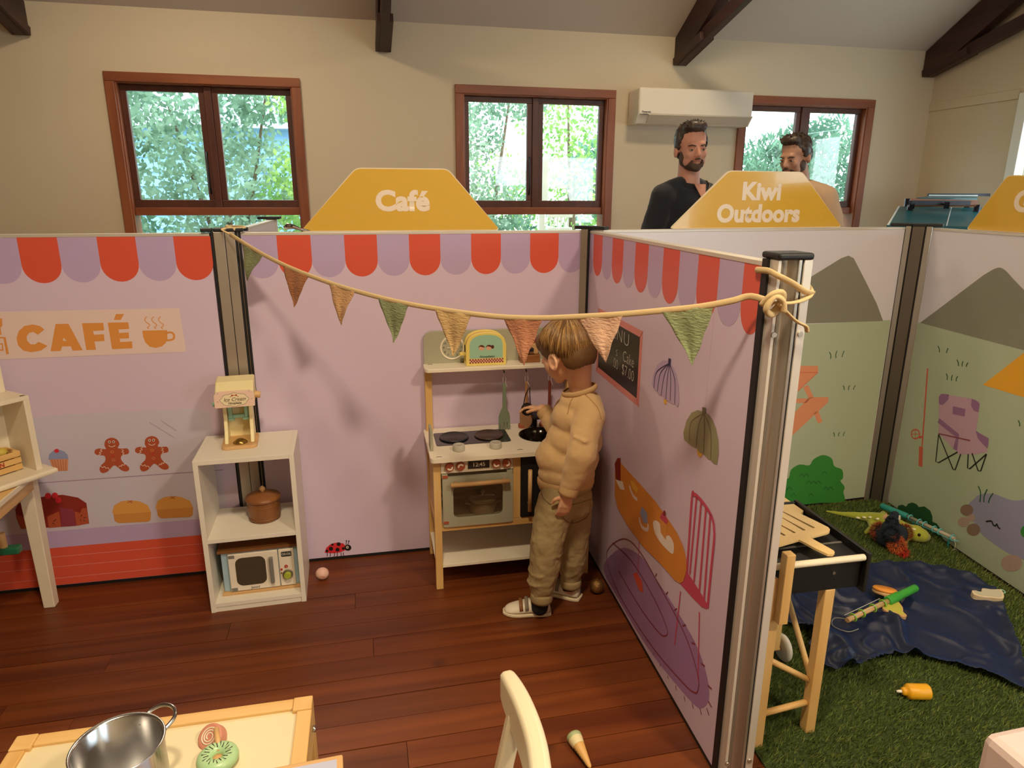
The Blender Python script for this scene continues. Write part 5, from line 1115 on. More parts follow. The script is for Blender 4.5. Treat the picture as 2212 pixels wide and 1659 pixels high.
# hanging toy mallet
ml = thing('toy_mallet', 'green headed wooden toy mallet hanging on a string from the market desk', 'toy', ony(10, 1190, 2.00), math.radians(12))
MB().tube([(0, 0, .062), (-.004, .004, .13), (-.010, .01, .195)], .0008, 5).build('string', M_str, ml)
MB().cyl((0, 0, .010), (0, 0, .064), .0115, .0105, 18).build('handle', beech[2], ml, .002)
MB().prism(rpoly([(-.03, -.016), (.048, -.016), (.048, .016), (-.03, .016)], .008), -.010, .014).build('head', mat('bottle green paint', '#1f6a4a', .3, coat=.3), ml, .005, 3)

# ================================================================== FOREGROUND TABLE, POT, CHAIR
TA = math.radians(12.0); T0 = onz(676, 1503, .5)
tb = thing('kids_table', 'low kids table with white top and pine frame', 'table', (T0.x, T0.y, 0), TA)
TW, TD = .49, .46
for x0 in (-.034, -TW):
    for y0 in (-.034, -TD): bx('leg', (x0, y0, 0), (x0 + .034, y0 + .034, .502), pine[2], tb, .002)
bx('long_rail', (-TW + .034, -.026, .440), (-.034, 0, .500), pine[0], tb, .002); bx('long_rail', (-TW + .034, -TD, .440), (-.034, -TD + .026, .500), pine[0], tb, .002)
bx('short_rail', (-.026, -TD + .034, .440), (0, -.034, .500), pine[1], tb, .002); bx('short_rail', (-TW, -TD + .034, .440), (-TW + .026, -.034, .500), pine[1], tb, .002)
bx('table_top', (-TW + .02, -TD + .02, .480), (-.02, -.02, .494), mat('white table board', '#dfd3ae', .4), tb)
MB().cyl((.0, -.05, .47), (.006, -.05, .47), .006, n=12).build('bolt', M_steel, tb)
pc = Vector((-.588, .838, .494))
sp = thing('steel_pot', 'shiny stainless steel pot with loop handles on the kids table', 'pot', pc)
M_ss = mat('brushed stainless', '#c3c3c4', .22, 1.0)
MB().lathe([(0, 0), (.058, 0), (.062, .004), (.0625, .108), (.0655, .112), (.0645, .114), (.060, .110), (.0595, .008), (.05, .004), (0, .004)], 56).build('body', M_ss, sp)
for a in (68, 248):
    a = math.radians(a); d = Vector((math.cos(a), math.sin(a), 0)); q = Vector((-d.y, d.x, 0))
    MB().tube(spline([d * .062 + q * .024 + Vector((0, 0, .096)), d * .078 + q * .024 + Vector((0, 0, .102)), d * .092 + q * .012 + Vector((0, 0, .106)), d * .094 - q * .008 + Vector((0, 0, .106)), d * .082 - q * .023 + Vector((0, 0, .102)), d * .062 - q * .024 + Vector((0, 0, .096))], 6), .0032, 10).build('handle', mat('polished steel', '#c4c4c6', .18, 1.0), sp)
    for sg in (-1, 1): MB().ell(d * .0585 + q * (.024 * sg) + Vector((0, 0, .094)), .004, 12, 8).build('rivet', mat('polished steel', '#c4c4c6', .18, 1.0), sp)
tm = MB().lathe([(0, 0), (.026, 0), (.028, .004), (.026, .009), (0, .011)], 28).build('toy_tomato_slice', mat('tomato orange', '#c2502a', .4), None, loc=pc + Vector((.028, -.004, .0045))); tag(tm, 'orange red toy tomato slice inside the steel pot', 'toy food')
for k_ in range(10): MB().ell((.018 * math.cos(k_ * .63), .018 * math.sin(k_ * .63), .0105), (.0012, .0012, .0008), 6, 4).build('seed', M_white, tm)
cm = MB().lathe([(0, 0), (.018, 0), (.020, .006), (.014, .014), (0, .017)], 24).build('toy_mushroom_cap', mat('dark brown food', '#5a2018', .5), None, loc=pc + Vector((-.022, -.006, .0045))); tag(cm, 'dark brown toy food piece inside the steel pot', 'toy food')
MB().cyl((0, 0, .0), (0, 0, .02), .006, n=10).build('stalk', M_terra, cm)
# cake roll lollipop and doughnut
rl = thing('toy_swiss_roll', 'pink toy swiss roll slice with white swirl on the kids table', 'toy food', onz(459, 1588, .505) + Vector((0, 0, -.006)), rot=(math.radians(38), 0, math.radians(-20)))
MB().cyl((0, 0, -.010), (0, 0, .012), .022, n=36).build('roll', mat('dusty pink paint', '#c98873', .5), rl, .004, 3)
MB().tube([((.0155 - .0042 * t / 2 / PI) * math.cos(t), (.0155 - .0042 * t / 2 / PI) * math.sin(t), .0122) for t in [q * .25 for q in range(70)]], .0011, 5).build('swirl', M_kwh, rl)
dn = thing('toy_doughnut', 'green iced toy doughnut with stick on the kids table', 'toy food', onz(471, 1642, .5) + Vector((0, 0, -.006)), math.radians(10))
mb = MB(); mb.tube([(.020 * math.cos(t), .020 * math.sin(t), .011) for t in [q * 2 * PI / 32 for q in range(32)]], .013, 14, True, k=.8); mb.build('ring', mat('mint icing', '#a8cf9c', .35), dn)
MB().lathe([(0, .006), (.010, .006), (.011, .012), (0, .013)], 20).build('centre', beech[0], dn)
for q in range(22):
    a = q * 2 * PI / 22; r0 = .013 + .003 * (q % 2); MB().tube([(r0 * math.cos(a), r0 * math.sin(a), .0205), ((r0 + .008) * math.cos(a + .1), (r0 + .008) * math.sin(a + .1), .0222)], .0007, 4).build('sprinkle', M_txt, dn)
MB().cyl((.0, .010, .013), (-.012, .050, .026), .0045, n=12).build('stick', beech[1], dn)
# printed card
c0 = onz(740, 1622, .512)
cb = thing('picture_board', 'wooden picture board with blue print overhanging the kids table corner', 'board', (c0.x, c0.y, .5065), math.radians(15))
bx('board', (-.26, -.20, -.006), (0, 0, 0), beech[0], cb, .004); bx('blue_print', (-.25, -.19, 0), (-.010, -.010, .0006), mat('soft blue print', '#b9bfdd', .4), cb)
for q in range(5):
    a = q * 2 * PI / 5; MB().lathe([(0, 0), (.007, 0), (.007, .0004), (0, .0005)], 14, M=Matrix.Translation((-.045 + .011 * math.cos(a), -.045 + .011 * math.sin(a), .0006))).build('flower_petal', M_white, cb)
MB().lathe([(0, 0), (.006, 0), (.006, .0004), (0, .0008)], 14, M=Matrix.Translation((-.045, -.045, .0008))).build('flower_heart', M_pink, cb)

# white chair seen along its curved back rail
zr = .655; ch_l = 'white kids chair with curved back rail beside the kids table'
pts = [onz(x, y, zr) for x, y in ((1094, 1436), (1122, 1490), (1145, 1547), (1160, 1600), (1168, 1655))]
ctr = pts[-1].copy(); ax = Vector((-1, -.06, 0)).normalized(); sd = Vector((-ax.y, ax.x, 0))         # ax: the way the chair faces
cho = thing('kids_chair', ch_l, 'chair', (ctr.x - .02, ctr.y, 0), 0)
oc = Vector((ctr.x - .02, ctr.y, 0))
M_chw = mat('cream white chair paint', '#e0d6b8', .35, coat=.2)
half = [p - oc for p in pts]
def mir(p): d = Vector((p.x, p.y, 0)) - Vector((half[-1].x, half[-1].y, 0)); al = d.dot(ax); la = d.dot(sd); r_ = Vector((half[-1].x, half[-1].y, 0)) + ax * al - sd * la; return Vector((r_.x, r_.y, p.z))
rail = spline(half + [mir(p) for p in half[-2::-1]], 5)
mb = MB(); n_ = len(rail); vs = []; fs = []
for i, p in enumerate(rail):
    d = (rail[min(i + 1, n_ - 1)] - rail[max(i - 1, 0)]).normalized(); o_ = Vector((-d.y, d.x, 0)); t = abs(2 * i / (n_ - 1) - 1)
    h = .075 - .03 * t ** 6; w = .0155 - .004 * t ** 8; dz = -.010 * t ** 6
    for a, b in ((-w, dz - .006), (-w * .6, dz), (w * .6, dz), (w, dz - .006), (w, dz - h), (-w, dz - h)): vs.append(p + o_ * a + Vector((0, 0, b)) - ax * (.10 * (-b)) * -1 * .0)
for i in range(n_ - 1):
    for q in range(6): fs.append((i * 6 + q, i * 6 + (q + 1) % 6, (i + 1) * 6 + (q + 1) % 6, (i + 1) * 6 + q))
fs += [(5, 4, 3, 2, 1, 0), tuple((n_ - 1) * 6 + q for q in range(6))]
mb.add(vs, [f[::-1] for f in fs]); mb.build('back_rail', M_chw, cho, .005, 3)
def frac(t): return rail[int(round(t * (n_ - 1)))]
for t in (.10, .37, .63, .90):
    p = frac(t); q = Vector((p.x, p.y, 0)) * .92 + ax * .055
    top = p + Vector((0, 0, -.05)); bot = Vector((q.x, q.y, .325 if t in (.37, .63) else 0))
    if t in (.37, .63): MB().bar(bot, top, .014, .030, sd).build('back_slat', M_chw, cho, .004)
    else:
        mid = Vector((q.x, q.y, .325)); bot = mid - Vector((0, 0, .325)) - ax * .03
        MB().bar(mid - (top - mid) * .05, top, .026, .030, sd).build('back_post', M_chw, cho, .005); MB().bar(bot, mid, .03, .03, sd).build('leg', M_chw, cho, .004)
sc = frac(.5) * .95; sc = Vector((sc.x, sc.y, 0)) + ax * .055
seat = [sc + ax * a + sd * b for a, b in ((-.01, -.16), (.26, -.175), (.28, -.15), (.28, .15), (.26, .175), (-.01, .16))]
MB().prism([(p.x, p.y) for p in seat], .315, .335).build('seat', M_chw, cho, .006, 3)
for b in (-.145, .145): MB().bar(sc + ax * .26 + sd * b, sc + ax * .245 + sd * b + Vector((0, 0, .316)), .03, .03, sd).build('leg', M_chw, cho, .004)

# ice cream cone on the floor
a_ = onz(1243, 1598, .02); b_ = onz(1267, 1646, .006)
ic2 = thing('toy_ice_cream_cone', 'toy ice cream cone with mint top lying on the floor', 'toy food', (a_.x, a_.y, 0))
d_ = Vector((b_.x - a_.x, b_.y - a_.y, 0)).normalized(); L_ = .088
A0 = Vector((0, 0, .0215)); A1 = d_ * L_ + Vector((0, 0, .006)); ax_ = (A1 - A0).normalized(); x_, y_ = frame_from(ax_); Mc = Matrix(((x_.x, y_.x, ax_.x, A0.x), (x_.y, y_.y, ax_.y, A0.y), (x_.z, y_.z, ax_.z, A0.z), (0, 0, 0, 1)))
MB().lathe([(0, -.014), (.018, -.014), (.0205, -.010), (.0205, -.004), (.018, 0)], 28, M=Mc).build('mint_disc', mat('mint cone top', '#a9b98a', .45), ic2)
mb = MB(); prof = []
mb.lathe([(.0185, -.003), (.0195, .002), (.0175, .012), (.0165, .02)], 28, M=Mc); mb.build('cream', mat('cream drip', '#e8dcae', .45), ic2)
MB().lathe([(.0175, .010), (.0055, L_ - .008), (.003, L_ - .004), (0, L_ - .003)], 28, M=Mc).build('wafer', mat('wafer paint', '#dfb06a', .5), ic2)
mb = MB()
for q in range(7):
    z = .022 + q * .008; r_ = .0178 - .000155 * (z * 1000 - 10)
    for sg in (1, -1): mb.tube([Mc @ Vector((r_ * math.cos(a), r_ * math.sin(a), z + sg * (a - 3.4) * .010)) for a in (2.9, 3.15, 3.4, 3.65, 3.9)], .0006, 4)
mb.build('waffle_lines', M_txt, ic2)

# ================================================================== OUTDOOR ZONE
M_turf = mat('turf base', '#39481f', .95, var=(20, .3))
gp = [(.655, 1.36), (.70, 1.0), (2.05, 1.0), (1.865, 2.0), (1.765, 2.935), (1.69, 2.985), (.42, 2.655)]
gm = thing('grass_mat', 'green artificial grass mat on the floor of the outdoors zone', 'mat', (0, 0, 0))
MB().prism(gp, .0005, .006).build('mat_backing', M_turf, gm)
def inside(x, y, P):
    c = False; j = len(P) - 1
    for i in range(len(P)):
        if (P[i][1] > y) != (P[j][1] > y) and x < (P[j][0] - P[i][0]) * (y - P[i][1]) / (P[j][1] - P[i][1]) + P[i][0]: c = not c
        j = i
    return c
rg = random.Random(3); vs = []; fs = []; gm_idx = []
inner = gp
while len(fs) < 120000:
    x = rg.uniform(.42, 1.95); y = rg.uniform(1.25, 2.98)
    if not inside(x, y, inner): continue
    h = rg.uniform(.010, .019); a = rg.uniform(0, 6.283); w = rg.uniform(.0011, .0019); lx = rg.gauss(.004, .005); ly = rg.gauss(-.003, .005); k_ = len(vs)
    vs += [(x + w * math.cos(a), y + w * math.sin(a), .005), (x - w * math.cos(a), y - w * math.sin(a), .005), (x + lx, y + ly, .005 + h)]; fs.append((k_, k_ + 1, k_ + 2))
    gm_idx.append(rg.randrange(3))
g = MB(); g.v = [Vector(v) for v in vs]; g.f = fs; g.m = gm_idx; g.s = [False] * len(fs)
go = g.build('grass_blades', [mat('grass blade a', '#586c2a', .6), mat('grass blade b', '#47592a', .6), mat('grass blade c', '#7d8a44', .6)], gm); go['kind'] = 'stuff'

# velvet cloth
from mathutils import noise as nz
cpx = [(1690, 1345), (1700, 1310), (1722, 1262), (1790, 1240), (1870, 1225), (1960, 1224), (2040, 1230), (2100, 1252), (2140, 1278), (2165, 1312), (2185, 1370), (2215, 1445), (2240, 1500), (2150, 1470), (2050, 1437), (1990, 1424), (1935, 1420), (1890, 1432), (1850, 1449), (1810, 1452), (1775, 1440), (1745, 1410), (1762, 1390), (1740, 1362)]
cpoly = [tuple(onz(x, y, .022)[:2]) for x, y in cpx]; cpoly = [tuple(v) for v in spline(cpoly, 3, True)]
def segd(x, y):
    best = 9
    for i in range(len(cpoly)):
        ax0, ay0 = cpoly[i - 1]; bx0, by0 = cpoly[i]; dx, dy = bx0 - ax0, by0 - ay0; l2 = dx * dx + dy * dy + 1e-12
        t = max(0, min(1, ((x - ax0) * dx + (y - ay0) * dy) / l2)); best = min(best, math.hypot(x - ax0 - t * dx, y - ay0 - t * dy))
    return best
def ridge(x, y, s, o): 
    v = nz.noise(Vector((x * s + o, y * s * .8 - o, o))); return max(0.0, 1 - abs(v) * 3.2)
step = .0085; x0, x1 = min(p[0] for p in cpoly), max(p[0] for p in cpoly); y0, y1 = min(p[1] for p in cpoly), max(p[1] for p in cpoly)
idx = {}; vs = []; fs = []
nx, ny = int((x1 - x0) / step) + 1, int((y1 - y0) / step) + 1
def cv(i, j):
    if (i, j) not in idx:
        x = x0 + i * step; y = y0 + j * step; d = segd(x, y)
        wx = x + .05 * nz.noise(Vector((x * 4, y * 4, 2))); wy = y + .05 * nz.noise(Vector((x * 4, y * 4, 7)))
        amp = 1.0 if x < 1.32 else .55
        z = .022 + amp * (.030 * ridge(wx, wy, 5.5, 3.1) ** 2 + .016 * ridge(wx, wy, 11, 9.4) ** 2 + .006 * nz.noise(Vector((wx * 20, wy * 20, 1)))) + .012 * math.exp(-(d / .02) ** 2)
        if not inside(x, y, cpoly):
            pass
        idx[(i, j)] = len(vs); vs.append((x, y, z))
    return idx[(i, j)]
for i in range(nx):
    for j in range(ny):
        if inside(x0 + (i + .5) * step, y0 + (j + .5) * step, cpoly): fs.append((cv(i, j), cv(i + 1, j), cv(i + 1, j + 1), cv(i, j + 1)))
m_, N_, L__, B_ = newmat('blue velvet'); B_.inputs['Base Color'].default_value = lin('#0a1a3e'); B_.inputs['Roughness'].default_value = .45; B_.inputs['Sheen Weight'].default_value = .45; B_.inputs['Sheen Tint'].default_value = lin('#3a78e6'); B_.inputs['Sheen Roughness'].default_value = .3
cl = MB().add(vs, fs, 0, True).build('velvet_cloth', m_, None, solid=.003, subsurf=1); tag(cl, 'dark blue crumpled velvet cloth lying on the grass mat', 'cloth')

# toy barbecue
q0 = Vector((.655, 1.49, 0)); QA = math.radians(11.3)
bq = thing('toy_barbecue', 'black toy barbecue on pine legs on the grass mat', 'toy barbecue', q0 + Vector((0, 0, .006)), QA)
M_bbk = mat('black lacquer board', '#131313', .42)
BD = .30
bx('front_board', (-.03, 0, .437), (.232, .012, .520), M_bbk, bq, .002); bx('back_board', (-.03, BD - .012, .437), (.232, BD, .535), M_bbk, bq, .002)
for x in (-.042, .232): bx('side_board', (x, -.018, .430), (x + .010, BD, .540), M_bbk, bq, .002)
bx('hot_plate', (-.032, .002, .508), (.232, BD - .012, .520), M_bbk, bq, .001); bx('plate_strip', (-.030, .075, .5202), (.230, .083, .5212), mat('grey strip', '#6b6962', .5), bq)
MB().cyl((-.036, -.010, .526), (.228, -.010, .526), .0085, n=18).build('handle_bar', mat('white dowel', '#e6dcc0', .4), bq, .002)
for x in (-.038, .236): MB().cyl((x - .004, -.006, .534), (x + .006, -.006, .534), .003, n=10).build('bolt', M_steel, bq)
MB().cyl((.155, .0, .485), (.155, -.003, .485), .0045, n=12).build('bolt', M_steel, bq)
bx('upright', (-.012, -.044, .385), (.012, -.020, .574), pine[2], bq, .002); bx('upright_back', (-.030, -.022, .385), (-.012, -.002, .50), beech[2], bq, .001)
bx('leg', (-.028, -.02, 0), (.002, .010, .405), pine[2], bq, .002); bx('leg', (.140, .0, 0), (.168, .028, .437), pine[2], bq, .002)
MB().cyl((.002, -.004, .092), (.142, .014, .090), .0085, n=14).build('stretcher', pine[0], bq)
bx('leg', (-.028, BD - .03, .05), (.002, BD, .437), pine[2], bq, .002); bx('leg', (.198, BD - .03, .05), (.226, BD, .437), pine[2], bq, .002)
MB().cyl((.154, .024, .15), (.212, BD - .016, .30), .008, n=12).build('brace', pine[1], bq); MB().cyl((-.013, .008, .26), (.15, .020, .15), .008, n=12).build('brace', pine[0], bq); MB().bar((-.02, -.005, .40), (.02, BD * .45, .20), .012, .03).build('brace', pine[1], bq, .002)
MB().cyl((-.055, BD - .015, .045), (.262, BD - .015, .045), .006, n=10).build('axle', pine[0], bq)
for x in (-.052, .248): MB().lathe([(.006, -.010), (.030, -.010), (.040, -.007), (.044, 0), (.040, .007), (.030, .010), (.006, .010)], 30, M=Matrix.Translation((x, BD - .015, .046)) @ Matrix.Rotation(PI / 2, 4, 'Y')).build('wheel', mat('white wheel', '#d6d2c6', .5), bq)
# wooden spatula and board on the barbecue
d2 = crop(1640, 1050, .1567); zs = .006 + .545
def flat(P, z): return [tuple(onz(x, y, z)[:2]) for x, y in P]
so = thing('wooden_spatula', 'slotted plywood toy spatula lying across the barbecue top', 'spatula')
pl_ = [(560, 375), (760, 470), (950, 565), (976, 595), (968, 625), (940, 640), (700, 705), (870, 800), (1025, 885), (1042, 912), (1015, 940), (945, 938), (760, 850), (575, 748), (545, 738), (400, 780), (240, 825), (190, 820), (110, 780), (60, 690), (110, 480), (230, 330)]
sm = MB().prism(flat(d2(pl_), zs), zs - .006, zs).build('blade', wood('plywood x', '#dcb878', '#ebcf96', 0, 8, .5, stretch=6), so)
cm_ = MB()
for P in ([(245, 318), (272, 318), (765, 568), (772, 576), (735, 578)], [(275, 415), (300, 422), (632, 598), (638, 608), (605, 612)], [(240, 512), (270, 518), (500, 636), (505, 645), (475, 648)], [(155, 572), (185, 575), (362, 672), (365, 682), (335, 685)], [(125, 665), (150, 672), (222, 706), (225, 715), (185, 718)]): cm_.prism(flat(d2(P), zs), zs - .03, zs + .03)
cut(sm, cm_)
wb_ = thing('plywood_board', 'plain plywood board under the slotted spatula on the barbecue', 'board')
MB().prism(flat(d2([(60, 20), (160, 55), (290, 108), (612, 335), (560, 385), (480, 420), (60, 380)]), .538), .526, .538).build('board', wood('plywood x', '#dcb878', '#ebcf96', 0, 8, .5, stretch=6), wb_, .002)
pe = thing('toy_prawn', 'peach and cream toy prawn standing on the slotted spatula', 'toy food', onz(1678, 1136, zs) + Vector((-.004, .01, 0)))
MB().lathe([(0, 0), (.014, .002), (.017, .012), (.014, .022), (.008, .026)], 20).build('peach_body', mat('peach plastic', '#ecb488', .4), pe); MB().lathe([(.009, .024), (.011, .034), (.010, .048), (.006, .058), (0, .061)], 20).build('cream_top', mat('cream plastic', '#eadfc9', .4), pe)

# toys on the cloth
gr = thing('toy_fishing_rod', 'green handled wooden toy fishing rod on the velvet cloth', 'toy fishing rod')
pa = onz(1830, 1340, .055); pb = onz(1978, 1270, .062); pm = pa.lerp(pb, .60); dr_ = (pb - pa).normalized(); ux, uy = frame_from(dr_)
M_grn1 = mat('bright green plastic', '#3da03a', .4); M_lime = mat('lime plastic', '#7fb83a', .4)
MB().cyl(pa, pm, .0085, n=14).build('rod', beech[0], gr); MB().cyl(pm, pb, .0135, n=20).build('handle', M_grn1, gr, .003); MB().cyl(pm - dr_ * .012, pm + dr_ * .05, .016, n=20).build('reel_collar', M_grn1, gr, .003)
for t in (.08, .2, .36, .5):
    c_ = pa.lerp(pb, t); MB().tube([c_ + ux * (.012 * math.cos(a)) + uy * (.012 * math.sin(a)) for a in [q * PI / 8 for q in range(16)]], .0028, 8, True).build('line_ring', M_lime, gr)
for o_ in (.012, -.006): MB().tube([pa + uy * .012 + ux * o_, pa.lerp(pb, .5) + uy * .013 + ux * o_], .001, 5).build('line', M_str, gr)
MB().tube(spline([pa + Vector((.02, .0, .0)), pa + Vector((-.03, .02, -.005)), pa + Vector((-.045, .0, -.02)), pa + Vector((-.01, -.03, -.022)), pa + Vector((.03, -.02, -.018))], 5), .0018, 6).build('hook_wire', M_gry, gr)
do_ = thing('toy_orange_disc', 'round orange toy fruit disc leaning beside the green rod', 'toy', onz(1914, 1280, .05), rot=(math.radians(-14), math.radians(10), .2))
MB().lathe([(0, -.006), (.041, -.006), (.044, -.003), (.044, .003), (.041, .006), (0, .006)], 36).build('wood_disc', beech[0], do_); MB().lathe([(0, .0062), (.038, .0062), (.04, .012), (.036, .016), (0, .016)], 36, M=Matrix.Translation((-.006, .0, 0))).build('orange_top', mat('orange fruit paint', '#ec9a3a', .45), do_)
for q in range(5): a = q * 1.256; MB().ell((-.006 + .018 * math.cos(a), .018 * math.sin(a), .0162), (.0022, .0014, .0006), 8, 5).build('seed', M_terra, do_)
MB().cyl((-.03, -.03, -.006), (-.03, -.03, -.030), .003, n=8).build('peg', M_kwh, do_)
def cutout(name, label, cat, c0_, pts, h, base, face, sc_, rot, ring):
    r = thing(name, label, cat, c0_, rot=rot); P = [tuple(v) for v in spline([(x * sc_, y * sc_) for x, y in pts], 3, True)]
    MB().prism(P, 0, h).build('wood_body', base, r, .002); MB().prism([(x * .86, y * .82) for x, y in P], h, h + .0006).build('painted_face', face, r)
    MB().tube([(ring[0] * sc_ + .009 * math.cos(a), ring[1] * sc_ + .009 * math.sin(a), h * .5) for a in [q * PI / 6 for q in range(12)]], .0022, 6, True).build('hanging_ring', M_mint, r)
    return r
cutout('toy_fish', 'yellow green wooden toy fish under the green rod', 'toy fish', onz(1925, 1322, .030), [(-.4, -.25), (-.1, -.35), (.0, -.62), (.28, -.6), (.3, -.35), (.5, -.1), (.62, .35), (.58, .6), (.3, .35), (-.1, .3), (-.5, .1)], .020, beech[0], mat('yellow green paint', '#b9b548', .45), .072, (math.radians(8), 0, .25), (.62, .68))
cutout('toy_fish', 'pale wooden toy whale with mint ring at the velvet cloth edge', 'toy fish', onz(2132, 1290, .035), [(-.9, -.25), (-.5, -.42), (0, -.42), (.5, -.45), (.75, -.2), (.82, .35), (.3, .32), (-.2, .34), (-.35, .05), (-.6, .0), (-.85, .1)], .022, mat('pale birch', '#d8c4a0', .5), mat('pale grey face', '#bdb7a2', .5), .060, (math.radians(10), 0, -.15), (.95, .4))
# plush lizard
d3 = crop(1770, 1080, .1537)
lz = thing('plush_lizard', 'lime green plush lizard lying on the grass mat', 'plush toy'); M_lz = mat('lime plush', '#a6ac36', .85, bump=(300, .4, .001), sheen=.3)
LP = [((105, 160), .006), ((300, 195), .010), ((450, 212), .015), ((600, 232), .019), ((720, 245), .024), ((860, 280), .032), ((1010, 340), .036), ((1160, 410), .034), ((1260, 440), .030), ((1350, 470), .036), ((1430, 500), .030), ((1510, 520), .016)]
mb = MB(); ch = []
for (q, r_) in LP: p = onz(*d3([q])[0], r_ + .010); ch.append((p, r_))
mb.chain(ch, 14)
for leg in ([(720, 300), (745, 385), (690, 430), (650, 460)], [(1190, 470), (1210, 560), (1180, 600), (1150, 620)], [(870, 240), (900, 190), (940, 170)]):
    mb.chain([(onz(*d3([q])[0], .022), .016 - .0025 * i) for i, q in enumerate(leg)], 10)
lzo = blob(mb, 'body', M_lz, lz, .005, 4)
from mathutils.bvhtree import BVHTree
def bvh_of(o):
    bm = bmesh.new(); bm.from_mesh(o.data); t = BVHTree.FromBMesh(bm); bm.free(); return t
lzb = bvh_of(lzo)
M_spot = mat('cream spot', '#efe9c8', .7)
for x, y in ((545, 252), (632, 246), (720, 245), (825, 268), (1255, 392), (1325, 412)):
    q = lzb.ray_cast(EYEP, ray(*d3([(x, y)])[0]).normalized())
    if q[0] is not None: MB().ell(q[0], (.010, .004, .005), 12, 8, M=Matrix.Rotation(-.4, 4, 'Z')).build('spot', M_spot, lz)
pe_ = lzb.ray_cast(EYEP, ray(*d3([(1402, 490)])[0]).normalized())[0] or onz(*d3([(1402, 490)])[0], .046); MB().ell(pe_, .0065, 14, 10).build('eye', mat('plush eye', '#1b0f08', .15), lz)
# plush bird
bd_ = thing('plush_bird', 'fluffy rust, navy and orange plush bird sitting over the lizard', 'plush toy'); rb = random.Random(9)
def B3(x, y, z): return onz(*d3([(x, y)])[0], z)
body = [(B3(930, 500, .06), .045), (B3(1090, 470, .065), .042), (B3(1000, 430, .085), .040), (B3(1020, 300, .115), .026), (B3(1045, 250, .13), .018)]
mb = MB()
for p, r_ in body: mb.ell(p, r_, 16, 12)
mb.chain([(B3(1020, 480, .07), .035), (B3(1060, 600, .045), .03), (B3(1130, 690, .03), .020), (B3(1180, 750, .022), .012)], 12)
blob(mb, 'body', mat('navy plush', '#1b2734', .95), bd_, .006, 4)
fl_ = {}
for key, col, cen in (('rust_fluff', '#8f3d22', [(B3(850, 440, .07), .038, 900), (B3(1190, 450, .07), .034, 800)]), ('navy_fluff', '#16202c', [(B3(1010, 470, .095), .032, 700), (B3(1020, 320, .12), .022, 400)]), ('orange_fluff', '#d06a34', [(B3(1090, 630, .05), .034, 900), (B3(1080, 560, .065), .022, 250)]), ('red_fluff', '#c8321f', [(B3(1175, 730, .03), .018, 350)])):
    vs = []; fs = []
    for c_, r_, n_ in cen:
        for _ in range(n_):
            d = Vector((rb.gauss(0, 1), rb.gauss(0, 1), rb.gauss(0, 1))).normalized(); p = c_ + d * (r_ * .8); d2_ = (d + Vector((rb.gauss(0, .35), rb.gauss(0, .35), rb.gauss(0, .35) - .15))).normalized(); x, y = frame_from(d2_); w = .0014; L_ = rb.uniform(.010, .018); k_ = len(vs)
            vs += [p - x * w, p + x * w, p + d2_ * L_]; fs.append((k_, k_ + 1, k_ + 2))
    o = MB().add(vs, fs).build(key, mat(key, col, .9), bd_); o['kind'] = 'stuff'
hp = B3(1060, 225, .135); MB().ell(hp, (.018, .018, .021), 18, 12).build('head', mat('navy plush', '#1b2734', .95), bd_)
MB().prism([(-.022, -.004), (-.006, .014), (-.004, -.004), (.008, .006), (.004, -.014), (-.01, -.016)], 0, .004, M=Matrix.Translation(B3(960, 230, .13)) @ Matrix.Rotation(PI / 2.2, 4, 'X')).build('felt_foot', mat('peach felt', '#d8a98a', .9), bd_); MB().ell(B3(1118, 262, .13), (.007, .004, .016), 12, 8).build('white_bib', mat('pale felt', '#d9cdb9', .9), bd_)
# teal rod against the partition
tr_ = thing('toy_fishing_rod', 'teal handled toy fishing rod leaning by the camping chair panel', 'toy fishing rod')
pa = onz(*d3([(872, 82)])[0], .05); pm = onz(*d3([(1240, 232)])[0], .055); pb = onz(*d3([(1975, 545)])[0], .06); pb = Vector((min(pb.x, 1.80), pb.y, pb.z)); M_teal = mat('teal plastic', '#2f8f8c', .4); M_aqua = mat('aqua plastic', '#5fb8c4', .4)
MB().cyl(pa, pm, .0135, n=18).build('handle', M_teal, tr_, .003); MB().cyl(pm, pb, .008, n=14).build('rod', mat('grey dowel', '#a89f8c', .5), tr_)
dr_ = (pb - pm).normalized(); ux, uy = frame_from(dr_)
for t in (.06, .26, .38, .58, .70, .96):
    c_ = pm.lerp(pb, t); MB().tube([c_ - uy * .008 * 0 + ux * (.0125 * math.cos(a)) + uy * (.0125 * math.sin(a)) for a in [q * PI / 8 for q in range(16)]], .0026, 8, True).build('line_ring', M_aqua, tr_)
for o_ in (-.008, 0, .008): MB().tube([pm + Vector((o_, -.016, -.004)), pb + Vector((o_, -.016, -.004))], .0012, 5).build('line', M_aqua, tr_)
MB().tube([pb, pb + Vector((0, -.012, -.02)), pb + Vector((.0, -.012, -.042))], .0012, 5).build('hook_line', M_str, tr_); MB().tube([pb + Vector((-.012, -.014, -.048)), pb + Vector((0, -.012, -.040)), pb + Vector((.014, -.014, -.048))], .0018, 6).build('hook', M_gry, tr_)
# support the rod: two rubber feet
for t in (.15, .9): p_ = pm.lerp(pb, t); MB().cyl((p_.x, p_.y, .006), (p_.x, p_.y, p_.z), .004, n=8).build('stand_peg', M_teal, tr_)
p_ = pa.lerp(pm, .4); MB().cyl((p_.x, p_.y, .006), (p_.x, p_.y, p_.z), .005, n=8).build('stand_peg', M_teal, tr_)
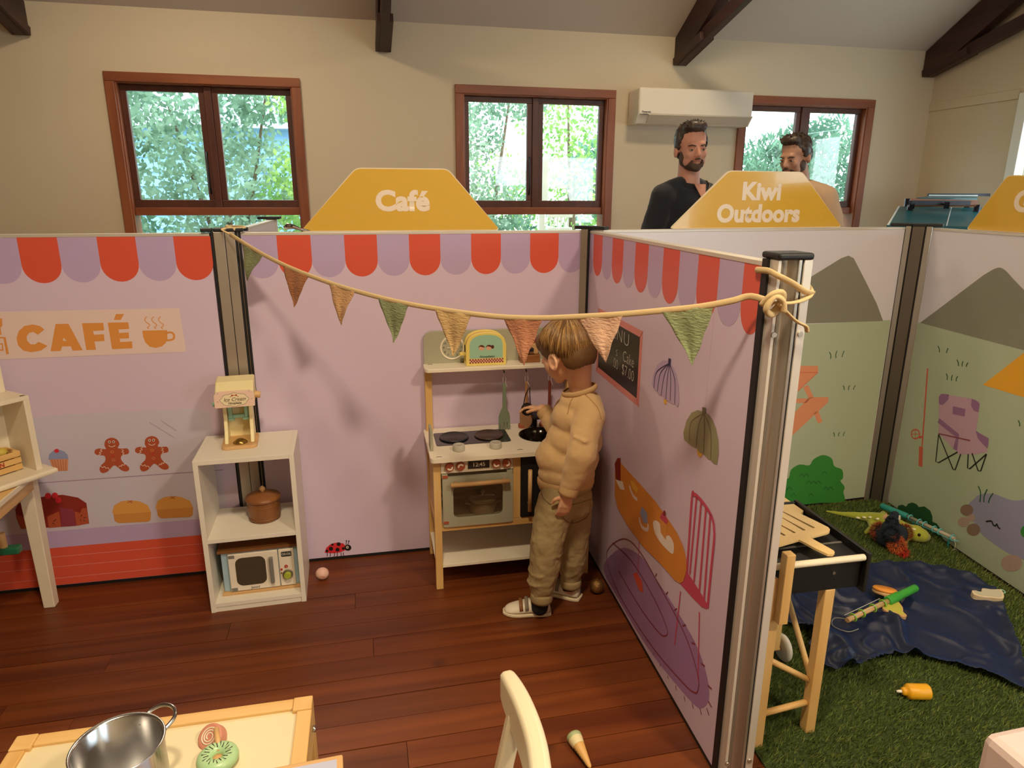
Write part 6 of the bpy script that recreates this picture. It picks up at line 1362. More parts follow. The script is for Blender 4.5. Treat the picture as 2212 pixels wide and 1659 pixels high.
# sauce bottle
ba = onz(2006, 1497, .026); bb_ = onz(1950, 1496, .026); dv = (bb_ - ba); dv.z = 0; dv.normalize()
bt_ = thing('sauce_bottle', 'yellow toy sauce bottle lying on the grass mat', 'bottle', (ba.x, ba.y, .030)); xq, yq = frame_from(dv); Mb = Matrix(((xq.x, yq.x, dv.x, 0), (xq.y, yq.y, dv.y, 0), (xq.z, yq.z, dv.z, 0), (0, 0, 0, 1)))
MB().lathe([(0, 0), (.019, 0), (.022, .004), (.022, .058), (.018, .064), (.012, .066), (.012, .072), (.010, .076), (.006, .078)], 28, M=Mb).build('body', mat('mustard plastic', '#e8a81c', .4), bt_); MB().lathe([(.005, .076), (.0042, .084), (.003, .092), (0, .092)], 16, M=Mb).build('nozzle', M_kwh, bt_)
# foam seat at the frame's corner
f0 = onz(2122, 1580, .36); f1 = onz(2212, 1561, .36)
fm = thing('foam_seat', 'pale pink soft foam seat on the grass mat', 'foam seat', (f0.x, f0.y, .006), math.atan2(f1.y - f0.y, f1.x - f0.x))
M_foam = mat('pale pink foam', '#ead6d2', .75, bump=(120, .2)); bx('seat_block', (0, -.30, .24), (.36, 0, .354), M_foam, fm, .018); bx('base_block', (.04, -.26, 0), (.32, -.04, .24), M_foam, fm, .012); bx('arm_block', (.07, -.36, .22), (.30, -.295, .30), M_foam, fm, .015)

# ================================================================== FOLDED TABLE TENNIS TABLES BEHIND THE PARTITION
d5 = crop(1900, 330, .14105)
M_tt = mat('teal table surface', '#22616a', .3); M_ttl = mat('white table line', '#dfe6e2', .5); M_ttd = mat('dark steel', '#2a2a33', .45, .4)
t1 = thing('table_tennis_table', 'teal folded table tennis table leaning by the gable wall corner', 'table')
P00 = ony(*d5([(110, 1110)])[0], 4.15); P10 = P00 + (ony(2150, 490, 4.30) - P00); P01 = ony(*d5([(283, 822)])[0], 4.75); P11 = P01 + (ony(2150, 449, 4.9) - P01)
nt = (P10 - P00).cross(P01 - P00).normalized()
def slab(name, a, b, c, d, th, m, par):
    n_ = (b - a).cross(d - a).normalized() * -th; return MB().add([a, b, c, d, a + n_, b + n_, c + n_, d + n_], [(0, 1, 2, 3), (7, 6, 5, 4), (0, 4, 5, 1), (1, 5, 6, 2), (2, 6, 7, 3), (3, 7, 4, 0)]).build(name, m, par)
slab('table_top', P00, P10, P11, P01, .02, M_tt, t1)
up_ = Vector((0, -.002, .002))
slab('edge_line', P00 + up_, P00.lerp(P10, .018) + up_, P01.lerp(P11, .018) + up_, P01 + up_, .001, M_ttl, t1); slab('centre_line', P00.lerp(P10, .535) + up_, P00.lerp(P10, .545) + up_, P01.lerp(P11, .545) + up_, P01.lerp(P11, .535) + up_, .001, M_ttl, t1)
for p in (P00, P10, P01, P11): MB().cyl((p.x * .995 + .02, p.y, 0), (p.x * .995 + .02, p.y, p.z - .02), .02, n=10).build('leg', M_ttd, t1)
t2 = thing('table_tennis_table', 'folded table tennis table showing its brown underside and steel bars', 'table')
Q0 = ony(*d5([(470, 800)])[0], 4.62); Q1 = ony(2112, 442, 4.7); Q3 = ony(*d5([(480, 700)])[0], 4.66); Q2 = ony(2112, 432, 4.74)
slab('underside', Q0, Q1, Q2, Q3, .02, wood('table underside', '#7a4a30', '#a06a4a', 0, 12, .6), t2)
MB().bar(ony(*d5([(470, 765)])[0], 4.58), ony(*d5([(1370, 768)])[0], 4.64), .03, .028).build('steel_bar', M_ttd, t2)
for q in ((500, 800), (1030, 810)): MB().bar(ony(*d5([(q[0], 780)])[0], 4.59), ony(*d5([(q[0] - 5, 830)])[0], 4.57), .03, .03).build('bracket', M_ttd, t2)
for p in (Q0, Q1): MB().cyl((p.x + .02, p.y + .03, 0), (p.x + .02, p.y + .03, p.z), .02, n=10).build('leg', M_ttd, t2)
t3 = thing('table_tennis_table', 'rear folded table tennis table with only its dark top edge showing', 'table')
R0 = ony(*d5([(570, 690)])[0], 4.82); R1 = ony(2112, 428, 4.86); R3 = ony(*d5([(760, 662)])[0], 4.98); R2 = ony(2112, 424, 5.02)
slab('table_top', R0, R1, R2, R3, .018, M_tt, t3); slab('edge_line', R3 + up_, R2 + up_, R2 + Vector((0, 0, .008)), R3 + Vector((0, 0, .008)), .004, M_ttl, t3)
MB().bar(ony(*d5([(745, 645)])[0], 5.02), ony(*d5([(1680, 645)])[0], 5.04), .02, .02).build('steel_bar', M_ttd, t3)
for p in (R0, R1): MB().cyl((p.x - .03, p.y + .05, 0), (p.x - .03, p.y + .05, p.z - .005), .02, n=10).build('leg', M_ttd, t3)

# ================================================================== PEOPLE
def vec(*a): return Vector(a)
def hand(mb, wrist, dirn, palmn, L, curl=.5, sp=.16, side=1, rad=None, thumb_out=.7):
    """palm and five fingers: dirn along the hand, palmn out of the palm, side = +1 thumb on the +cross side"""
    d = dirn.normalized(); n_ = (palmn - d * palmn.dot(d)).normalized(); x = d.cross(n_) * side; r = rad or L * .052
    pl = L * .48; c = wrist + d * pl * .5
    for k_ in (-.3, 0, .3): mb.cap(wrist + d * L * .02 + x * (k_ * L * .35), r * 1.5, wrist + d * pl * .95 + x * (k_ * L * .5), r * 1.35, 10)
    for i, (o, ln) in enumerate(((.34, .44), (.12, .50), (-.10, .47), (-.31, .37))):
        p = wrist + d * pl + x * (o * L * .5); a = 0.0; q = p; dd = d
        for j, fr_ in enumerate((.45, .32, .23)):
            a = curl * (.55, .9, .7)[j]; dd = (dd * math.cos(a) + n_ * math.sin(a) * (1)).normalized(); nn = (n_ - dd * n_.dot(dd))
            q2 = q + (dd + x * (o * sp)).normalized() * (ln * L * fr_); mb.cap(q, r * (1 - .08 * j), q2, r * (.92 - .08 * j), 8); q = q2
    p = wrist + d * pl * .30 + x * (L * .20); q = p + (d * .55 + x * thumb_out + n_ * .25).normalized() * L * .22; q2 = q + (d * .9 + x * .15 + n_ * .45).normalized() * L * .20
    mb.cap(p, r * 1.25, q, r * 1.1, 8); mb.cap(q, r * 1.1, q2, r * .95, 8)
def strands(c, R, crown, n, limit, seed, w, col, name, parent, lift=1.05, jit=.25, start=(.05, .9), flow=None):
    """hair locks running from the crown over the skull (c centre, R radii, limit(azimuth)-> polar angle)"""
    rd = random.Random(seed); mb = MB(); k = crown.normalized(); ux, uy = frame_from(k)
    for i in range(n):
        az = rd.uniform(0, 2 * PI); lim = limit(az, ux, uy, k); a0 = rd.uniform(*start) * min(lim, 1.5); a1 = min(lim * rd.uniform(.74, 1.02), a0 + rd.uniform(.7, 1.6)); 
        if a1 - a0 < .2: continue
        pts = []; rs = []; tw = rd.uniform(-jit, jit); lf = lift + rd.uniform(-.015, .03)
        for s in range(6):
            t = s / 5; th = a0 + (a1 - a0) * t; az2 = az + tw * t
            d = (k * math.cos(th) + (ux * math.cos(az2) + uy * math.sin(az2)) * math.sin(th)); q = Vector((d.x * R[0], d.y * R[1], d.z * R[2])) * (lf + .02 * math.sin(t * PI) - .012 * t)
            if flow is not None: q = flow(q, t)
            pts.append(c + q); rs.append(w * (.35 + .9 * math.sin(PI * min(1, t * .85 + .12))) * (1 - .4 * t))
        mb.tube(pts, rs, 5, k=.55, m=rd.randrange(len(col)))
    return mb.build(name, col, parent)
def hairmat(name, dark, light, axis=None):
    if name in MATS: return MATS[name]
    m, N, L, B = newmat(name); B.inputs['Roughness'].default_value = .42
    tc = N.new('ShaderNodeTexCoord'); n1 = N.new('ShaderNodeTexNoise'); n1.inputs['Scale'].default_value = 60; L.new(tc.outputs['Object'], n1.inputs['Vector'])
    cr = N.new('ShaderNodeValToRGB'); cr.color_ramp.elements[0].position = .35; cr.color_ramp.elements[1].position = .7; cr.color_ramp.elements[0].color = lin(dark); cr.color_ramp.elements[1].color = lin(light)
    L.new(n1.outputs['Fac'], cr.inputs[0]); L.new(cr.outputs[0], B.inputs['Base Color']); MATS[name] = m; return m

# ---------------------------------------------------------------- the child at the play kitchen
M_skin = mat('child skin', '#dfae8a', .5, subs=.12, var=(25, .04)); M_hairc = mat('child hair base', '#674825', .6, bump=(500, .6, .001), var=(90, .2))
M_sweat = mat('beige sweatshirt cotton', '#d2b07e', .9, bump=(400, .25, .0006), sheen=.2); M_rib = mat('beige rib knit', '#c9a674', .9, bump=(300, .5, .001, (1, 1, .05))); M_trou = mat('khaki cotton twill', '#a8966c', .88, bump=(500, .3, .0006), var=(14, .08)); M_sock = mat('navy sock', '#14161e', .9); M_shoe = mat('white leather shoe', '#ece3cf', .45); M_sole = mat('cream rubber sole', '#e2d6b8', .55)
kid = thing('person', 'young child in beige sweatshirt and khaki trousers reaching into the play kitchen', 'person', (0, 0, 0))
O = ony
HC = O(1221, 754, 2.11); fdir = vec(-.66, .62, -.42).normalized(); sdir = vec(-.60, -.78, .02); sdir = (sdir - fdir * sdir.dot(fdir)).normalized(); udir = sdir.cross(fdir); udir = udir if udir.z > 0 else -udir
def hd_(f, s, u): return HC + fdir * f + sdir * s + udir * u
Rh = Matrix((fdir, sdir, udir)).transposed().to_4x4()
bd2 = MB()
bd2.ell(hd_(-.008, 0, .008), (.088, .076, .080), 24, 16, M=Rh); bd2.ell(hd_(.030, 0, -.034), (.056, .062, .058), 20, 14, M=Rh); bd2.ell(hd_(.042, .022, -.052), (.030, .030, .030), 14, 10, M=Rh); bd2.ell(hd_(.042, -.022, -.052), .030, 14, 10); bd2.ell(hd_(.062, 0, -.082), (.018, .02, .016), 12, 8, M=Rh)
bd2.cap(hd_(.082, 0, -.030), .008, hd_(.093, 0, -.045), .010, 10); bd2.cap(hd_(.075, .03, -.014), .010, hd_(.075, -.03, -.014), .010, 10); bd2.ell(hd_(.080, 0, -.066), (.008, .018, .008), 12, 8, M=Rh)
for sg in (1, -1):
    e0 = hd_(-.008, sg * .073, -.030); bd2.tube([e0 + fdir * (.004 + .016 * math.cos(t)) + udir * (.022 * math.sin(t)) + sdir * (sg * (.008 + .004 * math.cos(t + 2.5))) for t in [q * PI / 7 for q in range(14)]], .0055, 8, True); bd2.ell(e0 + sdir * sg * .002, (.012, .007, .018), 12, 8, M=Rh)
NB = O(1262, 868, 2.13)
bd2.chain([(hd_(-.030, 0, -.05), .047), (O(1252, 826, 2.115), .037), (O(1256, 848, 2.125), .039), (NB, .045)], 16)
# trunk and limbs under the clothes
bd2.chain([(O(1248, 890, 2.12), .050), (O(1235, 960, 2.12), .058), (O(1222, 1040, 2.115), .060)], 16)
nE, nW = O(1256, 985, 1.985), O(1226, 1066, 1.985)
fS, fE, fW = O(1226, 886, 2.20), O(1208, 925, 2.255), O(1172, 884, 2.305)
bd2.chain([(O(1266, 900, 2.06), .028), (nE, .026), (nW, .0205)], 12); bd2.chain([(fS, .030), (fE, .026), (fW, .0195)], 12)
bd2.chain([(O(1205, 1075, 2.075), .05), (O(1180, 1170, 2.05), .038), (O(1166, 1270, 2.045), .028), (O(1166, 1300, 2.045), .024)], 12); bd2.chain([(O(1240, 1075, 2.15), .05), (O(1238, 1165, 2.15), .038), (O(1232, 1240, 2.16), .028), (O(1232, 1270, 2.16), .024)], 12)
hand(bd2, nW, vec(-.16, .02, -1), vec(-.15, .95, .25), .098, .38, .10, -1, .0062)
hand(bd2, fW, vec(-.75, .30, .05), vec(.15, -.25, -1), .095, .62, .10, 1, .0060, .5)
blob(bd2, 'body', M_skin, kid, .0036, 5)
def limc(az, ux, uy, k):
    d = (ux * math.cos(az) + uy * math.sin(az)); f = d.dot(fdir); return 1.52 + .40 * max(0, -f) - .22 * max(0, f) 
crown = (udir - fdir * .45).normalized()
hb_ = MB(); hb_.ell(hd_(-.012, 0, .016), (.092, .0805, .082), 24, 16, M=Rh); hb_.ell(hd_(-.036, 0, -.020), (.066, .073, .070), 20, 14, M=Rh); hb_.ell(hd_(.045, 0, .040), (.045, .060, .042), 16, 12, M=Rh)
cap_o = blob(hb_, 'hair', M_hairc, kid, .005, 3)
# trim the cap below the hairline
bmh = bmesh.new(); bmh.from_mesh(cap_o.data)
dl = []
for f in bmh.faces:
    q = f.calc_center_median() - HC; f_, s_, u_ = q.dot(fdir), q.dot(sdir), q.dot(udir)
    line = -.072 if f_ < -.045 else (-.072 + (f_ + .045) * .80 if f_ < .03 else -.009 + (f_ - .03) * .75)
    if abs(s_) > .045 and -.030 < f_ < .012: line = max(line, -.022)
    if u_ < line: dl.append(f)
bmesh.ops.delete(bmh, geom=dl, context='FACES'); bmh.to_mesh(cap_o.data); bmh.free()
sm_ = cap_o.modifiers.new('solid', 'SOLIDIFY'); sm_.thickness = .004; sm_.offset = -1
Rk = (.086, .086, .088)
strands(hd_(-.012, 0, .008), (.0905, .0905, .0905), crown, 1500, lambda az, ux, uy, k: limc(az, ux, uy, k) * 1.10, 4, .0016, [mat('hair tone a', '#7d5a30', .4), mat('hair tone b', '#6a4a26', .4), mat('hair tone c', '#94703f', .4), mat('hair tone d', '#a9844e', .4)], 'hair_locks', kid, .985, .05, (.03, .75))
# fringe swept forward
def limf(az, ux, uy, k): return 1.55
# sweatshirt
sw = MB()
for p, r in ((O(1254, 868, 2.125), (.070, .074, .045)), (O(1250, 900, 2.12), (.088, .084, .07)), (O(1240, 950, 2.12), (.094, .086, .075)), (O(1230, 990, 2.118), (.099, .090, .07)), (O(1224, 1020, 2.115), (.096, .090, .05)), (O(1205, 985, 2.12), (.074, .08, .07))): sw.ell(p, r, 22, 14)
sw.chain([(O(1270, 880, 2.085), .052), (O(1272, 905, 2.045), .050), (O(1262, 950, 2.005), .047), (nE, .047), (O(1243, 1020, 1.985), .041), (O(1232, 1046, 1.985), .033)], 16)
sw.chain([(fS, .047), (fE, .042), (O(1190, 905, 2.28), .036), (O(1181, 894, 2.293), .030)], 16)
for i in range(5): t = i / 4; p = O(1262 - 6 * t, 950 + 62 * t, 1.975); sw.tube([p + vec(-.038, .006, .010 - .01 * i % 2), p + vec(0, -.022, 0), p + vec(.036, .006, -.010)], [.004, .007, .004], 8)
swo = blob(sw, 'sweatshirt', M_sweat, kid, .005, 4, (.055, .010))
def band(name, c, ax_, rx, ry, h, m, parent, n=40, th=.004, hint=None):
    ax_ = ax_.normalized(); x, y = frame_from(ax_, hint); M_ = Matrix(((x.x, y.x, ax_.x, c.x), (x.y, y.y, ax_.y, c.y), (x.z, y.z, ax_.z, c.z), (0, 0, 0, 1)))
    prof = [(1 - th / rx, -h / 2), (1, -h / 2), (1 + .06, -h / 4), (1 + .06, h / 4), (1, h / 2), (1 - th / rx, h / 2)]
    return MB().lathe(prof, n, M=M_ @ Matrix.Diagonal((rx, ry, 1, 1))).build(name, m, parent)
band('cuff', (O(1231, 1050, 1.985) + O(1227, 1064, 1.985)) / 2, nW - nE, .030, .030, .036, M_rib, swo)
band('cuff', (O(1184, 897, 2.288) + O(1174, 888, 2.302)) / 2, fW - fE, .028, .028, .032, M_rib, swo)
band('hem_band', O(1222, 1036, 2.115), vec(-.06, 0, 1), .090, .084, .030, M_rib, swo, hint=vec(0, 1, 0))
band('collar', O(1252, 842, 2.120), vec(-.28, .05, 1), .056, .050, .016, M_rib, swo, hint=vec(0, 1, 0))
# trousers
tr2 = MB()
for p, r in ((O(1222, 1042, 2.115), (.084, .080, .035)), (O(1224, 1068, 2.112), (.087, .083, .05)), (O(1240, 1088, 2.105), (.062, .070, .05))): tr2.ell(p, r, 22, 14)
tr2.chain([(O(1204, 1080, 2.07), .066), (O(1190, 1130, 2.06), .060), (O(1181, 1172, 2.048), .056), (O(1178, 1215, 2.046), .053), (O(1172, 1250, 2.045), .048), (O(1170, 1275, 2.045), .038)], 18)
tr2.chain([(O(1240, 1080, 2.15), .064), (O(1240, 1130, 2.15), .058), (O(1238, 1170, 2.15), .053), (O(1237, 1205, 2.155), .050), (O(1234, 1230, 2.16), .044), (O(1232, 1246, 2.16), .036)], 18)
for (x, y, Y, r) in ((1170, 1248, 2.045, .0475), (1176, 1225, 2.045, .052), (1180, 1185, 2.046, .055), (1180, 1160, 2.05, .0565), (1235, 1222, 2.16, .0465), (1238, 1195, 2.155, .051)):
    c_ = O(x, y, Y); tr2.tube([c_ + vec(r * .97 * math.cos(t), r * .97 * math.sin(t), .012 * math.sin(t + x)) for t in [q * PI / 10 + x for q in range(13)]], [.002] + [.0042] * 11 + [.002], 8)
tro = blob(tr2, 'trousers', M_trou, kid, .0045, 3, (.03, .010))
band('ankle_cuff', O(1170, 1287, 2.045), vec(.03, 0, 1), .0365, .0365, .034, M_trou, tro); band('ankle_cuff', O(1233, 1257, 2.16), vec(0, 0, 1), .0355, .0355, .030, M_trou, tro)
band('waistband', O(1222, 1046, 2.113), vec(-.05, 0, 1), .086, .081, .016, M_trou, tro, hint=vec(0, 1, 0))
M_stitch = mat('pocket stitching', '#7d6d49', .9)
pk = [O(x, y, 2.025) for x, y in ((1214, 1100), (1250, 1092), (1276, 1085), (1270, 1120), (1238, 1128), (1218, 1112))]
# pocket outline hugging the seat
bvh = None
from mathutils.bvhtree import BVHTree
def bvh_of(o):
    bm = bmesh.new(); bm.from_mesh(o.data); t = BVHTree.FromBMesh(bm); bm.free(); return t
tb2 = bvh_of(tro)
def hug(bv, px_pts, off=.0012, n=4):
    out = []
    for x, y in spline(px_pts, n):
        d = ray(x, y).normalized(); h = bv.ray_cast(EYEP, d)
        if h[0] is not None: out.append(h[0] + h[1] * off)
    return out
for P in ([(1212, 1095), (1216, 1118), (1236, 1130), (1266, 1118), (1276, 1090)], [(1212, 1094), (1245, 1088), (1278, 1078)], [(1166, 1052), (1174, 1075), (1190, 1090)]):
    q = hug(tb2, P)
    if len(q) > 3: MB().tube(q, .0013, 5).build('seam', M_stitch, tro)
sb2 = bvh_of(swo)
for P in ([(1262, 850), (1290, 880), (1298, 905)], [(1245, 848), (1232, 870), (1226, 895)]):
    q = hug(sb2, P)
    if len(q) > 3: MB().tube(q, .0012, 5).build('seam', mat('sweat seam', '#b08e5c', .9), swo)
# shoes
def shoe(heel, d, L, label, zt=0.0):
    d = Vector((d[0], d[1], 0)).normalized(); s = Vector((-d.y, d.x, 0)); M_ = Matrix(((d.x, s.x, 0, heel.x), (d.y, s.y, 0, heel.y), (0, 0, 1, zt), (0, 0, 0, 1)))
    r = MB(); secs = [(0.0, .020, .050), (.06, .026, .062), (.18, .029, .064), (.32, .029, .058), (.42, .029, .056), (.55, .031, .050), (.70, .033, .041), (.84, .031, .034), (.94, .024, .028), (1.0, .012, .018)]
    n_ = 14; vs = []; fs = []
    for t, w, h in secs:
        for q in range(n_):
            a = PI * q / (n_ - 1); y = w * math.cos(a) * (1 if 0 < q < n_ - 1 else 1); z = .010 + (h - .010) * max(0.0, math.sin(a)) ** .8; vs.append((t * L, y, z))
    for i in range(len(secs) - 1):
        for q in range(n_ - 1): fs.append((i * n_ + q, (i + 1) * n_ + q, (i + 1) * n_ + q + 1, i * n_ + q + 1))
        fs.append((i * n_ + n_ - 1, (i + 1) * n_ + n_ - 1, (i + 1) * n_, i * n_))
    fs += [tuple(range(n_)), tuple((len(secs) - 1) * n_ + q for q in range(n_))[::-1]]
    up = MB().add(vs, [f[::-1] for f in fs], 0, True, M_).build('shoe', M_shoe, kid, subsurf=1); lab(up, label)
    out = [(t * L + (.0 if 0 < t < 1 else (-.003 if t == 0 else .005)), w * 1.06) for t, w, h in secs]
    MB().prism([(x, y) for x, y in out] + [(x, -y) for x, y in out[::-1]], 0, .012, M=M_).build('sole', M_sole, up, .004)
    MB().tube([(M_ @ Vector((.10 * L + .30 * L * (1 - math.cos(t)) / 2 * 1.0, .024 * math.sin(t), .062 - .006 * (1 - math.cos(t)) / 2))) for t in [q * 2 * PI / 24 for q in range(24)]], .0045, 8, True).build('ankle_padding', M_shoe, up)
    for x, c_ in ((.50, '#8a7f6a'), (.62, '#8a5a30')):
        MB().tube([M_ @ Vector((x * L + .004 * math.sin(a), .033 * math.cos(a), .012 + (.046 if x < .6 else .040) * math.sin(a))) for a in [.35 + q * (PI - .7) / 10 for q in range(11)]], .0065, 8, k=.3).build('strap', mat('strap ' + c_, c_, .6), up)
    MB().add([M_ @ Vector(v) for v in ((-.0015, 0, .046), (.004, -.020, .040), (.006, -.0225, .026), (-.0012, 0, .022))], [(0, 1, 2, 3)]).build('heel_tab', M_sock, up, solid=.002)
    for q in range(12): a = q * PI / 6; MB().ell(M_ @ Vector((.42 * L + .009 * math.cos(a), -(.0305 - .0005), .027 + .009 * math.sin(a))) * 1.0, .0007, 6, 4).build('eyelet', M_txt, up)
    return up
h1 = onz(1189, 1330); shoe(h1 + vec(0, .02, 0), (-1, -.02), .160, 'white strap shoe of the front foot')
h2 = onz(1256, 1298); shoe(h2 + vec(-.004, .01, 0), (-.90, .44), .155, 'white strap shoe of the rear foot')
MB().cap(O(1166, 1300, 2.05) + vec(0, 0, -.02), .029, O(1168, 1282, 2.046), .030, 14).build('sock', M_sock, kid); MB().cap(h2 + vec(-.045, .03, .04), .028, O(1232, 1262, 2.16), .029, 14).build('sock', M_sock, kid)
# face details
for sg in (1, -1):
    e_c = hd_(.070, sg * .028, -.026); MB().ell(e_c, .009, 12, 8).build('eye', mat('eye white', '#e9e2d8', .2), kid); MB().ell(e_c + fdir * .006, .0048, 10, 8).build('iris', mat('iris', '#3d2a1a', .2), kid)
MB().tube([hd_(.085, .014, -.067), hd_(.089, 0, -.068), hd_(.085, -.014, -.067)], .0024, 6).build('lips', mat('child lips', '#c77b68', .5), kid)
# strainer in the child's hand
th = thing('tea_strainer', 'dark wire toy strainer held in the child\'s hand', 'utensil', O(1139, 884, 2.335)); M_dw = mat('dark wire', '#2e2824', .35, .8)
mb = MB()
for q in range(8): a = q * PI / 8; mb.tube([vec(.021 * math.cos(t) * math.cos(a), .021 * math.cos(t) * math.sin(a), .023 * math.sin(t)) for t in [j * PI / 8 for j in range(16)]], .0014, 5, True)
mb.tube([vec(.022 * math.cos(t), .022 * math.sin(t), 0) for t in [j * PI / 8 for j in range(16)]], .002, 6, True); mb.ell((0, 0, 0), .014, 14, 10); mb.build('wire_ball', M_dw, th)
MB().tube([vec(-.014, 0, .014), vec(-.009, 0, .045), vec(.002, 0, .075), vec(.008, 0, .082), vec(.008, 0, .068), vec(.010, 0, .03), vec(.012, 0, .012)], .0018, 6).build('handle', M_dw, th)

# ---------------------------------------------------------------- adults
def adult(name_label, loc, yaw, hscale, headrot, top_m, top_long, skin, hairm, beard, parts=()):
    p = thing('person', name_label, 'person', loc, yaw)
    Mh = Matrix.Translation((0, .03, 1.50)) @ headrot @ Matrix.Translation((0, -.03, -1.50))
    S_ = Matrix.Diagonal((hscale, hscale, hscale, 1))
    def T(v): return (S_ @ Mh @ Vector((*v, 1))).to_3d()
    def U(v): return Vector(v) * hscale
    mb = MB(); R3 = (S_ @ Mh).to_3x3().to_4x4()
    def he(c, r): mb.ell(T(c), r if isinstance(r, tuple) else (r, r, r), 20, 14, M=R3)
    he((0, .012, 1.70), (.076, .094, .088)); he((0, -.020, 1.645), (.062, .072, .090)); he((0, -.030, 1.598), (.052, .052, .040)); he((0, -.064, 1.574), (.024, .020, .018))
    for s in (1, -1): he((s * .036, -.062, 1.632), (.024, .022, .022)); he((s * .079, .018, 1.645), (.010, .020, .031)); he((s * .010, -.100, 1.622), (.008, .008, .007)); he((s * .040, -.040, 1.60), (.02, .03, .03))
    mb.cap(T((0, -.086, 1.668)), .008 * hscale, T((0, -.108, 1.630)), .0115 * hscale, 10); mb.cap(T((-.036, -.080, 1.682)), .010, T((.036, -.080, 1.682)), .010, 10); he((0, -.086, 1.598), (.020, .008, .010))
    mb.chain([(T((0, .022, 1.60)), .056), (U((0, .028, 1.52)), .058), (U((0, .03, 1.44)), .068)], 16)
    mb.chain([(U((0, .03, 1.36)), .11), (U((0, .03, 1.18)), .11), (U((0, .03, .98)), .11)], 16)
    arms = parts['arms'] if parts and 'arms' in parts else [((1, .185, .03, 1.42), (.235, .06, 1.14), (.20, -.06, .92))]
    for s in (1, -1):
        sh_, el, wr = U((s * .185, .03, 1.42)), U((s * .245, .06, 1.13)), U((s * .215, -.07, .92))
        mb.chain([(sh_ * .97, .040), (el, .036), (wr, .028)], 12); hand(mb, wr, vec(-.05 * s, -.35, -1), vec(-s, 0, 0), .185, .35, .1, s, .0095)
        mb.chain([(U((s * .09, .03, .92)), .085), (U((s * .10, .02, .50)), .058), (U((s * .10, .04, .10)), .042)], 12)
    blob(mb, 'body', skin, p, .0075, 3)
    for s in (1, -1):
        MB().ell(T((s * .032, -.0785, 1.655)), .0098, 14, 10).build('eye', mat('adult eye white shaded', '#b5a698', .25), p); MB().ell(T((s * .032, -.0862, 1.6545)), .0052, 12, 8).build('iris', mat('iris', '#3d2a1a', .2), p)  # eye white darkened, shade of the sockets put into the colour
        MB().tube([T((s * .014, -.093, 1.672)), T((s * .032, -.094, 1.679)), T((s * .052, -.080, 1.674))], [.004, .005, .003], 8, k=.6).build('eyebrow', hairm, p)
        MB().tube([T((s * .019, -.0855, 1.6605)), T((s * .032, -.0885, 1.6625)), T((s * .046, -.081, 1.6605))], .0042, 8).build('eyelid', skin, p)
    MB().tube([T((-.022, -.088, 1.599)), T((0, -.0965, 1.601)), T((.022, -.088, 1.599))], [.002, .0045, .002], 8).build('lips', mat('adult lips', '#b0705f', .5), p)
    # hair
    hb = MB()
    def hh(c, r): hb.ell(T(c), r, 20, 14, M=R3)
    hh((0, .022, 1.722), (.081, .092, .076)); hh((0, -.035, 1.765), (.064, .050, .034)); hh((0, .06, 1.665), (.072, .056, .07)); hh((.070, .015, 1.695), (.016, .045, .045)); hh((-.070, .015, 1.695), (.016, .045, .045))
    ho = blob(hb, 'hair', hairm, p, .006, 2, (.02, .010))
    bmx = bmesh.new(); bmx.from_mesh(ho.data); inv = (S_ @ Mh).inverted(); dl = []
    for f in bmx.faces:
        q = inv @ f.calc_center_median()
        lim_ = 1.742 if q.y < -.052 else (1.70 + (-.052 - q.y) * -.5 if q.y < -.03 else (1.655 if q.y < .03 else 1.60))
        if q.y < -.02 and q.y >= -.052: lim_ = 1.69
        if q.z < lim_: dl.append(f)
    bmesh.ops.delete(bmx, geom=dl, context='FACES'); bmx.to_mesh(ho.data); bmx.free()
    mdf = ho.modifiers.new('solid', 'SOLIDIFY'); mdf.thickness = .006; mdf.offset = -1
    rd = random.Random(2); mb = MB()
    for _ in range(90):
        a = rd.uniform(-.9, .9); b = rd.uniform(-.06, .05); r0 = T((.062 * math.sin(a), b, 1.742 + .050 * math.cos(a) - abs(b) * .15)); q = T((.070 * math.sin(a) + rd.gauss(0, .008), b - rd.uniform(-.01, .02), 1.746 + .054 * math.cos(a) + rd.uniform(0, .006))); mb.tube([r0, (r0 + q) / 2 + vec(0, -.003, .002), q], [.004, .003, .0012], 5)
    mb.build('hair_tufts', hairm, p)
    if beard:
        bb2 = MB()
        def be(c, r): bb2.ell(T(c), r, 18, 12, M=R3)
        be((0, -.030, 1.585), (.0555, .056, .036)); be((0, -.066, 1.566), (.030, .024, .022))
        for s in (1, -1): be((s * .052, -.012, 1.615), (.016, .032, .042)); bb2.cap(T((s * .004, -.0985, 1.611)), .006, T((s * .028, -.085, 1.601)), .005, 8); bb2.cap(T((s * .030, -.083, 1.600)), .006, T((s * .030, -.076, 1.575)), .008, 8)
        bo_ = blob(bb2, 'beard', mat('beard brown', '#4d382b', .7, bump=(400, .5, .001)), p, .005, 2, (.012, .004))
        bmx = bmesh.new(); bmx.from_mesh(bo_.data); dl = []
        for f in bmx.faces:
            q = inv @ f.calc_center_median()
            if (abs(q.x) < .024 and 1.588 < q.z < 1.607 and q.y < -.06) : dl.append(f)
        bmesh.ops.delete(bmx, geom=dl, context='FACES'); bmx.to_mesh(bo_.data); bmx.free()
    # top
    tp = MB()
    for c, r in (((0, .03, 1.43), (.135, .085, .055)), ((0, .03, 1.36), (.175, .115, .10)), ((0, .025, 1.24), (.172, .120, .13)), ((0, .025, 1.08), (.165, .118, .13)), ((0, .03, .97), (.165, .12, .08))): tp.ell(U(c), tuple(v * hscale for v in r), 24, 16)
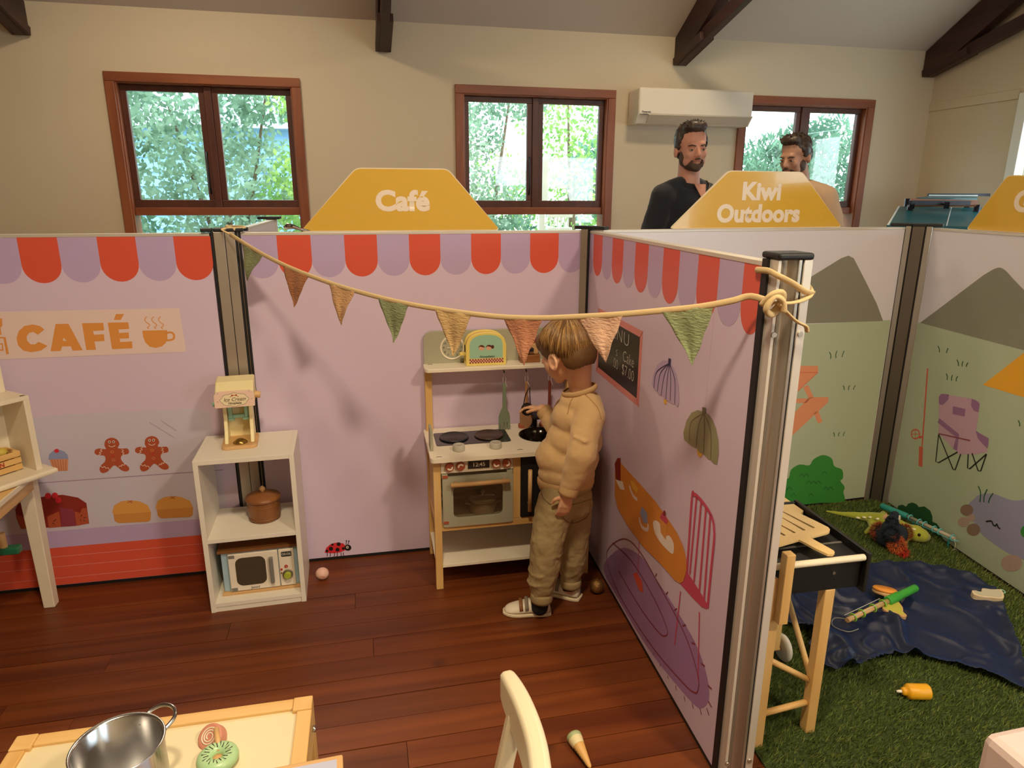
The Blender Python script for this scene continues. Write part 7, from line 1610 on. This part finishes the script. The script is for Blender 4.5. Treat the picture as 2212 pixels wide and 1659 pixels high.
    for s in (1, -1):
        if top_long: tp.chain([(U((s * .165, .03, 1.415)), .068), (U((s * .245, .06, 1.13)), .056), (U((s * .217, -.065, .935)), .042)], 16)
        else: tp.chain([(U((s * .165, .03, 1.415)), .070), (U((s * .222, .05, 1.24)), .066), (U((s * .236, .056, 1.17)), .064)], 16)
        tp.cap(U((s * .06, .03, 1.475)), .045, U((s * .165, .03, 1.43)), .055, 12)
    to_ = blob(tp, 'jumper' if top_long else 't_shirt', top_m, p, .009, 3, (.09, .012))
    lg = MB()
    lg.ell(U((0, .03, .93)), (.165, .12, .09))
    for s in (1, -1): lg.chain([(U((s * .085, .03, .88)), .098), (U((s * .10, .02, .50)), .072), (U((s * .10, .04, .08)), .060)], 16)
    blob(lg, 'jeans', mat('dark denim', '#262b38', .9), p, .011, 3)
    for s in (1, -1):
        sm2 = MB(); sm2.cap(U((s * .10, .06, .045)), .044, U((s * .11, -.12, .038)), .038, 14); sm2.ell(U((s * .10, .05, .07)), (.045, .055, .05)); blob(sm2, 'shoe', mat('dark shoe', '#2a2522', .6), p, .01, 2)
    return p, to_, T, U
skinA = mat('man skin', '#c98f78', .5, subs=.1); hairA = hairmat('dark brown hair', '#2a201a', '#4a382b'); skinB = mat('man skin tan', '#b98a70', .5, subs=.1)
jm = mat('charcoal navy jumper', '#1b1d26', .9, sheen=.2); tm_ = mat('tan t-shirt cotton', '#c0a080', .9)
Ya = 3.75; pA_ = O(1494, 400, Ya)
A1, topA, TA_, UA_ = adult('bearded man in dark jumper with brown shoulder strap behind the partition', (pA_.x, Ya, 0), math.radians(30), .985, Matrix.Rotation(math.radians(-22), 4, 'Z') @ Matrix.Rotation(math.radians(-3), 4, 'Y') @ Matrix.Rotation(math.radians(3), 4, 'X'), jm, True, skinA, hairA, True)
band('collar', UA_((0, .018, 1.475)), vec(0, -.25, 1), .074, .070, .040, jm, A1, hint=vec(0, 1, 0))
mb = MB().add([UA_(v) for v in ((-.040, -.062, 1.478), (.040, -.062, 1.478), (.012, -.092, 1.405), (-.004, -.092, 1.400))], [(0, 1, 2, 3)]); mb.build('open_neck', skinA, A1, solid=.004)
tbv = bvh_of(topA); sp_pts = []
for i in range(15):
    t = i / 14; a = UA_((.115 - .30 * t, -.6, 1.47 - .50 * t)); h = tbv.ray_cast(a, vec(0, 1, 0)); 
    if h[0] is not None: sp_pts.append(h[0] + vec(0, -.004, 0))
if len(sp_pts) > 3: MB().tube([UA_((.105, .06, 1.487))] + [sp_pts[0] + vec(.004, .02, .012)] + sp_pts, .021, 8, k=.16, hint=vec(1, 0, .6)).build('shoulder_strap', mat('brown webbing', '#5c4a3c', .8), A1)
Yb = 4.30; pB_ = O(1722, 400, Yb)
B1, topB, TB_, UB_ = adult('man in pale tan t-shirt looking down in front of the window by the gable wall', (pB_.x, Yb, 0), math.radians(-42), .985, Matrix.Rotation(math.radians(-14), 4, 'Z') @ Matrix.Rotation(math.radians(14), 4, 'X'), tm_, False, skinB, hairA, True)
band('neckband', UB_((0, .020, 1.462)), vec(0, -.2, 1), .070, .066, .022, tm_, B1, hint=vec(0, 1, 0))
